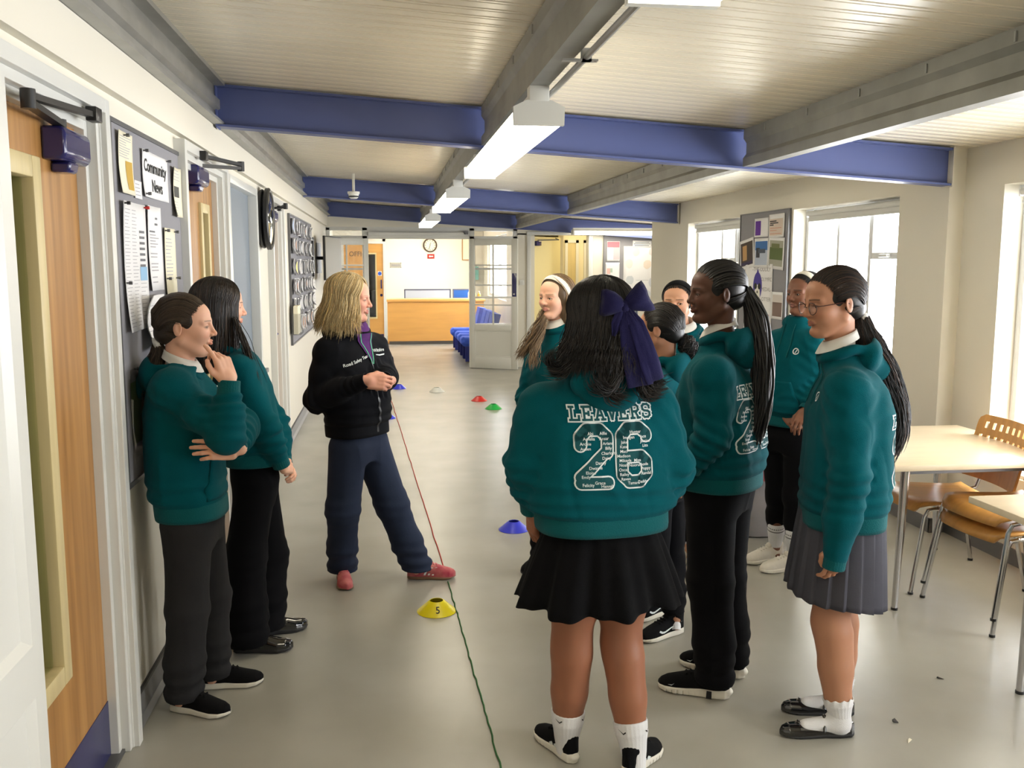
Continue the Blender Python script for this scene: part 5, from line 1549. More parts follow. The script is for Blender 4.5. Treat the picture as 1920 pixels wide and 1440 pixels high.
def eyes(root, org, c, R, s, P):
    look = math.radians(P.get('gaze', 0)); lv = math.radians(P.get('gazev', -4))
    im = mat('iris_' + root.name, P['iris'], 0.15)
    for x in (-1, 1):
        ctr = A3(c) + R @ (A3((x * 0.031, 0.0712, 0.0008)) * s)
        d = R @ A3((math.sin(look) * math.cos(lv), math.cos(look) * math.cos(lv), math.sin(lv)))
        u = np.cross(d, A3((0.1, 0.2, 1))); u /= np.linalg.norm(u); w = np.cross(u, d)
        V, F, mi = [], [], []
        nr, ns = 12, 18
        rad = 0.0122 * s
        V.append(ctr + d * rad)
        for i in range(1, nr + 1):
            t = math.radians(i * 8.5)
            for k in range(ns):
                a = 2 * math.pi * k / ns
                V.append(ctr + rad * (d * math.cos(t) + (u * math.cos(a) + w * math.sin(a)) * math.sin(t)))
        for k in range(ns):
            F.append((0, 1 + k, 1 + (k + 1) % ns)); mi.append(2)
        for i in range(nr - 1):
            for k in range(ns):
                F.append((1 + i * ns + k, 1 + (i + 1) * ns + k, 1 + (i + 1) * ns + (k + 1) % ns, 1 + i * ns + (k + 1) % ns))
                mi.append(2 if i < 1 else (1 if i < 3 else 0))
        F = [f[::-1] for f in F]
        meshobj('eye', [v - org for v in V], F, [EYEM[0], im, EYEM[2]], root, mi, sharp=0)

SHOES = {}
def shoe_mesh(kind):
    """toe along +y, heel at y=0, sole on z=0, unit = 0.25 m long; returns dict part -> (V,F)"""
    if kind in SHOES: return SHOES[kind]
    ys = np.array([-0.004, 0.01, 0.05, 0.10, 0.15, 0.19, 0.225, 0.246, 0.256])
    hw = np.array([0.012, 0.027, 0.032, 0.031, 0.038, 0.043, 0.038, 0.024, 0.006])
    cx = np.array([0.0, 0.0, 0.0, 0.001, 0.003, 0.004, 0.002, -0.002, -0.004])
    if kind in ('trainer', 'runner', 'gum', 'chunky'):
        st = {'trainer': 0.026, 'runner': 0.030, 'gum': 0.018, 'chunky': 0.028}[kind]
        heel = {'trainer': 0.034, 'runner': 0.042, 'gum': 0.020, 'chunky': 0.032}[kind]
        top = np.array([0.075, 0.088, 0.094, 0.092, 0.080, 0.066, 0.056, 0.046, 0.034])
        grow = 1.0
    elif kind == 'brogue':
        st, heel, grow = 0.022, 0.03, 0.95
        top = np.array([0.070, 0.078, 0.082, 0.080, 0.072, 0.060, 0.054, 0.046, 0.034])
    else:      # mary jane / low shoe
        st, heel, grow = 0.013, 0.018, 0.92
        top = np.array([0.048, 0.060, 0.052, 0.045, 0.042, 0.044, 0.042, 0.036, 0.024])
    def ylo(zs_lo, zs_hi, scale, power):
        def fn(X, Y, Z):
            y = Y.ravel()
            I = lambda v: np.interp(y, ys, v).astype(f32)[None, :, None]
            w, c = I(hw) * scale, I(cx)
            lo, hi = I(zs_lo), I(zs_hi)
            mid, hh = (lo + hi) / 2, (hi - lo) / 2
            k = (np.abs((X - c) / w) ** power + np.abs((Z - mid) / hh) ** power) ** (1 / power)
            d = (k - 1) * np.minimum(w, hh)
            return np.maximum(d, np.maximum(ys[0] - Y, Y - ys[-1]))
        return fn, (-0.06, ys[0], -0.01), (0.06, ys[-1], 0.12)
    stv = np.interp(ys, [0, 0.08, 0.16, 0.26], [heel, heel * 0.92, st, st * 0.9])
    bot = np.interp(ys, [-0.01, 0.02, 0.2, 0.256], [0.004, 0.0, 0.0, 0.010])
    out = {}
    g = Grid((-0.06, -0.02, -0.01), (0.06, 0.275, 0.13), 0.0033)
    g.u(ylo(stv * 0 - 0.02, top, 0.94 * grow, 2.3))
    g.D = np.maximum(g.D, (stv.min() * 0.55) - g.ax[2][None, None, :])
    if kind in ('trainer', 'runner', 'gum', 'chunky'):
        g.u(cone((0, 0.047, 0.07), (0, 0.042, 0.098), 0.036, 0.040), 0.02)
        g.cut(cone((0, 0.048, 0.072), (0, 0.046, 0.14), 0.031, 0.036), 0.006)
        for k in range(4): g.u(cone((-0.017, 0.10 + 0.017 * k, 0.094 - 0.0055 * k), (0.017, 0.106 + 0.017 * k, 0.094 - 0.0055 * k), 0.0032, 0.0032), 0.002)
        g.u(ell((0, 0.088, 0.102), (0.018, 0.02, 0.012)), 0.01)
    elif kind == 'brogue':
        g.cut(cone((0, 0.05, 0.07), (0, 0.045, 0.14), 0.026, 0.032), 0.006)
        for k in range(3): g.u(cone((-0.014, 0.105 + 0.016 * k, 0.084 - 0.005 * k), (0.014, 0.105 + 0.016 * k, 0.084 - 0.005 * k), 0.003, 0.003), 0.002)
    else:
        g.cut(ell((0, 0.098, 0.068), (0.030, 0.098, 0.048)), 0.004)
        g.u(cone((-0.034, 0.108, 0.030), (0.0, 0.10, 0.070), 0.0062, 0.0062), 0.002); g.u(cone((0.0, 0.10, 0.070), (0.034, 0.108, 0.030), 0.0062, 0.0062), 0.002)
        g.u(ell((0, 0.19, 0.049), (0.014, 0.006, 0.006)), 0.002)
    out['upper'] = g.mesh()
    g = Grid((-0.06, -0.02, -0.01), (0.06, 0.275, 0.07), 0.0033)
    g.u(ylo(bot, stv, 1.04 * grow, 5.0))
    if kind == 'runner':
        for k in range(7): g.cut(rbox((0.05, 0.10 + 0.02 * k, 0.0), (0.02, 0.0016, 0.017), 0.0012)); g.cut(rbox((-0.05, 0.10 + 0.02 * k, 0.0), (0.02, 0.0016, 0.017), 0.0012))
        g.u(ell((0, 0.0, 0.026), (0.02, 0.016, 0.012)), 0.01)
    out['sole'] = g.mesh()
    SHOES[kind] = out
    return out

def make_shoe(root, org, heel, toe, spec, label=None):
    heel, toe = A3(heel), A3(toe)
    d = toe - heel; d[2] = 0; d /= np.linalg.norm(d)
    x = np.array([d[1], -d[0], 0]); R = np.stack([x, d, [0, 0, 1.0]])
    sc = spec.get('len', 0.245) / 0.26
    mid = (heel + toe) / 2; h0 = mid - d * spec.get('len', 0.245) / 2; h0[2] = 0
    T = lambda V: (V * sc) @ R.astype(f32) + h0.astype(f32)
    parts = shoe_mesh(spec['kind'])
    V, F = parts['upper']
    up = npmesh('shoe', T(V), F, spec['upper'], root, org)
    if label: up['label'] = label
    V, F = parts['sole']
    npmesh('sole', T(V), F, spec['sole'], up, org)
    tf = lambda p: tuple(T(np.array([p], dtype=f32))[0] - org.astype(f32))
    if spec.get('heel_patch'):
        for sx in (-1, 1):
            meshobj('sole_badge', [tf((sx * 0.0375, 0.055, 0.004)), tf((sx * 0.0375, 0.075, 0.004)), tf((sx * 0.0385, 0.073, 0.034)), tf((sx * 0.0385, 0.055, 0.034))], [(0, 1, 2, 3) if sx < 0 else (3, 2, 1, 0)], M['ink'], up, smooth=False)
    mk = spec.get('mark')
    bv = None
    if mk:
        V0, F0 = parts['upper']
        Vt = T(V0)
        bv = BVHTree.FromPolygons([tuple(v) for v in Vt], [tuple(f_) for f_ in F0])
        def onside(pts2, sx, lift=0.0016):
            """2D (y along shoe, z) polygon thrown onto the side sx"""
            res = []
            for (yy, zz) in pts2:
                o_ = T(np.array([[sx * 0.12, yy, zz]], dtype=f32))[0]; dr = A3(x) * -sx
                hit = bv.ray_cast(Vector(o_), Vector(dr))
                p = hit[0] if hit[0] is not None else Vector(T(np.array([[sx * 0.03, yy, zz]], dtype=f32))[0])
                res.append(tuple(A3(p) - A3(dr) * lift - org))
            return res
        for sx in (-1, 1):
            if mk == 'tick':
                # long curved tick outline along the side
                top = [(0.165, 0.050), (0.150, 0.042), (0.135, 0.041), (0.115, 0.046), (0.09, 0.053), (0.06, 0.062), (0.03, 0.071)]
                bot = [(0.172, 0.044), (0.156, 0.034), (0.138, 0.032), (0.115, 0.038), (0.09, 0.048), (0.06, 0.059), (0.03, 0.0705)]
                P = onside(top, sx) + onside(bot, sx)
                n = len(top)
                meshobj('tick_mark', P, [(i, i + 1, n + i + 1, n + i) if sx < 0 else (n + i, n + i + 1, i + 1, i) for i in range(n - 1)], PRINT, up, smooth=False)
            elif mk == 'stripes':
                for k in range(3):
                    y0 = 0.085 + 0.022 * k
                    P = onside([(y0, 0.026), (y0 + 0.010, 0.026), (y0 + 0.030, 0.068), (y0 + 0.020, 0.068)], sx)
                    meshobj('stripe', P, [(0, 1, 2, 3) if sx < 0 else (3, 2, 1, 0)], M['paper'], up, smooth=False)
            elif mk == 'form':
                for k in range(3):
                    pts = [(0.045 + 0.028 * k + 0.008 * t, 0.044 + 0.010 * math.sin(math.pi * t * 0.5) - 0.004 * k) for t in (0, 0.5, 1)]
                    q = [(a + 0.016, b - 0.010) for a, b in pts]
                    P = onside(pts, sx) + onside(q, sx)
                    meshobj('stripe', P, [(0, 1, 4, 3), (1, 2, 5, 4)] if sx < 0 else [(3, 4, 1, 0), (4, 5, 2, 1)], PRINT, up, smooth=False)
            elif mk == 'toe_tick':
                P = onside([(0.215, 0.034), (0.198, 0.036), (0.19, 0.042), (0.2, 0.032)], sx)
                meshobj('tick_mark', P, [(0, 1, 2, 3) if sx < 0 else (3, 2, 1, 0)], PRINT, up, smooth=False)
    return up

def lofted(rings, close_top=False):
    """rings: list of (n,3) arrays -> V,F"""
    n = len(rings[0]); V = np.concatenate(rings); F = []
    for i in range(len(rings) - 1):
        for k in range(n):
            F.append((i * n + k, i * n + (k + 1) % n, (i + 1) * n + (k + 1) % n, (i + 1) * n + k))
    return V, np.array(F)

def ring(c, ax_, ra, n=28, rb=None, ribs=0, amp=0.0, phase=0):
    t = A3(ax_); t /= np.linalg.norm(t)
    a = np.cross(t, A3((0.2, 0.97, 0.1))); a /= np.linalg.norm(a); b = np.cross(t, a)
    th = np.arange(n) * 2 * math.pi / n
    r = ra * (1 + (amp * np.cos(ribs * th) if ribs else 0))
    return A3(c) + (np.outer(np.cos(th) * r, a) + np.outer(np.sin(th) * r * ((rb or ra) / ra), b))

def make_cuff(parent, org, elbow, wrist, r0, m, L=0.06):
    d = A3(wrist) - A3(elbow); d /= np.linalg.norm(d)
    w = A3(wrist)
    rings = [ring(w + d * t, d, r0 * k, 72, ribs=24, amp=0.02) for t, k in ((-L, 1.0), (-L * 0.97, 1.1), (-L * 0.8, 1.06), (-L * 0.3, 1.0), (0.0, 1.0), (0.004, 0.97), (0.003, 0.85), (-0.02, 0.8))]
    V, F = lofted(rings)
    return npmesh('cuff', V, F, m, parent, org)

LETTERS = {   # centre-line strokes in a 1 x 1 cell
 'L': [[(.22, 0), (.22, 1)], [(.06, 1), (.40, 1)], [(.06, 0), (.88, 0)], [(.88, 0), (.88, .30)]],
 'E': [[(.2, 0), (.2, 1)], [(.05, 1), (.86, 1)], [(.05, 0), (.86, 0)], [(.2, .5), (.62, .5)], [(.86, 1), (.86, .76)], [(.86, 0), (.86, .24)], [(.62, .38), (.62, .62)]],
 'A': [[(.16, 0), (.5, 1)], [(.5, 1), (.84, 0)], [(.28, .32), (.72, .32)], [(.0, 0), (.32, 0)], [(.68, 0), (1.0, 0)], [(.34, 1), (.5, 1)]],
 'V': [[(.16, 1), (.5, 0)], [(.5, 0), (.84, 1)], [(.0, 1), (.32, 1)], [(.68, 1), (1.0, 1)]],
 'R': [[(.2, 0), (.2, 1)], [(.05, 1), (.66, 1)], [(.66, 1), (.84, .86)], [(.84, .86), (.84, .64)], [(.84, .64), (.66, .5)], [(.66, .5), (.2, .5)], [(.5, .5), (.82, 0)], [(.04, 0), (.38, 0)], [(.70, 0), (.98, 0)]],
 'S': [[(.86, .72), (.86, .86)], [(.86, .86), (.68, 1)], [(.68, 1), (.32, 1)], [(.32, 1), (.14, .86)], [(.14, .86), (.14, .64)], [(.14, .64), (.3, .53)], [(.3, .53), (.7, .47)], [(.7, .47), (.86, .36)], [(.86, .36), (.86, .14)], [(.86, .14), (.68, 0)], [(.68, 0), (.32, 0)], [(.32, 0), (.14, .14)], [(.14, .14), (.14, .28)]]}
DIGITS = {'2': [[(.16, .70), (.16, .84)], [(.16, .84), (.34, .97)], [(.34, .97), (.66, .97)], [(.66, .97), (.84, .84)], [(.84, .84), (.84, .56)], [(.84, .60), (.16, .14)], [(.16, .04), (.84, .04)]],
          '6': [[(.84, .82), (.84, .86)], [(.84, .86), (.66, .97)], [(.66, .97), (.34, .97)], [(.34, .97), (.16, .84)], [(.16, .84), (.16, .16)], [(.16, .16), (.34, .04)], [(.34, .03), (.66, .03)], [(.66, .03), (.84, .16)], [(.84, .16), (.84, .36)], [(.84, .36), (.68, .47)], [(.68, .47), (.16, .47)]]}
NAMES = [(-.075, .166, 'Abi'), (-.035, .166, 'Alfie'), (-.081, .151, 'Amelia'), (-.034, .151, 'Ansar'), (-.092, .136, 'Archie'), (-.022, .136, 'Ariana'), (-.092, .121, 'Ayden'), (-.020, .121, 'Billy'), (-.018, .106, 'Charlotte'), (-.026, .091, 'Daisy'), (-.045, .077, 'Danny'), (-.062, .063, 'Dwayne'), (-.078, .049, 'Eloise'), (-.092, .036, 'Emily'),
         (-.086, .012, 'Felicity'), (-.05, .018, 'Grace'), (-.028, .008, 'Hannah'),
         (.070, .166, 'Hunter'), (.046, .151, 'Imogen'), (.096, .151, 'Jace'), (.031, .137, 'Jake'), (.102, .137, 'Jessica'), (.029, .123, 'Kate'), (.102, .123, 'Liza'), (.029, .109, 'Maci'), (.029, .095, 'Madison'), (.034, .081, 'Mikayla'), (.074, .080, 'Miya'), (.028, .067, 'Noah'), (.078, .066, 'Noorullhoda'), (.028, .053, 'Oscar'), (.103, .053, 'Poppy'), (.030, .039, 'Railey'), (.103, .039, 'Randal'), (.034, .025, 'Raven'), (.06, .012, 'Tamara'), (.09, .014, 'Teddy')]

def back_print(hoodie, org, V, F, ctr, yaw, pitchz, rootlabel=True, names=True, scale=1.0):
    """LEAVERS over large outlined 26 filled with first names, wrapped on the back of the garment"""
    bv = BVHTree.FromPolygons([tuple(v) for v in V], [tuple(f_) for f_ in F])
    u = A3((math.cos(yaw), -math.sin(yaw), 0)); fwd = A3((math.sin(yaw), math.cos(yaw), 0)); up = A3((0, 0, 1))
    def wrap(pts, lift):
        out = []
        for (a, b) in pts:
            o_ = A3(ctr) + u * a * scale + up * b * scale - fwd * 0.6
            h_ = bv.ray_cast(Vector(o_), Vector(fwd))
            p = A3(h_[0]) if h_[0] is not None else A3(ctr) + u * a * scale + up * b * scale
            out.append(tuple(p - fwd * lift - org))
        return out
    def stroke_quads(strokes, x0, y0, w, h, th, step=0.010, discs=False):
        P, Fq = [], []
        for s_ in strokes:
            a = np.array([x0 + s_[0][0] * w, y0 + s_[0][1] * h]); b = np.array([x0 + s_[1][0] * w, y0 + s_[1][1] * h])
            d = b - a; L = np.linalg.norm(d); d /= L; nrm = np.array([-d[1], d[0]])
            ex = 0.0 if discs else 0.46
            a = a - d * th * ex; b = b + d * th * ex; L = np.linalg.norm(b - a)
            n = max(1, int(L / step)); m = max(1, int(th / step) + 1)
            n0 = len(P)
            for i in range(n + 1):
                for j in range(m + 1):
                    P.append(a + d * L * i / n + nrm * th * (j / m - 0.5))
            for i in range(n):
                for j in range(m):
                    q = n0 + i * (m + 1) + j
                    Fq.append((q, q + m + 1, q + m + 2, q + 1))
            for e_ in ((a, b) if discs else ()):
                n0 = len(P)
                P.append(e_)
                for rr_ in (0.25, 0.5):
                    for k_ in range(16):
                        P.append(e_ + th * rr_ * np.array([math.cos(k_ * math.pi / 8), math.sin(k_ * math.pi / 8)]))
                for k_ in range(16):
                    k2 = (k_ + 1) % 16
                    Fq.append((n0, n0 + 1 + k_, n0 + 1 + k2)); Fq.append((n0 + 1 + k_, n0 + 17 + k_, n0 + 17 + k2, n0 + 1 + k2))
        return P, Fq
    def layer(name, items, m, lift):
        P, Fq = [], []
        for p, f_ in items:
            n0 = len(P); P += list(p); Fq += [tuple(i + n0 for i in q) for q in f_]
        return tag(meshobj(name, wrap(P, lift), Fq, m, hoodie, smooth=False), kind='stuff')
    W, H0 = 0.272, 0.047
    cw = W / 7
    outer, inner = [], []
    for i, ch in enumerate('LEAVERS'):
        x0 = -W / 2 + i * cw + cw * 0.10
        outer.append(stroke_quads(LETTERS[ch], x0, 0.207, cw * 0.84, H0 * 0.80, 0.0148))
        inner.append(stroke_quads(LETTERS[ch], x0, 0.207, cw * 0.84, H0 * 0.80, 0.0068))
    o2, i2 = [], []
    for ch, x0 in (('2', -0.126), ('6', 0.004)):
        o2.append(stroke_quads(DIGITS[ch], x0, 0.012, 0.122, 0.172, 0.0425, 0.010, True))
        i2.append(stroke_quads(DIGITS[ch], x0, 0.012, 0.122, 0.172, 0.0332, 0.010, True))
    layer('print_outline', outer + o2, PRINT, 0.0016)
    layer('print_fill', inner + i2, PRINTD, 0.0028)
    if names:
        P, Fq = [], []
        for (x, y, t) in NAMES:
            v, f_, w = text2d(t, 0.012)
            n0 = len(P)
            hgt = 0.0094
            P += [((p[0] - w / 2) * hgt + x, p[1] * hgt + y - 0.003) for p in v]
            Fq += [tuple(i + n0 for i in q) for q in f_]
        tag(meshobj('print_names', wrap(P, 0.0038), Fq, PRINT, hoodie, smooth=False), kind='stuff')

def text_on(parent, org, V, F, ctr, u, up, dirn, s, hgt, m, lift=0.003, name='lettering', bold=0.008):
    bv = BVHTree.FromPolygons([tuple(v) for v in V], [tuple(f_) for f_ in F])
    v, f_, w = text2d(s, bold)
    u, up, dirn = A3(u), A3(up), A3(dirn)
    out = []
    for p in v:
        o_ = A3(ctr) + u * (p[0] - w / 2) * hgt + up * p[1] * hgt - dirn * 0.4
        h_ = bv.ray_cast(Vector(o_), Vector(dirn))
        q = A3(h_[0]) if h_[0] is not None else A3(ctr)
        out.append(tuple(q - dirn * lift - org))
    return meshobj(name, out, f_, m, parent, smooth=False)

def patch_on(parent, org, V, F, name, pts_uv, faces, ctr, u, up, dirn, m, lift):
    bv = BVHTree.FromPolygons([tuple(v) for v in V], [tuple(f_) for f_ in F])
    u, up, dirn = A3(u), A3(up), A3(dirn); out = []
    for a, b in pts_uv:
        o_ = A3(ctr) + u * a + up * b - dirn * 0.4
        h_ = bv.ray_cast(Vector(o_), Vector(dirn))
        q = A3(h_[0]) if h_[0] is not None else A3(ctr) + u * a + up * b
        out.append(tuple(q - dirn * lift - org))
    return meshobj(name, out, faces, m, parent, smooth=True, sharp=60)

def hair_build(root, org, c, R, s, H, base, name='hair'):
    """H: dict(style, tie, len, ...). Base shell plus many fine strands, one mesh."""
    r = np.random.default_rng(H.get('seed', 1))
    W = lambda p: A3(c) + R @ (A3(p) * s)
    Wv = lambda P: A3(c) + (P * s) @ R.T
    rx, ry, rz = H.get('rad', (0.083, 0.101, 0.090))
    lo, hi = W((0, 0, 0)) - 0.2 * s, W((0, 0, 0)) + 0.2 * s
    g = Grid(lo, hi, 0.0045)
    E_ = lambda p, rr: ell(W(p), A3(rr) * s, R)
    sk_ = 0.965
    g.u(E_((0, -0.017, 0.031), (rx * sk_, ry * sk_, rz * sk_)))
    style = H['style']
    if style == 'tail':
        g.u(E_((0, -0.060, -0.028), (0.055, 0.052, 0.042)), 0.02)
        g.cut(E_((0, H.get('cy', 0.126), -0.045), H.get('face', (0.090, 0.106, 0.114))), 0.008)
        for fq in H.get('fringe', ()): g.u(E_(fq[0], fq[1]), 0.012)
        for x in (-1, 1): g.cut(E_((x * 0.088, -0.002, -0.028), (0.026, 0.036, 0.046)), 0.008)
    else:
        d = H['len']
        g2 = Grid(W((0, 0, 0)) - A3((0.22, 0.22, 0.2 + d)), W((0, 0, 0)) + 0.22, 0.006)
        g2.u(E_((0, -0.017, 0.031), (rx * sk_, ry * sk_, rz * sk_)))
        wd = H.get('wide', 1.0)
        for x in (-1, 0, 1):
            for yb in ((-0.05, 0.0) if x else (-0.07,)):
                a, b = W((x * 0.052, yb, 0.03)), W((x * 0.056 * wd, yb - 0.01, -0.08))
                e = b + A3((0, 0, -max(0.02, d - 0.12))) + R @ A3((x * 0.01 * wd, 0.0, 0))
                g2.u(cone(a, b, 0.027 * s, 0.024 * s), 0.03); g2.u(cone(b, e, 0.024 * s, 0.012 * s), 0.03)
        fy = H.get('facey', 0.118)
        g2.cut(E_((0, fy, -0.040), H.get('face', (0.070, 0.100, 0.120))), 0.01)
        g2.cut(cone(W((0, fy - 0.01, -0.06)), W((0, fy - 0.01, -0.06)) + A3((0, 0, -0.5)), 0.075 * s, 0.075 * s), 0.01)
        g = g2
    V, F = g.mesh()
    bl = np.array(base, dtype=f32)
    cb = np.ones((len(V), 3), dtype=f32) * bl * H.get('under', 0.7)
    parts = [(V, F, cb)]
    def tone(n, spread=H.get('spread', 0.35)):
        t = np.exp(r.normal(0, spread, n))[:, None] * bl[None, :]
        hl = H.get('hl')
        if hl is not None:
            m = (r.random(n) < H.get('hlk', 0.4))[:, None]
            t = np.where(m, np.array(hl)[None, :] * np.exp(r.normal(0, 0.2, n))[:, None], t)
        return t.astype(f32)
    cen = A3((0, -0.017, 0.031)); rad = A3((rx, ry, rz))
    def onell(D, lift):
        D = D / np.linalg.norm(D, axis=-1, keepdims=True)
        return cen + D * rad * (1 + lift)
    if style == 'tail':
        tie = A3(H['tie'])
        td = (tie - cen) / rad; td /= np.linalg.norm(td)
        N = H.get('n', 900)
        # hairline loop around the face, temples, ears and nape
        ph = r.uniform(0, 2 * math.pi, N)
        hx = np.sin(ph); hz = np.cos(ph)
        hlz = np.where(hz > 0, 0.60 * hz, 0.75 * hz)
        start = np.stack([hx * 0.95, np.where(hz > -0.15, 0.42 + 0.42 * np.clip(hz, 0, 1), 0.42 * np.clip((hz + 0.75) / 0.6, -1, 1)), hlz + 0.02], axis=1)
        start += r.normal(0, 0.05, start.shape)
        start /= np.linalg.norm(start, axis=1, keepdims=True)
        t = np.linspace(0, 1, 12)[None, :, None]
        up_ = np.clip((start[:, 2] + 0.55) / 1.1, 0, 1)
        via = np.stack([start[:, 0] * 1.15, -0.30 - 0.25 * (1 - up_), 1.25 * up_ - 0.35 * (1 - up_)], axis=1)
        D = (1 - t) ** 2 * start[:, None, :] + 2 * t * (1 - t) * via[:, None, :] + t ** 2 * td[None, None, :]
        lift = 0.012 + 0.022 * np.sin(math.pi * t) + r.normal(0, 0.009, N)[:, None, None]
        P = onell(D, lift)
        # drop strands whose path covers the face or ears
        far = ((P[:, :, 1] > 0.045) & (P[:, :, 2] < 0.052)).any(axis=1) | ((np.abs(P[:, :, 0]) > 0.068) & (np.abs(P[:, :, 1] + 0.002) < 0.026) & (P[:, :, 2] < 0.012)).any(axis=1)
        P = P[~far]
        rr = np.full(P.shape[:2], H.get('w', 0.0011)); rr[:, 0] *= 0.3
        parts.append(strands(Wv(P), rr, tone(len(P))))
        # tail
        tp = H.get('tail')
        if tp is not None:
            path = resample([W(tie)] + [A3(q) for q in tp], 26)
            Nt = H.get('nt', 260); R0 = H.get('tr', 0.026); R1 = H.get('tr1', R0 * 0.8)
            a = r.uniform(0, 2 * math.pi, Nt); q = np.sqrt(r.uniform(0, 1, Nt))
            T = np.gradient(path, axis=0); T /= np.linalg.norm(T, axis=1, keepdims=True)
            rf = A3((0.3, 0.9, 0.2)); U_ = np.cross(T, rf); U_ /= np.linalg.norm(U_, axis=1, keepdims=True); V_ = np.cross(T, U_)
            tt = np.linspace(0, 1, 26)
            wid = R0 * np.interp(tt, [0, 0.06, 0.2, 0.8, 1.0], [0.45, 0.6, 1.0, 1.0 * R1 / R0, 0.75 * R1 / R0])
            ln = r.uniform(H.get('ragged', 0.86), 1.0, Nt)
            idx = ln[:, None] * (np.arange(26)[None, :])
            def samp(arr): 
                i0 = np.floor(idx).astype(int).clip(0, 24); fr = (idx - i0)[..., None]
                return arr[i0] * (1 - fr) + arr[i0 + 1] * fr
            wv = np.interp(idx.ravel(), np.arange(26), wid).reshape(idx.shape)
            wav = H.get('wave', 0.003) * np.sin(idx * H.get('wf', 0.7) + r.uniform(0, 6, Nt)[:, None])
            P = samp(path) + samp(U_) * (np.cos(a) * q)[:, None, None] * wv[..., None] + samp(V_) * (np.sin(a) * q)[:, None, None] * wv[..., None] + samp(U_) * wav[..., None]
            rr = np.full(P.shape[:2], H.get('tw', 0.0016)); rr[:, -3:] *= np.array([0.8, 0.55, 0.25])
            n_ = 5 if H.get('braid') else 3
            if H.get('braid'):
                rr = rr * (1 + 0.22 * np.sin(idx * 6.5))
            parts.append(strands(P, rr, tone(Nt), n_))
            if not H.get('braid'):
                gt = Grid(path.min(0) - 0.06, path.max(0) + 0.06, 0.006)
                for i in range(0, 24, 2):
                    gt.u(cone(path[i], path[i + 2], wid[i] * 0.86, wid[i + 2] * (0.86 if i < 20 else 0.5)), 0.006)
                v2, f2 = gt.mesh()
                parts.append((v2, f2, np.ones((len(v2), 3), dtype=f32) * bl * 0.7))
    else:
        d = H['len']; N = H.get('n', 1100)
        # from a parting along the crown, over the skull, then hanging
        yy = r.uniform(-0.95, 0.85, N)
        side = np.where(r.random(N) < 0.5, -1, 1)
        part = H.get('part', 0.0)
        phi = np.where(yy < -0.35, r.uniform(0.4, 1.0, N) * math.pi, 0)
        M1, M2 = 9, 14
        el = np.linspace(math.radians(86), math.radians(H.get('el', -8)), M1)
        az0 = (H.get('azf', 0.16) + (1 - H.get('azf', 0.16)) * np.clip((0.85 - yy) / 1.8 + r.normal(0, 0.07, N), 0, 1)) * math.pi
        sx = side * np.sin(az0); sy = np.cos(az0)
        top = np.stack([np.full(N, part), np.clip(yy, -0.8, 0.7) * 0.8, np.ones(N)], axis=1)
        top /= np.linalg.norm(top, axis=1, keepdims=True)
        end = np.stack([sx, sy, np.full(N, math.tan(math.radians(H.get('el', -8))))], axis=1)
        end /= np.linalg.norm(end, axis=1, keepdims=True)
        t = np.linspace(0, 1, M1)[None, :, None]
        om = np.arccos(np.clip((top * end).sum(1), -0.98, 0.9999))[:, None, None]
        D = (np.sin((1 - t) * om) * top[:, None, :] + np.sin(t * om) * end[:, None, :]) / np.sin(om)
        P1 = onell(D, 0.03 + H.get('puff', 0.03) * np.sin(t * math.pi * 0.8) + r.normal(0, 0.012, N)[:, None, None])
        e = P1[:, -1, :]
        tt = np.linspace(0, 1, M2 + 1)[1:][None, :]
        ln = (d * (1 + r.normal(0, H.get('rag', 0.07), N)))[:, None] * H.get('lenfn', lambda a, s_: np.ones_like(a))(az0, side)[:, None]
        drop = tt * ln
        fl = H.get('flare', 0.0); wv = H.get('wave', 0.004); wf = H.get('wf', 9.0)
        phs = (np.round(r.uniform(0, H.get('clump', 14), N)) * 2.1)[:, None]
        out = np.stack([sx, sy], axis=1)[:, None, :]
        rad_off = (fl * tt ** 2 + wv * np.sin(drop / d * wf + phs) * tt)[..., None]
        xy = e[:, None, :2] * (1 + 0.0 * tt[..., None]) + out * rad_off
        tang = np.stack([-sy, sx], axis=1)[:, None, :]
        xy = xy + tang * (wv * 0.8 * np.cos(drop / d * wf * 0.9 + phs) * tt)[..., None] + r.normal(0, 0.006, (N, 1, 2)) * tt[..., None]
        cu = H.get('curl', 0.0)
        zz = e[:, None, 2] - drop / s + cu * np.sin(np.clip((tt - 0.75) / 0.25, 0, 1) * 3.0) * 0.02
        P2 = np.concatenate([xy, zz[..., None]], axis=2)
        P = np.concatenate([P1, P2], axis=1)
        clear = ((P[:, :, 1] > 0.035) & (np.abs(P[:, :, 0]) < 0.050) & (P[:, :, 2] < 0.055)).any(axis=1)
        P = P[~clear]
        Pw = Wv(P)
        # hang straight down in the world even if the head tilts
        rr = np.full(P.shape[:2], H.get('w', 0.0011)); rr[:, -4:] *= np.array([0.9, 0.75, 0.5, 0.2]); rr[:, 0] *= 0.4
        parts.append(strands(Pw, rr, tone(len(P))))
    for extra in H.get('extra', ()):
        pts, n_, spread, w_, wav = extra
        path = resample(pts, 22)
        a = r.normal(0, spread, (n_, 1, 3)) * np.linspace(0.35, 1, 22)[None, :, None]
        ph_ = r.uniform(0, 6, (n_, 1))
        P = path[None] + a
        P[..., 0] += wav * np.sin(np.linspace(0, 9, 22)[None] + ph_); P[..., 1] += wav * np.cos(np.linspace(0, 8, 22)[None] + ph_)
        rr = np.full(P.shape[:2], w_); rr[:, -3:] *= np.array([0.8, 0.5, 0.2])
        parts.append(strands(P, rr, tone(n_)))
    V, F, C = merge([(p[0], p[1], p[2]) for p in parts])
    return npmesh(name, V, F, hairmat('hair_' + H.get('m', 'soft'), H.get('rough', 0.42)), root, org, C)
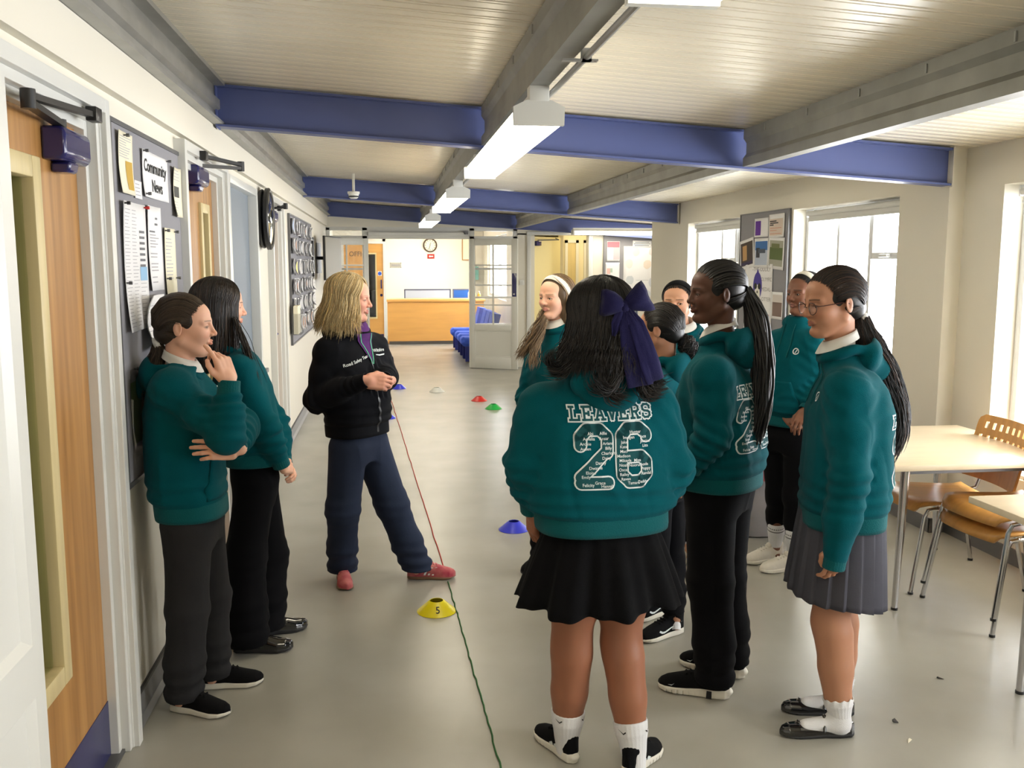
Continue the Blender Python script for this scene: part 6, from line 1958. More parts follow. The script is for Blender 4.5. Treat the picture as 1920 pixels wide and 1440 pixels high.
SK = dict(fair=srgb(226, 176, 150), rosy=srgb(214, 156, 134), tan=srgb(196, 146, 116), olive=srgb(176, 126, 98), brown=srgb(152, 100, 74), deep=srgb(92, 60, 46), mid=srgb(124, 82, 62))

def band(root, org, c, R, s, m, y0, y1, half, a1=115, lift=0.085, label=None):
    V, F = [], []
    N, K = 40, 6
    for i in range(N + 1):
        a = math.radians(-a1 + 2 * a1 * i / N)
        t = abs(a) / math.radians(a1)
        yc = y0 + (y1 - y0) * t ** 1.5
        hw = half * (1 - 0.55 * t ** 2)
        for k in range(K + 1):
            v = -1 + 2 * k / K
            D = A3((math.sin(a), yc + v * hw, math.cos(a))); D /= np.linalg.norm(D)
            p = A3((0, -0.017, 0.031)) + D * A3((0.083, 0.101, 0.090)) * (1 + lift - 0.02 * v * v)
            V.append(tuple(A3(c) + R @ (p * s) - org))
    for i in range(N):
        for k in range(K):
            q = i * (K + 1) + k
            F.append((q, q + 1, q + K + 2, q + K + 1))
    o = meshobj('headband', V, F, m, root, sharp=0)
    md = o.modifiers.new('t', 'SOLIDIFY'); md.thickness = 0.004; md.offset = 1
    if label: o['label'] = label
    return o

def skirt(root, org, top, hem, ctr0, ctr1, yaw, a0, b0, a1, b1, n, amp, m, sharp_pl=False, tilt=0.0, seed=0):
    V, F = [], []
    NP, NZ = 288, 16
    r = np.random.default_rng(seed); ph = r.uniform(0, 6, 3)
    ca, sa = math.cos(yaw), math.sin(yaw)
    for j in range(NZ + 1):
        t = j / NZ
        for k in range(NP):
            f_ = 2 * math.pi * k / NP
            if sharp_pl:
                u = (n * f_ / (2 * math.pi)) % 1.0
                w = amp * (0.35 + 0.65 * t) * (u if u < 0.82 else (1 - u) / 0.18 * 0.82)
            else:
                w = amp * t * (math.sin(n * f_ + ph[0] + 0.5 * math.sin(2 * f_)) + 0.35 * math.sin(2.3 * n * f_ + ph[1]))
            A = (a0 + (a1 - a0) * t ** 0.85); B = (b0 + (b1 - b0) * t ** 0.85)
            x, y = math.cos(f_) * (A + w), math.sin(f_) * (B + w)
            cx, cy = ctr0[0] + (ctr1[0] - ctr0[0]) * t, ctr0[1] + (ctr1[1] - ctr0[1]) * t
            z = top + (hem - top) * t + tilt * t * math.sin(f_) + 0.006 * t * math.sin(3 * f_ + ph[2]) - 0.3 * w * t * (not sharp_pl)
            V.append((cx + x * ca + y * sa - org[0], cy - x * sa + y * ca - org[1], z))
    for j in range(NZ):
        for k in range(NP):
            F.append((j * NP + k, (j + 1) * NP + k, (j + 1) * NP + (k + 1) % NP, j * NP + (k + 1) % NP))
    o = meshobj('skirt', V, F, m, root, sharp=40)
    md = o.modifiers.new('t', 'SOLIDIFY'); md.thickness = 0.0025; md.offset = -1
    return o

def person(key, label, C):
    J = {k: A3(v) for k, v in JOINTS[key].items()}
    J.update({k: A3(v) for k, v in C.get('J', {}).items()})
    th = math.radians(C['yaw']); HR = rot(math.radians(C['hyaw']), math.radians(C.get('hpitch', -3)), math.radians(C.get('hroll', 0)))
    s = C.get('hs', 0.98); hc = J['head']
    rt, fw = A3((math.cos(th), -math.sin(th), 0)), A3((math.sin(th), math.cos(th), 0))
    org = A3((J['hip'][0], J['hip'][1], 0.0))
    root = tag(empty('person', tuple(org)), label, 'person')
    root.name = 'person'
    # feet first, ankles follow
    for sd in 'lr':
        d = J['t' + sd] - J['h' + sd]; d[2] = 0; d /= np.linalg.norm(d)
        mid = (J['t' + sd] + J['h' + sd]) / 2
        heel = mid - d * C['shoe'].get('len', 0.24) / 2
        J['a' + sd] = heel + d * 0.047 + A3((0, 0, 0.075))
        hj = J['hip'] + rt * (0.078 if sd == 'r' else -0.078) * C.get('hipk', 1.0)
        J['j' + sd] = hj
        if ('k' + sd) not in J:
            J['k' + sd] = lerp(hj, J['a' + sd], 0.5) + fw * 0.02
    sk = SK[C['skin']]
    base = np.array(sk)
    lipc = C.get('lipc', tuple(base * np.array([0.85, 0.55, 0.52])))
    P = dict(lip=lipc, blush=tuple(base * np.array([1.0, 0.66, 0.62])), brow=C.get('brow', (0.03, 0.02, 0.014)), iris=C.get('iris', (0.06, 0.035, 0.02)), gaze=C.get('gaze', 0), gazev=C.get('gazev', -4), cheek=C.get('cheek', 1.0), nose=C.get('nose', 1.0), lips=C.get('lips', 1.0), browk=C.get('browk', 0.8))
    # ---------------- body: one continuous surface
    pts = np.array([J[k] for k in ('hip', 'sl', 'sr', 'el', 'er', 'wl', 'wr', 'kl', 'kr', 'al', 'ar')])
    lo, hi = pts.min(0) - 0.13, pts.max(0) + 0.13
    lo[2] = 0.02; hi[2] = hc[2] + 0.135 * s
    hb = 0.135 * s
    axs = []
    hcs = C.get('bodyh', 0.010)
    for t in range(3):
        a, b = hc[t] - hb, hc[t] + hb
        lo_t, hi_t = min(lo[t], a), max(hi[t], b)
        axs.append(axis((lo_t, a, hcs), (a, b, 0.0026), (b, hi_t, hcs)) if hi_t - b > 0.001 else axis((lo_t, a, hcs), (a, b, 0.0026)))
    g = Grid(axes=axs)
    wa, wb = C['wa'], C['wb']
    hipz, shz = J['hip'][2], (J['sl'][2] + J['sr'][2]) / 2
    chest = (J['sl'] + J['sr']) / 2 + A3(C.get('choff', (0, 0, 0)))
    nk = J['neck']
    lev = [(hipz - 0.09, J['hip'][0], J['hip'][1], wa * 0.55, wb * 0.6), (hipz, J['hip'][0], J['hip'][1], wa * 0.74, wb * 0.8),
           (lerp(J['hip'], chest, 0.45)[2], *lerp(J['hip'], chest, 0.45)[:2], wa * 0.66, wb * 0.68), (shz - 0.10, chest[0], chest[1], wa * 0.78, wb * 0.78),
           (shz, chest[0], chest[1], wa * 0.62, wb * 0.5), (shz + 0.045, *lerp(chest, nk, 0.8)[:2], 0.06, 0.055)]
    g.u(loft(lev, th))
    for sd in 'lr':
        bl = C.get('legk', 1.0)
        chain(g, [lerp(J['s' + sd], chest, 0.16) + A3((0, 0, -0.035)), J['e' + sd], lerp(J['e' + sd], J['w' + sd], 0.3), J['w' + sd]], [0.042, 0.034, 0.034, 0.0245], 0.02)
        hj, kn, an = J['j' + sd], J['k' + sd], J['a' + sd]
        if C.get('bare'):
            back = -fw
            chain(g, [hj, lerp(hj, kn, 0.6), kn, an], [0.082 * bl, 0.070 * bl, 0.053 * bl, 0.034 * (0.4 + 0.6 * bl)], 0.03)
            g.u(cone(lerp(kn, an, 0.14) + back * 0.013, lerp(kn, an, 0.50) + back * 0.010, 0.054 * bl, 0.046 * bl), 0.03)
            g.u(cone(lerp(kn, an, 0.5), lerp(kn, an, 0.8), 0.045 * bl, 0.036 * bl), 0.03)
        else:
            chain(g, [hj, kn, an], [0.066, 0.046, 0.034], 0.02)
        d = J['t' + sd] - J['h' + sd]; d[2] = 0; d /= np.linalg.norm(d)
        g.u(cone(an, an + A3((0, 0, -0.03)), 0.034, 0.032), 0.01); g.u(cone(an + A3((0, 0, -0.035)), an + d * 0.11 + A3((0, 0, -0.045)), 0.024, 0.018), 0.02)
    nb = lerp(nk, (hc + HR @ (A3((0, -0.03, -0.09)) * s)), 0.0) + A3((0, 0, -0.05))
    nt = hc + HR @ (A3((0, -0.022, -0.055)) * s)
    nr = C.get('neckr', 0.047)
    head_prims(g, hc, HR, s, P)
    g.u(cone(nb, nt, nr * 1.12, nr), 0.02)
    V, F = g.mesh()
    L = (V - hc.astype(f32)) @ HR.astype(f32)
    hd = np.linalg.norm(L, axis=1) < 0.16 * s
    col = np.ones((len(V), 3), dtype=f32) * base.astype(f32)
    col[hd] = head_color(V[hd].astype(float), hc, HR, s, P, base)
    parts = [(V, F, col)]
    HC = C.get('hand', {})
    for sd in 'lr':
        h_ = HC.get(sd)
        if h_ is None:
            d = J['w' + sd] - J['e' + sd]; d /= np.linalg.norm(d)
            out = rt if sd == 'r' else -rt
            h_ = (d, out + fw * 0.4, (0.5, 0.55, 0.6, 0.65), 0.3)
        hv, hf, tone = place_hand(J['w' + sd] + A3(h_[4] if len(h_) > 4 else (0, 0, 0)), h_[0], h_[1], h_[2], h_[3], sd, C.get('handk', 0.90))
        parts.append((hv, hf, (base[None, :] * np.stack([tone, tone ** 0.6, tone ** 0.5], axis=1)).astype(f32)))
    V, F, col = merge(parts)
    npmesh('body', V, F, skin('skin_' + C['skin'], tuple(int(255 * 0.8) for _ in range(3))), root, org, col)
    eyes(root, org, hc, HR, s, P)
    # ---------------- hair
    hair_build(root, org, hc, HR, s, C['hair'], C['hair']['col'])
    if 'tieband' in C:
        p = hc + HR @ (A3(C['hair']['tie']) * s * 1.03); dr = HR @ A3((0, -1, -0.4))
        V2, F2 = lofted([ring(p + dr * k, dr, rr, 24) for k, rr in ((-0.012, 0.016), (-0.010, 0.021), (0.008, 0.022), (0.010, 0.016))])
        npmesh('hair_tie', V2, F2, C['tieband'], root, org)
    # ---------------- sweatshirt
    K = C.get('slv', 1.0)
    hem = C['hem']
    hx = lerp(J['hip'], chest, max(0.0, (hem - hipz)) / max(0.1, shz - hipz))
    fb = C.get('belly', 0.0)
    def lv(z, k, a, b, off=0.0):
        t = np.clip((z - hipz) / (shz - hipz), 0, 1)
        c_ = lerp(J['hip'], chest, t) + fw * off
        return (z, c_[0], c_[1], wa * a, wb * b)
    lev = [lv(hem, 0, C.get('hemk', 0.98), 0.98), lv(hem + 0.05, 0, C.get('hemk', 0.98), 0.98), lv(hem + 0.068, 0, 1.05, 1.06, fb), lv(hem + 0.16, 0, 1.06, 1.08, fb), lv((hem + shz) / 2 + 0.03, 0, 1.0, 1.02, fb), lv(shz - 0.11, 0, 1.0, 1.0), lv(shz - 0.03, 0, 0.90, 0.80), lv(shz + 0.012, 0, 0.74, 0.62),
           (shz + 0.045, *lerp(chest, nk, 0.6)[:2], wa * 0.46, 0.075), (nk[2] + 0.012, nk[0], nk[1], 0.062, 0.060)]
    lev = [l for i, l in enumerate(lev)]
    pts = np.array([J[k] for k in ('hip', 'sl', 'sr', 'el', 'er', 'wl', 'wr')])
    lo, hi = pts.min(0) - max(0.10, wb + 0.02), pts.max(0) + max(0.10, wb + 0.02)
    lo[:2] = np.minimum(lo[:2], J['hip'][:2] - max(wa, wb) - 0.03); hi[:2] = np.maximum(hi[:2], J['hip'][:2] + max(wa, wb) + 0.03)
    lo[2] = min(hem, J['wl'][2], J['wr'][2]) - 0.06; hi[2] = nk[2] + 0.06
    g = Grid(lo, hi, 0.0068)
    g.u(loft(lev, th, 2.5))
    cuffp = {}
    for sd in 'lr':
        d = J['w' + sd] - J['e' + sd]; Lf = np.linalg.norm(d); d /= Lf
        we = J['w' + sd] - d * 0.045
        cuffp[sd] = we
        sh = lerp(J['s' + sd], chest, 0.07) + A3((0, 0, -0.030))
        g.u(cone(lerp(sh, chest, 0.35), sh, 0.046 * K, 0.052 * K), 0.07)
        g2pts = [sh, lerp(sh, J['e' + sd], 0.5), J['e' + sd], lerp(J['e' + sd], we, 0.55), we]
        sag = A3((0, 0, -0.006))
        rs = [0.054 * K, 0.060 * K, 0.060 * K, 0.054 * K, 0.041]
        for i in range(4):
            g.u(cone(g2pts[i] + sag * (i in (1, 2)), g2pts[i + 1] + sag * (i in (0, 1)), rs[i], rs[i + 1]), 0.06 if i == 0 else 0.026)
    V, F = g.mesh()
    V = smooth(V, F, 1)
    N = vnormals(V, F)
    Q = V.astype(float)
    seed = sum(map(ord, key))
    free = np.clip((Q[:, 2] - hem - 0.05) / 0.05, 0, 1)
    disp = 0.0070 * noise3(Q * A3((1, 1, 0.6)), 1.3, seed) + 0.0048 * (np.clip(1 - np.abs(noise3(Q * A3((1.15, 1.15, 0.6)), 2.2, seed + 1)) * 1.8, 0, 1) ** 2)
    disp -= 0.0035 * (np.clip(1 - np.abs(noise3(Q * A3((1.2, 1.2, 0.55)), 3.1, seed + 5)) * 2.6, 0, 1) ** 2)
    for sd in 'lr':
        e, w_ = J['e' + sd], cuffp[sd]
        dd = (w_ - e); L_ = np.linalg.norm(dd); dd /= L_
        al = (Q - e) @ dd
        rad = np.linalg.norm(Q - e - np.outer(al, dd), axis=1)
        on = (rad < 0.10)
        wob = 1.3 * np.sin((Q @ np.cross(dd, A3((0.3, 0.5, 0.8)))) * 40 + seed)
        wob2 = 2.4 * noise3(Q, 1.1, seed + 31)
        disp += on * 0.0042 * np.exp(-((al - 0.0) / 0.06) ** 2) * np.sin(al * 2 * math.pi / 0.05 + wob + wob2)
        disp += on * 0.0050 * np.exp(-((al - L_ + 0.02) / 0.06) ** 2) * np.sin(al * 2 * math.pi / 0.038 + wob + wob2)
        ar = np.linalg.norm(Q - (J['s' + sd] + A3((0, 0, -0.08)) ), axis=1)
        disp += 0.0032 * np.exp(-(ar / 0.11) ** 2) * np.sin((Q @ (rt * (1 if sd == 'r' else -1) * 0.8 + A3((0, 0, 0.9)))) * 2 * math.pi / 0.06 + wob * 0.6 + wob2)
    bl = np.exp(-((Q[:, 2] - hem - 0.11) / 0.06) ** 2)
    disp += bl * 0.004 * np.sin(Q[:, 2] * 2 * math.pi / 0.05 + 2 * noise3(Q, 1.2, seed + 3))
    disp *= (0.15 + 0.85 * free)
    ribz = (1 - free) * (Q[:, 2] > hem + 0.004)
    V = (Q + N * disp[:, None]).astype(f32)
    top_m = C.get('top', TEAL)
    hoodie = npmesh(C.get('topname', 'hoodie'), V, F, top_m, root, org)
    for sd in 'lr':
        make_cuff(hoodie, org, J['e' + sd], J['w' + sd] + 0.004 * (J['w' + sd] - J['e' + sd]), 0.037, C.get('rib', RIB))
    # hem rib
    rg = []
    for z, k in ((hem - 0.002, 0.90), (hem - 0.004, 1.005), (hem + 0.01, 1.014), (hem + 0.05, 1.014), (hem + 0.058, 1.0)):
        c_ = lv(z, 0, C.get('hemk', 0.98), 0.98); n_ = 180
        ph = np.arange(n_) * 2 * math.pi / n_
        cs, sn = np.cos(ph), np.sin(ph)
        rr = (np.abs(cs) ** 2.5 + np.abs(sn) ** 2.5) ** (-1 / 2.5)
        rad = rr * k * (1 + 0.004 * np.cos(90 * ph))
        x = cs * rad * c_[3]; y = sn * rad * c_[4]
        tiltz = C.get('hemtilt', 0.0) * sn
        rg.append(np.stack([c_[1] + x * rt[0] + y * fw[0], c_[2] + x * rt[1] + y * fw[1], np.full(n_, z) + tiltz], axis=1))
    v2, f2 = lofted(rg)
    npmesh('hem_band', v2, f2, C.get('rib', RIB), hoodie, org)
    # hood and collar
    TR = rot(th)
    nb = nk + A3((0, 0, -0.012))
    Wn = lambda p: nb + TR @ A3(p)
    g = Grid(nb - 0.19, nb + A3((0.19, 0.19, 0.15)), 0.005)
    tq = rot(th, math.radians(-22))
    hk = C.get('hoodk', 1.0)
    g.u(torus(Wn((0, -0.012, 0.012)), 0.080 * hk, 0.020, tq), 0.0)
    g.u(ell(Wn((0, -0.088, -0.015)), (0.108 * hk, 0.05, 0.072), rot(th, math.radians(18))), 0.03)
    g.u(ell(Wn((0, -0.108, -0.058)), (0.07 * hk, 0.034, 0.050)), 0.03)
    g.cut(ell(Wn((0, -0.050, 0.052)), (0.078 * hk, 0.050, 0.050), rot(th, math.radians(14))), 0.02)
    g.cut(cone(nk + A3((0, 0, -0.1)), nk + A3((0, 0, 0.15)), 0.054, 0.060), 0.008)
    g.cut(ell(Wn((0, 0.098, 0.030)), (C.get('vneck', 0.034), C.get('vdeep', 0.06), C.get('vdeep', 0.06))), 0.015)
    v2, f2 = g.mesh()
    n2 = vnormals(v2, f2); q2 = v2.astype(float)
    v2 = (q2 + n2 * (0.0045 * noise3(q2 * A3((1, 1, 0.7)), 2.6, seed + 9))[:, None]).astype(f32)
    npmesh('hood', v2, f2, top_m, hoodie, org)
    if C.get('collar') is not None:
        rg = [ring(nk + A3((0, 0, z)) + fw * (0.004 + f_), A3((0, 0, 1)) + fw * 0.42, r_, 40) for z, r_, f_ in ((-0.01, 0.058, 0.0), (0.024, 0.056, 0.0), (0.048, 0.056, 0.0), (0.050, 0.060, 0.0), (0.036, 0.068, 0.004), (0.014, 0.078, 0.006))]
        v2, f2 = lofted(rg)
        npmesh('collar', v2, f2, C['collar'], root, org)
    if C.get('strings', True):
        for sx in (-1, 1):
            a = Wn((sx * 0.034, 0.070, -0.005))
            pts = []
            bv = BVHTree.FromPolygons([tuple(v) for v in V], [tuple(f_) for f_ in F])
            for i in range(9):
                o_ = a + A3((0, 0, -0.17 * i / 8)) + fw * 0.3 + rt * (0.004 * math.sin(i))
                h_ = bv.ray_cast(Vector(o_), Vector(-fw))
                pts.append((A3(h_[0]) if h_[0] is not None else o_ - fw * 0.3) + fw * 0.005 - org)
            MB().tube([tuple(p) for p in pts], 0.0026, 6).build('drawstring', C.get('rib', RIB), hoodie)
    if C.get('badge'):
        u_ = -rt   # seen from the front, their left is the viewer's right
        bc = chest + A3((0, 0, -0.055)) - rt * 0.075 + fw * 0.05
        n_ = 28
        ptsr = [(0.017 * math.cos(2 * math.pi * i / n_), 0.017 * math.sin(2 * math.pi * i / n_)) for i in range(n_)] + [(0.0125 * math.cos(2 * math.pi * i / n_), 0.0125 * math.sin(2 * math.pi * i / n_)) for i in range(n_)] + [(-0.006, -0.008), (-0.002, -0.010), (0.009, 0.007), (0.004, 0.009)]
        fc = [(i, (i + 1) % n_, n_ + (i + 1) % n_, n_ + i) for i in range(n_)] + [(2 * n_, 2 * n_ + 1, 2 * n_ + 2, 2 * n_ + 3)]
        patch_on(hoodie, org, V, F, 'badge', ptsr, fc, bc, u_, (0, 0, 1), -fw, PRINT, 0.003)
    if C.get('pocket'):
        n_ = 14; pv, pf = [], []
        zc = hem + 0.155
        for j in range(n_ + 1):
            for i in range(n_ + 1):
                u2 = i / n_ * 2 - 1; v2_ = j / n_
                wd = 0.135 - 0.052 * max(0, (v2_ - 0.25) / 0.75)
                pv.append((u2 * wd, -0.085 + 0.17 * v2_))
        for j in range(n_):
            for i in range(n_):
                q = j * (n_ + 1) + i
                pf.append((q, q + 1, q + n_ + 2, q + n_ + 1))
        po = patch_on(hoodie, org, V, F, 'pocket', pv, pf, lerp(J['hip'], chest, 0.4) * A3((1, 1, 0)) + A3((0, 0, zc)) + fw * 0.05, -rt, (0, 0, 1), -fw, top_m, 0.006)
        md = po.modifiers.new('t', 'SOLIDIFY'); md.thickness = 0.006; md.offset = -1
    if C.get('print'):
        back_print(hoodie, org, V, F, A3((chest[0], chest[1], 0)) + A3((0, 0, C['print'])), th, 0, scale=C.get('pscale', 1.0))
    # ---------------- legs
    tm = C.get('legs_m')
    if C['legs'] in ('trousers', 'leggings'):
        pts = np.array([J[k] for k in ('hip', 'jl', 'jr', 'kl', 'kr', 'al', 'ar')])
        lo, hi = pts.min(0) - 0.16, pts.max(0) + 0.16
        bot = C.get('cuffz', 0.045)
        lo[2] = bot - 0.03; hi[2] = max(hem + 0.08, hipz + 0.05)
        g = Grid(lo, hi, 0.0075)
        wz = hi[2] - 0.02
        g.u(loft([(hipz - 0.10, *J['hip'][:2], wa * 0.70, wb * 0.72), (hipz - 0.02, *J['hip'][:2], wa * 0.80, wb * 0.86), (wz, *lerp(J['hip'], chest, 0.15)[:2], wa * 0.74, wb * 0.8)], th, 2.3))
        r3 = C.get('legr', (0.092, 0.070, 0.066, 0.072))
        for sd in 'lr':
            an = J['a' + sd].copy(); an[2] = bot
            d = J['t' + sd] - J['h' + sd]; d[2] = 0; d /= np.linalg.norm(d)
            kn = J['k' + sd]
            chain(g, [J['j' + sd] + A3((0, 0, -0.03)), kn, lerp(kn, an, 0.6), an + d * 0.006], list(r3), 0.035)
        g.D = np.maximum(g.D, (bot - g.ax[2])[None, None, :])
        v2, f2 = g.mesh()
        v2 = smooth(v2, f2, 1)
        n2 = vnormals(v2, f2); q2 = v2.astype(float)
        dz = np.clip((q2[:, 2] - bot) / 0.02, 0, 1)
        low = np.exp(-((q2[:, 2] - bot - 0.06) / 0.09) ** 2); kne = np.exp(-((q2[:, 2] - J['kl'][2]) / 0.09) ** 2)
        w_ = C.get('creases', 1.0)
        dsp = w_ * (0.0045 * noise3(q2 * A3((1, 1, 0.55)), 1.9, seed + 20) + (0.0042 * low + 0.0016 * kne) * np.sin(q2[:, 2] * 2 * math.pi / 0.065 + 3.4 * noise3(q2, 1.3, seed + 21)) + 0.003 * (np.clip(1 - np.abs(noise3(q2 * A3((1.4, 1.4, 0.4)), 2.6, seed + 22)) * 2, 0, 1) ** 2))
        v2 = (q2 + n2 * (dsp * dz)[:, None]).astype(f32)
        npmesh(C['legs'], v2, f2, tm, root, org)
    elif C['legs'] == 'skirt':
        S_ = C['skirt']
        skirt(root, org, S_['top'], S_['hem'], J['hip'][:2], S_.get('c1', J['hip'][:2]), th, *S_['ab'], S_['n'], S_['amp'], tm, S_.get('pleat', False), S_.get('tilt', 0.0), seed)
    # ---------------- socks and shoes
    sock = C.get('sock')
    for sd in 'lr':
        an, kn = J['a' + sd], J['k' + sd]
        if sock:
            d = kn - an; d /= np.linalg.norm(d)
            top = sock['h']
            rr = sock.get('r', 0.041)
            seq = [(-0.055, 0.62), (-0.03, 0.68), (-0.005, 0.78), (top * 0.3, 0.88), (top * 0.55, 1.0), (top * 0.62, 1.04), (top * 0.66, 1.02), (top * 0.95, 1.06), (top, 1.03), (top - 0.004, 0.94)]
            rg = []
            for t_, k_ in seq:
                q_ = ring(an + d * t_, d, rr * k_, 96, ribs=24, amp=0.010)
                if sock.get('frill') and t_ >= top * 0.9:
                    q_ = ring(an + d * t_, d, rr * (k_ + 0.05), 96, ribs=12, amp=0.03)
                    q_[:, 2] += 0.003 * np.cos(np.arange(96) * 2 * math.pi / 96 * 11)
                rg.append(q_)
            v2, f2 = lofted(rg)
            so = npmesh('sock', v2, f2, sock['m'], root, org)
            dd = J['t' + sd] - J['h' + sd]; dd[2] = 0; dd /= np.linalg.norm(dd)
            if sock.get('foot'):
                g = Grid(an - 0.16, an + 0.16, 0.006)
                g.u(cone(an + A3((0, 0, -0.030)), an + dd * 0.12 + A3((0, 0, -0.042)), 0.033, 0.024), 0.0)
                g.u(cone(an + A3((0, 0, 0.01)), an + A3((0, 0, -0.03)), 0.036, 0.036), 0.03)
                v2, f2 = g.mesh(); npmesh('sock_foot', v2, f2, sock['m'], so, org)
            for t_ in sock.get('bands', ()):
                v2, f2 = lofted([ring(an + d * a_, d, rr * 1.05, 40) for a_ in (t_, t_ + 0.006)])
                npmesh('band', v2, f2, M['alu'], so, org)
            if sock.get('tick'):
                for b_ in (-1, 1):
                    cdir = np.cross(d, -fw if abs(d @ fw) < 0.9 else rt); cdir /= np.linalg.norm(cdir)
                    ctr = an + d * top * 0.8
                    pv = []
                    for k_, (w2, z2) in enumerate(((-0.5, 0.004), (-0.2, -0.003), (0.5, 0.006), (-0.2, -0.0075), (-0.55, 0.0))):
                        a_ = b_ * 0.9 + w2 * 0.5 * b_
                        dirv = -fw * math.cos(a_) + rt * math.sin(a_)
                        pv.append(tuple(ctr + dirv * rr * 1.085 + d * z2 - org))
                    meshobj('tick_mark', pv, [(0, 1, 2, 3, 4)], M['ink'], so, smooth=False)
        make_shoe(root, org, J['h' + sd], J['t' + sd], C['shoe'])
    return root, dict(V=V, F=F, hoodie=hoodie, J=J, HR=HR, s=s, org=org, rt=rt, fw=fw, hc=hc, chest=chest)
# ------------------------------------------------------------------ the ten people
BLK = fabric('black_school_cloth', (15, 15, 18), 0.12, 500, 0.1, 0.9)
BLKW = fabric('black_wool_skirt', (15, 15, 17), 0.2, 350, 0.15, 0.95)
CHAR = fabric('charcoal_trouser_cloth', (46, 46, 48), 0.12, 500, 0.1, 0.9)
GREYS = fabric('grey_pleat_cloth', (74, 74, 82), 0.12, 500, 0.1, 0.9)
NAVYT = fabric('navy_work_trouser_cloth', (44, 52, 72), 0.15, 420, 0.1, 0.88)
JACK = fabric('black_softshell', (19, 20, 25), 0.15, 420, 0.15, 0.85)
JACKR = fabric('black_softshell_trim', (21, 22, 27), 0.15, 420, 0.15, 0.85)
PURP = fabric('purple_polo_cotton', (84, 48, 104), 0.1, 420)
WCOL = fabric('white_polo_collar', (222, 220, 214), 0.1, 420)
SOCKW = fabric('white_sock_knit', (226, 226, 228), 0.2, 400)
HBW = fabric('white_headband_jersey', (232, 228, 214), 0.1, 420)
HBB = fabric('black_headband_jersey', (18, 18, 20), 0.1, 420)
BOWM = fabric('navy_ribbon_cloth', (30, 28, 66), 0.2, 380, 0.4, 0.8)
SHB = fabric('black_mesh_upper', (20, 20, 22), 0.3, 500, 0.1, 0.85)
PAT = mat('black_patent_leather', (0.008, 0.008, 0.009), 0.12, coat=0.8)
SOLEW = mat('white_rubber_sole', srgb(222, 218, 206), 0.6)
SOLEB = mat('black_rubber_sole', (0.012, 0.012, 0.013), 0.6)
SOLEG = mat('gum_rubber_sole', srgb(120, 88, 66), 0.6)
PINKS = mat('pink_suede_upper', srgb(206, 128, 124), 0.9, var=0.3, vscale=14, col2=srgb(164, 52, 72))
WHS = mat('off_white_leather_upper', srgb(214, 208, 196), 0.55, bump=0.1, bscale=60)
HAIRS = dict(black=(0.010, 0.009, 0.009), brown=(0.040, 0.027, 0.018), dark=(0.018, 0.013, 0.010), light=(0.150, 0.095, 0.052), blonde=(0.46, 0.33, 0.155))
TR = dict(kind='trainer', upper=SHB, sole=SOLEW, len=0.245)

# girl leaning on the notice board, finger to her mouth
person('p1', 'girl in teal hoodie and grey trousers leaning on the notice board, finger at her lips', dict(
    yaw=92, hyaw=88, hpitch=-2, skin='fair', cheek=1.04, wa=0.165, wb=0.125, hem=0.735, belly=-0.01, gaze=2,
    hair=dict(style='tail', col=HAIRS['brown'], tie=(0, -0.098, -0.062), tail=[(-0.822, 3.5, 1.33), (-0.842, 3.49, 1.25), (-0.852, 3.47, 1.14), (-0.858, 3.46, 1.02)], tr=0.034, wave=0.005, seed=11, hl=(0.075, 0.05, 0.032), hlk=0.3, n=1500, cy=0.134, face=(0.078, 0.104, 0.094)),
    tieband=WCOL, collar=WCOL, badge=True, pocket=True, strings=False, print=None, brow=(0.05, 0.033, 0.022), browk=0.6, iris=(0.09, 0.07, 0.05),
    hand=dict(r=((-0.30, 0.10, 0.95), (0.75, -0.60, 0.25), (0.22, 0.95, 1.15, 1.2), 0.25), l=((-0.93, -0.22, 0.05), (0.12, -0.95, 0.25), (0.28, 0.33, 0.36, 0.42), 0.2)), handk=0.95,
    legs='trousers', legs_m=CHAR, legr=(0.088, 0.072, 0.068, 0.070), cuffz=0.05, shoe=TR))

# girl with long dark hair beside her
person('p2', 'girl with long dark hair hiding her face, black trousers and shiny black shoes', dict(
    yaw=82, hyaw=74, hpitch=-4, skin='fair', wa=0.165, wb=0.125, hem=0.80, J=dict(neck=(-0.68, 4.08, 1.30)),
    hair=dict(style='long', col=HAIRS['dark'], len=0.27, n=2200, rad=(0.088, 0.106, 0.094), puff=0.03, wave=0.004, seed=12, hl=(0.07, 0.042, 0.026), hlk=0.12, azf=0.22, el=-5, wide=1.08, flare=0.012, facey=0.125, rag=0.10,
              extra=[([(-0.63, 4.0, 1.42), (-0.59, 3.98, 1.32), (-0.56, 3.96, 1.22), (-0.545, 3.95, 1.14)], 70, 0.016, 0.0014, 0.004)]),
    collar=None, strings=False, hand=dict(r=((0.35, 0.86, -0.25), (0.75, -0.35, 0.3), (0.5, 0.6, 0.65, 0.7), 0.3), l=((0.55, -0.8, -0.2), (0.8, 0.3, 0.4), (0.6, 0.7, 0.75, 0.8), 0.3)), handk=0.92,
    legs='trousers', legs_m=BLK, legr=(0.090, 0.082, 0.086, 0.094), cuffz=0.04, shoe=dict(kind='brogue', upper=PAT, sole=SOLEB, len=0.25)))

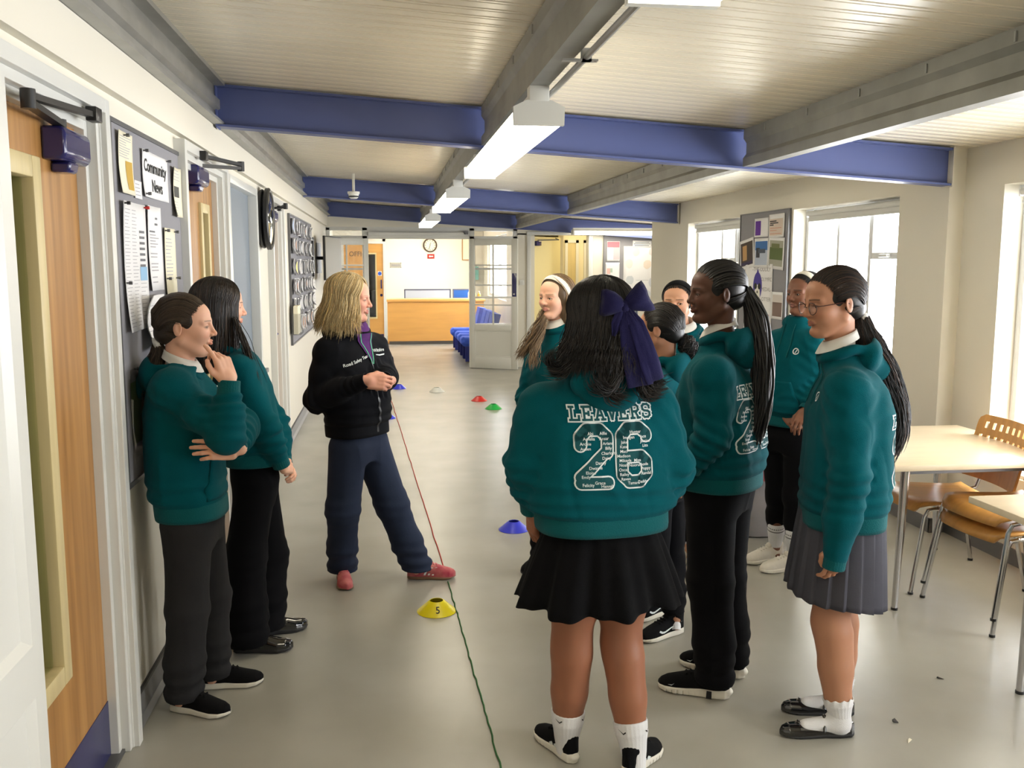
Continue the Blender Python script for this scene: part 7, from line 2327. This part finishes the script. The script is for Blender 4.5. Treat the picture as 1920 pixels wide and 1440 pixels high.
# instructor in a black jacket
r3, i3 = person('p3', 'blonde woman in black jacket and navy trousers, hands clasped, standing by the red line', dict(
    yaw=128, hyaw=100, hpitch=-6, skin='rosy', hs=1.0, cheek=0.98, wa=0.178, wb=0.128, hem=0.80, slv=0.98, top=JACK, rib=JACKR, topname='jacket', gaze=0, hoodk=1.06, vneck=0.075, vdeep=0.088, collar=PURP, strings=False, belly=0.01,
    lipc=srgb(176, 100, 92), brow=srgb(120, 88, 62), browk=0.5, iris=(0.12, 0.12, 0.10), J=dict(wr=(-0.105, 4.46, 1.098), wl=(-0.02, 4.60, 1.085)),
    hair=dict(style='long', col=HAIRS['blonde'], len=0.165, n=2600, rad=(0.088, 0.106, 0.096), puff=0.05, wave=0.006, seed=13, hl=(0.66, 0.53, 0.30), hlk=0.35, azf=0.26, el=-4, flare=0.030, wide=1.12, under=0.5, facey=0.128, face=(0.068, 0.095, 0.120), rag=0.14, spread=0.42, rough=0.5),
    hand=dict(r=((0.80, 0.10, -0.12), (0.25, -0.95, 0.25), (0.62, 0.70, 0.75, 0.8), 0.4), l=((-0.55, -0.80, 0.0), (0.80, -0.55, 0.2), (1.25, 1.3, 1.35, 1.4), 0.7, (0.025, 0.03, -0.012))), handk=1.0,
    legs='trousers', legs_m=NAVYT, legr=(0.098, 0.080, 0.076, 0.082), cuffz=0.05, hipk=1.1, creases=1.3, shoe=dict(kind='gum', upper=PINKS, sole=SOLEG, len=0.255, mark='stripes')))
J3 = i3['J']; V3, F3, O3, JK = i3['V'], i3['F'], i3['org'], i3['hoodie']
rt3, fw3, ch3 = i3['rt'], i3['fw'], i3['chest']
text_on(JK, O3, V3, F3, ch3 + rt3 * 0.085 + A3((0, 0, -0.085)), -rt3 * 0.96 + A3((0, 0, 0.28)), A3((0, 0, 1)), -fw3, 'Road Safety Team', 0.0155, PRINT, bold=0.012)
text_on(JK, O3, V3, F3, ch3 - rt3 * 0.078 + A3((0, 0, -0.045)), -rt3, A3((0, 0, 1)), -fw3, 'Wiltshire', 0.0165, PRINT, bold=0.012)
patch_on(JK, O3, V3, F3, 'logo_stroke', [(-0.03, 0), (0.0, -0.006), (0.035, -0.004), (0.04, 0.002), (0.0, 0.0), (-0.03, 0.003)], [(0, 1, 2, 3, 4, 5)], ch3 - rt3 * 0.078 + A3((0, 0, -0.060)), -rt3, (0, 0, 1), -fw3, PRINT, 0.003)
zp, zf = [], []
for i in range(40):
    z = -0.03 - 0.41 * i / 39
    for a in (-0.007, -0.002, 0.002, 0.007): zp.append((a, z))
for i in range(39):
    for k in range(3): zf.append((4 * i + k, 4 * i + 4 + k, 4 * i + 5 + k, 4 * i + 1 + k))
patch_on(JK, O3, V3, F3, 'zip', zp, zf, A3((*ch3[:2], ch3[2])) + fw3 * 0.05, -rt3, (0, 0, 1), -fw3, M['black'], 0.004)
# open neck with purple polo and lanyard
pz = [(-0.045, 0.055), (0.045, 0.055), (0.03, -0.02), (0.004, -0.085), (-0.004, -0.085), (-0.03, -0.02)]
g_ = []
for j in range(9):
    t = j / 8; w_ = 0.058 * (1 - t) ** 0.8 + 0.002
    for k in range(5): g_.append((-w_ + 2 * w_ * k / 4, 0.05 - 0.14 * t))
patch_on(r3, O3, V3, F3, 'polo_front', g_, [(5 * j + k, 5 * j + 5 + k, 5 * j + 6 + k, 5 * j + 1 + k) for j in range(8) for k in range(4)], ch3 + fw3 * 0.05, -rt3, (0, 0, 1), -fw3, PURP, 0.006)
for sx in (-1, 1):
    g_ = []
    for j in range(8):
        t = j / 7
        for k in range(2): g_.append((sx * (0.040 * (1 - t) ** 1.1 + 0.004) + 0.006 * k, 0.05 - 0.15 * t))
    patch_on(r3, O3, V3, F3, 'lanyard', g_, [(2 * j, 2 * j + 2, 2 * j + 3, 2 * j + 1) for j in range(7)], ch3 + fw3 * 0.05, -rt3, (0, 0, 1), -fw3, flat('green_lanyard', 78, 160, 130), 0.009)

# girl with the white headband
r4, i4 = person('p4', 'girl with long light brown hair and wide white headband behind the girl with the bow', dict(
    yaw=-120, hyaw=-128, hpitch=-3, skin='fair', cheek=1.0, wa=0.16, wb=0.12, hem=0.78, gaze=14, gazev=-2, J=dict(hip=(0.886, 4.9, 0.76), kl=(0.915, 4.78, 0.41), kr=(0.82, 4.94, 0.41), wl=(0.95, 4.7, 0.78), wr=(0.77, 4.88, 0.78)),
    collar=WCOL, strings=False, brow=(0.10, 0.065, 0.04), browk=0.6, iris=(0.10, 0.09, 0.07), lipc=srgb(188, 116, 108),
    hair=dict(style='long', col=HAIRS['light'], len=0.30, n=2200, rad=(0.085, 0.104, 0.093), puff=0.02, wave=0.010, wf=9, seed=14, hl=(0.26, 0.17, 0.09), hlk=0.35, azf=0.42, el=-2, facey=0.112, face=(0.076, 0.098, 0.118), spread=0.4,
              extra=[([(0.825, 4.90, 1.40), (0.787, 4.85, 1.33), (0.735, 4.84, 1.24), (0.690, 4.83, 1.165)], 130, 0.014, 0.0016, 0.012), ([(0.83, 4.88, 1.40), (0.80, 4.83, 1.31), (0.757, 4.80, 1.20), (0.748, 4.79, 1.12)], 90, 0.014, 0.0016, 0.012)]),
    legs='trousers', legs_m=BLK, legr=(0.084, 0.066, 0.064, 0.068), shoe=dict(kind='trainer', upper=SHB, sole=SOLEB, len=0.235)))
band(r4, i4['org'], i4['hc'], i4['HR'], i4['s'], HBW, 0.62, -0.10, 0.26, 108, 0.115)

# girl with the navy bow, seen from behind
r5, i5 = person('p5', 'girl with navy hair bow and Leavers 26 hoodie seen from behind, black skirt', dict(
    yaw=-6, hyaw=-22, hpitch=-3, hs=1.02, skin='brown', wa=0.236, wb=0.155, hem=0.815, slv=1.16, hemk=0.90, hoodk=1.15, bodyh=0.0075, bare=True, legk=1.17, strings=False, collar=None, eyes=True,
    J=dict(neck=(0.665, 2.88, 1.315), el=(0.432, 2.86, 1.03), er=(0.905, 2.86, 1.005), wl=(0.455, 2.93, 0.855), wr=(0.895, 2.95, 0.875)),
    hair=dict(style='long', col=HAIRS['black'], len=0.165, n=2800, rad=(0.094, 0.112, 0.100), puff=0.04, wave=0.009, wf=10, seed=15, azf=0.3, el=-6, flare=0.034, wide=1.3, curl=0.5, rag=0.12, w=0.0014, hl=(0.022, 0.016, 0.014), hlk=0.2, rough=0.36, clump=10,
              extra=[([(0.575, 2.84, 1.44), (0.545, 2.82, 1.38), (0.515, 2.80, 1.335), (0.49, 2.80, 1.345), (0.485, 2.80, 1.37), (0.50, 2.80, 1.38)], 80, 0.009, 0.0015, 0.004),
                     ([(0.57, 2.80, 1.42), (0.555, 2.78, 1.35), (0.52, 2.775, 1.315), (0.485, 2.775, 1.325)], 70, 0.009, 0.0015, 0.005),
                     ([(0.70, 2.76, 1.42), (0.69, 2.72, 1.33), (0.655, 2.70, 1.27), (0.62, 2.70, 1.285), (0.615, 2.70, 1.31)], 120, 0.013, 0.0015, 0.006),
                     ([(0.64, 2.76, 1.40), (0.635, 2.73, 1.32), (0.66, 2.71, 1.26), (0.70, 2.70, 1.25)], 90, 0.012, 0.0015, 0.006),
                     ([(0.75, 2.78, 1.42), (0.775, 2.76, 1.33), (0.80, 2.75, 1.28), (0.83, 2.75, 1.29)], 110, 0.013, 0.0015, 0.006),
                     ([(0.73, 2.77, 1.40), (0.745, 2.73, 1.31), (0.77, 2.71, 1.255), (0.81, 2.71, 1.262)], 90, 0.012, 0.0015, 0.006)]),
    print=0.972, pscale=1.0,
    hand=dict(l=((0.05, 0.10, -0.95), (-0.95, -0.25, 0.1), (0.45, 0.5, 0.55, 0.6), 0.4), r=((-0.02, 0.15, -0.95), (0.95, -0.2, 0.1), (0.45, 0.5, 0.55, 0.6), 0.4)),
    legs='skirt', legs_m=BLKW, skirt=dict(top=0.85, hem=0.572, ab=(0.165, 0.112, 0.272, 0.205), n=9, amp=0.020),
    sock=dict(h=0.10, r=0.053, m=SOCKW, tick=True), shoe=dict(kind='runner', upper=SHB, sole=SOLEW, len=0.235, mark='form')))
# the bow
O5 = i5['org']
def ribbon(name, path, widths, nrm, parent, thick=0.003, puff=0.0):
    path = [A3(p) for p in path]; V, F = [], []
    K = 6
    for i, p in enumerate(path):
        t = path[min(i + 1, len(path) - 1)] - path[max(0, i - 1)]; t /= np.linalg.norm(t)
        n_ = A3(nrm); n_ = n_ - t * (t @ n_); n_ /= np.linalg.norm(n_); b = np.cross(t, n_)
        for k in range(K + 1):
            v = 2 * k / K - 1
            V.append(tuple(p + b * v * widths[i] + n_ * (puff * (1 - v * v) * math.sin(math.pi * i / (len(path) - 1)) + 0.004 * math.sin(5 * v + i)) - O5))
    for i in range(len(path) - 1):
        for k in range(K):
            q = i * (K + 1) + k
            F.append((q, q + 1, q + K + 2, q + K + 1))
    o = meshobj(name, V, F, BOWM, parent, sharp=0)
    md = o.modifiers.new('t', 'SOLIDIFY'); md.thickness = thick; md.offset = 0
    return o
kn5 = A3((0.703, 2.725, 1.522))
bow = npmesh('hair_bow', *(lambda g: g.u(ell(kn5, (0.016, 0.013, 0.020))).mesh())(Grid(kn5 - 0.04, kn5 + 0.04, 0.004)), BOWM, r5, O5)
for pts, wd in (([kn5, (0.685, 2.722, 1.528), (0.665, 2.722, 1.532), (0.645, 2.726, 1.534), (0.633, 2.73, 1.535)], [0.012, 0.024, 0.034, 0.040, 0.038]),
                ([kn5, (0.722, 2.722, 1.532), (0.742, 2.722, 1.541), (0.762, 2.726, 1.550), (0.776, 2.73, 1.556)], [0.012, 0.024, 0.036, 0.046, 0.048])):
    ribbon('bow_loop', pts, wd, (0, -1, 0.1), bow, puff=0.022)
    ribbon('bow_loop', [A3(p) + A3((0, 0.016, 0)) for p in pts], [w * 0.95 for w in wd], (0, -1, 0.1), bow, puff=-0.004)
ribbon('bow_tail', [kn5, (0.712, 2.712, 1.47), (0.722, 2.705, 1.42), (0.735, 2.70, 1.36), (0.748, 2.698, 1.285)], [0.010, 0.028, 0.036, 0.042, 0.040], (0, -1, 0), bow)
ribbon('bow_tail', [kn5, (0.735, 2.708, 1.47), (0.757, 2.703, 1.41), (0.777, 2.70, 1.35), (0.795, 2.70, 1.30)], [0.010, 0.024, 0.030, 0.034, 0.030], (0.2, -1, 0), bow)
ribbon('bow_tail', [kn5, (0.69, 2.718, 1.50), (0.677, 2.716, 1.47), (0.668, 2.716, 1.435)], [0.010, 0.018, 0.018, 0.006], (0, -1, 0), bow)

# girl behind the bow, low ponytail
person('p6', 'girl with low dark ponytail turned away beside the navy bow', dict(
    yaw=-50, hyaw=-52, hpitch=-6, skin='olive', wa=0.155, wb=0.12, hem=0.70, hs=0.95, J=dict(hip=(1.206, 3.97, 0.70), neck=(1.195, 3.96, 1.225), wr=(1.25, 3.88, 0.72), wl=(1.05, 3.9, 0.74)),
    hair=dict(style='tail', col=HAIRS['black'], tie=(0, -0.098, -0.062), tail=[(1.262, 3.90, 1.325), (1.30, 3.89, 1.28), (1.315, 3.89, 1.23), (1.30, 3.89, 1.18)], tr=0.036, wave=0.012, wf=1.4, seed=16, hl=(0.03, 0.022, 0.018), hlk=0.3, face=(0.090, 0.106, 0.118), n=1200),
    tieband=HBB, collar=None, strings=False, legs='trousers', legs_m=BLK, legr=(0.084, 0.066, 0.056, 0.052), cuffz=0.10, sock=dict(h=0.06, r=0.040, m=SOCKW),
    J2=None, shoe=dict(kind='trainer', upper=SHB, sole=SOLEW, len=0.245, mark='tick')))

# girl with the black headband
r7, i7 = person('p7', 'girl with black headband looking sideways past the tall girl with braids', dict(
    yaw=-150, hyaw=-150, hpitch=-2, skin='tan', cheek=1.02, wa=0.155, wb=0.12, hem=0.76, gaze=-26, J=dict(hip=(1.65, 4.95, 0.74), wl=(1.69, 4.78, 0.77), wr=(1.56, 4.9, 0.77), kl=(1.69, 4.86, 0.40), kr=(1.60, 4.93, 0.40)),
    hair=dict(style='tail', col=HAIRS['dark'], tie=(0, -0.09, 0.03), seed=17, face=(0.084, 0.108, 0.116)), collar=WCOL, strings=False, iris=(0.03, 0.018, 0.012), lips=1.1,
    legs='leggings', legs_m=BLK, legr=(0.080, 0.056, 0.050, 0.044), cuffz=0.13, creases=0.3, sock=dict(h=0.11, r=0.040, m=SOCKW, tick=True), shoe=dict(kind='chunky', upper=WHS, sole=SOLEW, len=0.24)))
band(r7, i7['org'], i7['hc'], i7['HR'], i7['s'], HBB, 0.42, -0.02, 0.36, 100, 0.085)

# tall girl with braids
person('p8', 'tall girl with long black braids in a ponytail, black trousers and white soled trainers', dict(
    yaw=-46, hyaw=-90, hpitch=-3, skin='deep', hs=1.0, lips=1.45, nose=0.7, wa=0.185, wb=0.150, hem=0.80, slv=1.08, cheek=1.0, iris=(0.02, 0.012, 0.008), lipc=srgb(98, 58, 50), brow=(0.01, 0.008, 0.007),
    hair=dict(style='tail', col=HAIRS['black'], tie=(0, -0.114, 0.010), tail=[(1.362, 3.38, 1.50), (1.378, 3.35, 1.42), (1.388, 3.32, 1.30), (1.388, 3.31, 1.17), (1.372, 3.31, 1.05), (1.36, 3.31, 0.96)], tr=0.044, tr1=0.040, nt=85, tw=0.0048, braid=True, wave=0.003, ragged=0.72, seed=18, n=260, w=0.0038, hl=(0.02, 0.018, 0.017), hlk=0.3, face=(0.088, 0.106, 0.122)),
    collar=WCOL, print=0.955, pscale=1.0, badge=False, pocket=True,
    hand=dict(l=((-0.55, 0.35, -0.25), (-0.4, -0.9, 0.1), (0.5, 0.5, 0.5, 0.5), 0.3), r=((-0.6, -0.3, -0.2), (-0.3, 0.9, 0.2), (0.5, 0.5, 0.5, 0.5), 0.3)),
    legs='trousers', legs_m=BLK, legr=(0.098, 0.082, 0.074, 0.074), cuffz=0.055, shoe=dict(kind='runner', upper=SHB, sole=SOLEW, len=0.275, mark='toe_tick', heel_patch=True)))

# girl with white headband by the window
r9, i9 = person('p9', 'girl with white headband and black leggings half hidden behind the girl with glasses', dict(
    yaw=-120, hyaw=-112, hpitch=0, skin='mid', wa=0.165, wb=0.125, hem=0.80, gaze=4, lips=1.3, lipc=srgb(120, 74, 66), iris=(0.02, 0.012, 0.008), brow=(0.012, 0.009, 0.008),
    hair=dict(style='tail', col=HAIRS['black'], tie=(0, -0.09, 0.02), tail=[(2.26, 4.73, 1.50), (2.30, 4.74, 1.42), (2.30, 4.74, 1.33)], tr=0.03, seed=19, face=(0.086, 0.108, 0.112)), collar=None, strings=True, badge=True, pocket=True,
    hand=dict(l=((-0.3, -0.2, -0.4), (-0.6, -0.7, 0.2), (0.5, 0.5, 0.5, 0.5), 0.3), r=((0.2, -0.5, -0.4), (-0.6, -0.7, 0.2), (0.5, 0.5, 0.5, 0.5), 0.3)),
    legs='leggings', legs_m=BLK, legr=(0.084, 0.058, 0.052, 0.044), cuffz=0.19, creases=0.35, sock=dict(h=0.16, r=0.043, m=SOCKW, bands=(0.115, 0.132)), shoe=dict(kind='chunky', upper=WHS, sole=SOLEW, len=0.25)))
band(r9, i9['org'], i9['hc'], i9['HR'], i9['s'], HBW, 0.40, -0.05, 0.22, 105, 0.07)

# girl with glasses and pleated skirt
r10, i10 = person('p10', 'girl in glasses with long ponytail, grey pleated skirt and patent strap shoes', dict(
    yaw=-74, hyaw=-94, hpitch=-8, skin='olive', hs=1.02, cheek=1.04, wa=0.185, wb=0.145, hem=0.745, slv=1.1, bare=True, bodyh=0.0075, legk=1.12, lipc=srgb(140, 88, 78), iris=(0.02, 0.012, 0.008), brow=(0.015, 0.011, 0.009),
    hair=dict(style='tail', col=HAIRS['black'], tie=(0, -0.100, -0.066), tail=[(1.655, 3.05, 1.38), (1.715, 3.05, 1.29), (1.77, 3.05, 1.17), (1.785, 3.05, 1.08), (1.765, 3.05, 0.99), (1.75, 3.05, 0.95)], tr=0.048, tr1=0.042, nt=520, wave=0.006, wf=0.5, ragged=0.7, seed=20, hl=(0.045, 0.024, 0.016), hlk=0.35, tw=0.0015, cy=0.138, face=(0.078, 0.104, 0.088), n=1500,
              extra=[([(1.70, 3.05, 1.30), (1.77, 3.05, 1.23), (1.822, 3.05, 1.12), (1.812, 3.05, 1.02)], 40, 0.006, 0.0011, 0.004)]),
    tieband=WCOL, collar=WCOL, badge=True, strings=True, print=0.895,
    J=dict(wl=(1.470, 2.86, 0.640), el=(1.50, 2.84, 0.96)), hand=dict(l=((-0.12, 0.0, -0.95), (0.1, -0.95, 0.05), (0.5, 0.55, 0.6, 0.65), 0.5, (0.01, 0, 0.075))),
    legs='skirt', legs_m=GREYS, skirt=dict(top=0.80, hem=0.478, c1=(1.575, 3.05), ab=(0.165, 0.14, 0.205, 0.165), n=20, amp=0.016, pleat=True, tilt=0.025),
    sock=dict(h=0.062, r=0.048, m=SOCKW, frill=True, foot=True), shoe=dict(kind='maryjane', upper=PAT, sole=SOLEB, len=0.262)))
gl = []
HR, hc, s_, O_ = i10['HR'], i10['hc'], i10['s'], i10['org']
Wg = lambda p: hc + HR @ (A3(p) * s_) - O_
q = MB()
for x in (-1, 1):
    q.tube([tuple(Wg((x * 0.034 + 0.0245 * math.cos(a), 0.1005 - 0.006 * abs(math.cos(a)), -0.004 + 0.020 * math.sin(a)))) for a in [2 * math.pi * i / 28 for i in range(29)]], 0.0016, 6, caps=False)
    q.tube([tuple(Wg(p)) for p in ((x * 0.0585, 0.096, 0.004), (x * 0.070, 0.075, 0.004), (x * 0.0775, 0.01, 0.006), (x * 0.079, -0.012, 0.0), (x * 0.076, -0.026, -0.016))], 0.0018, 6)
q.tube([tuple(Wg(p)) for p in ((-0.0095, 0.102, 0.0), (0, 0.105, 0.003), (0.0095, 0.102, 0.0))], 0.0016, 6)
go = q.build('glasses', mat('tortoise_frame', srgb(70, 40, 34), 0.2), r10, sharp=0)
for x in (-1, 1):
    meshobj('lens', [tuple(Wg((x * 0.034 + 0.0235 * math.cos(a), 0.0995, -0.004 + 0.0192 * math.sin(a)))) for a in [2 * math.pi * i / 24 for i in range(24)]], [tuple(range(24))], M['glass'], go, smooth=False)

# kit bag standing behind the girl with braids
kb = tag(empty('kit_bag', (2.26, 5.35, 0)), 'tall red kit bag with pink pocket standing behind the girl with braids', 'bag')
def bagring(z, a, b, n=28):
    return np.array([(a * math.copysign(abs(math.cos(t)) ** 0.7, math.cos(t)), b * math.copysign(abs(math.sin(t)) ** 0.7, math.sin(t)), z) for t in [2 * math.pi * i / n for i in range(n)]])
v_, f_ = lofted([bagring(z, a, b) for z, a, b in ((0.34, 0.10, 0.08), (0.36, 0.16, 0.12), (0.55, 0.165, 0.125), (0.72, 0.15, 0.11), (0.78, 0.09, 0.07), (0.79, 0.02, 0.02))])
npmesh('body', v_, f_, fabric('red_bag_nylon', (168, 26, 40), 0.1, 300), kb)
v_, f_ = lofted([bagring(z, a, b) for z, a, b in ((0.0, 0.12, 0.09), (0.01, 0.155, 0.115), (0.36, 0.16, 0.12))])
npmesh('base', v_, f_, fabric('pale_grey_nylon', (196, 194, 200), 0.1, 300), kb)
MB().box((-0.12, -0.165, 0.36), (0.12, -0.11, 0.52), ch=0.02).build('pocket', fabric('pink_nylon', (206, 116, 128), 0.1, 300), kb)
MB().tube([(-0.08, -0.1, 0.72), (-0.07, -0.15, 0.82), (0.07, -0.15, 0.82), (0.08, -0.1, 0.72)], 0.012, 8).build('handle', M['black'], kb)
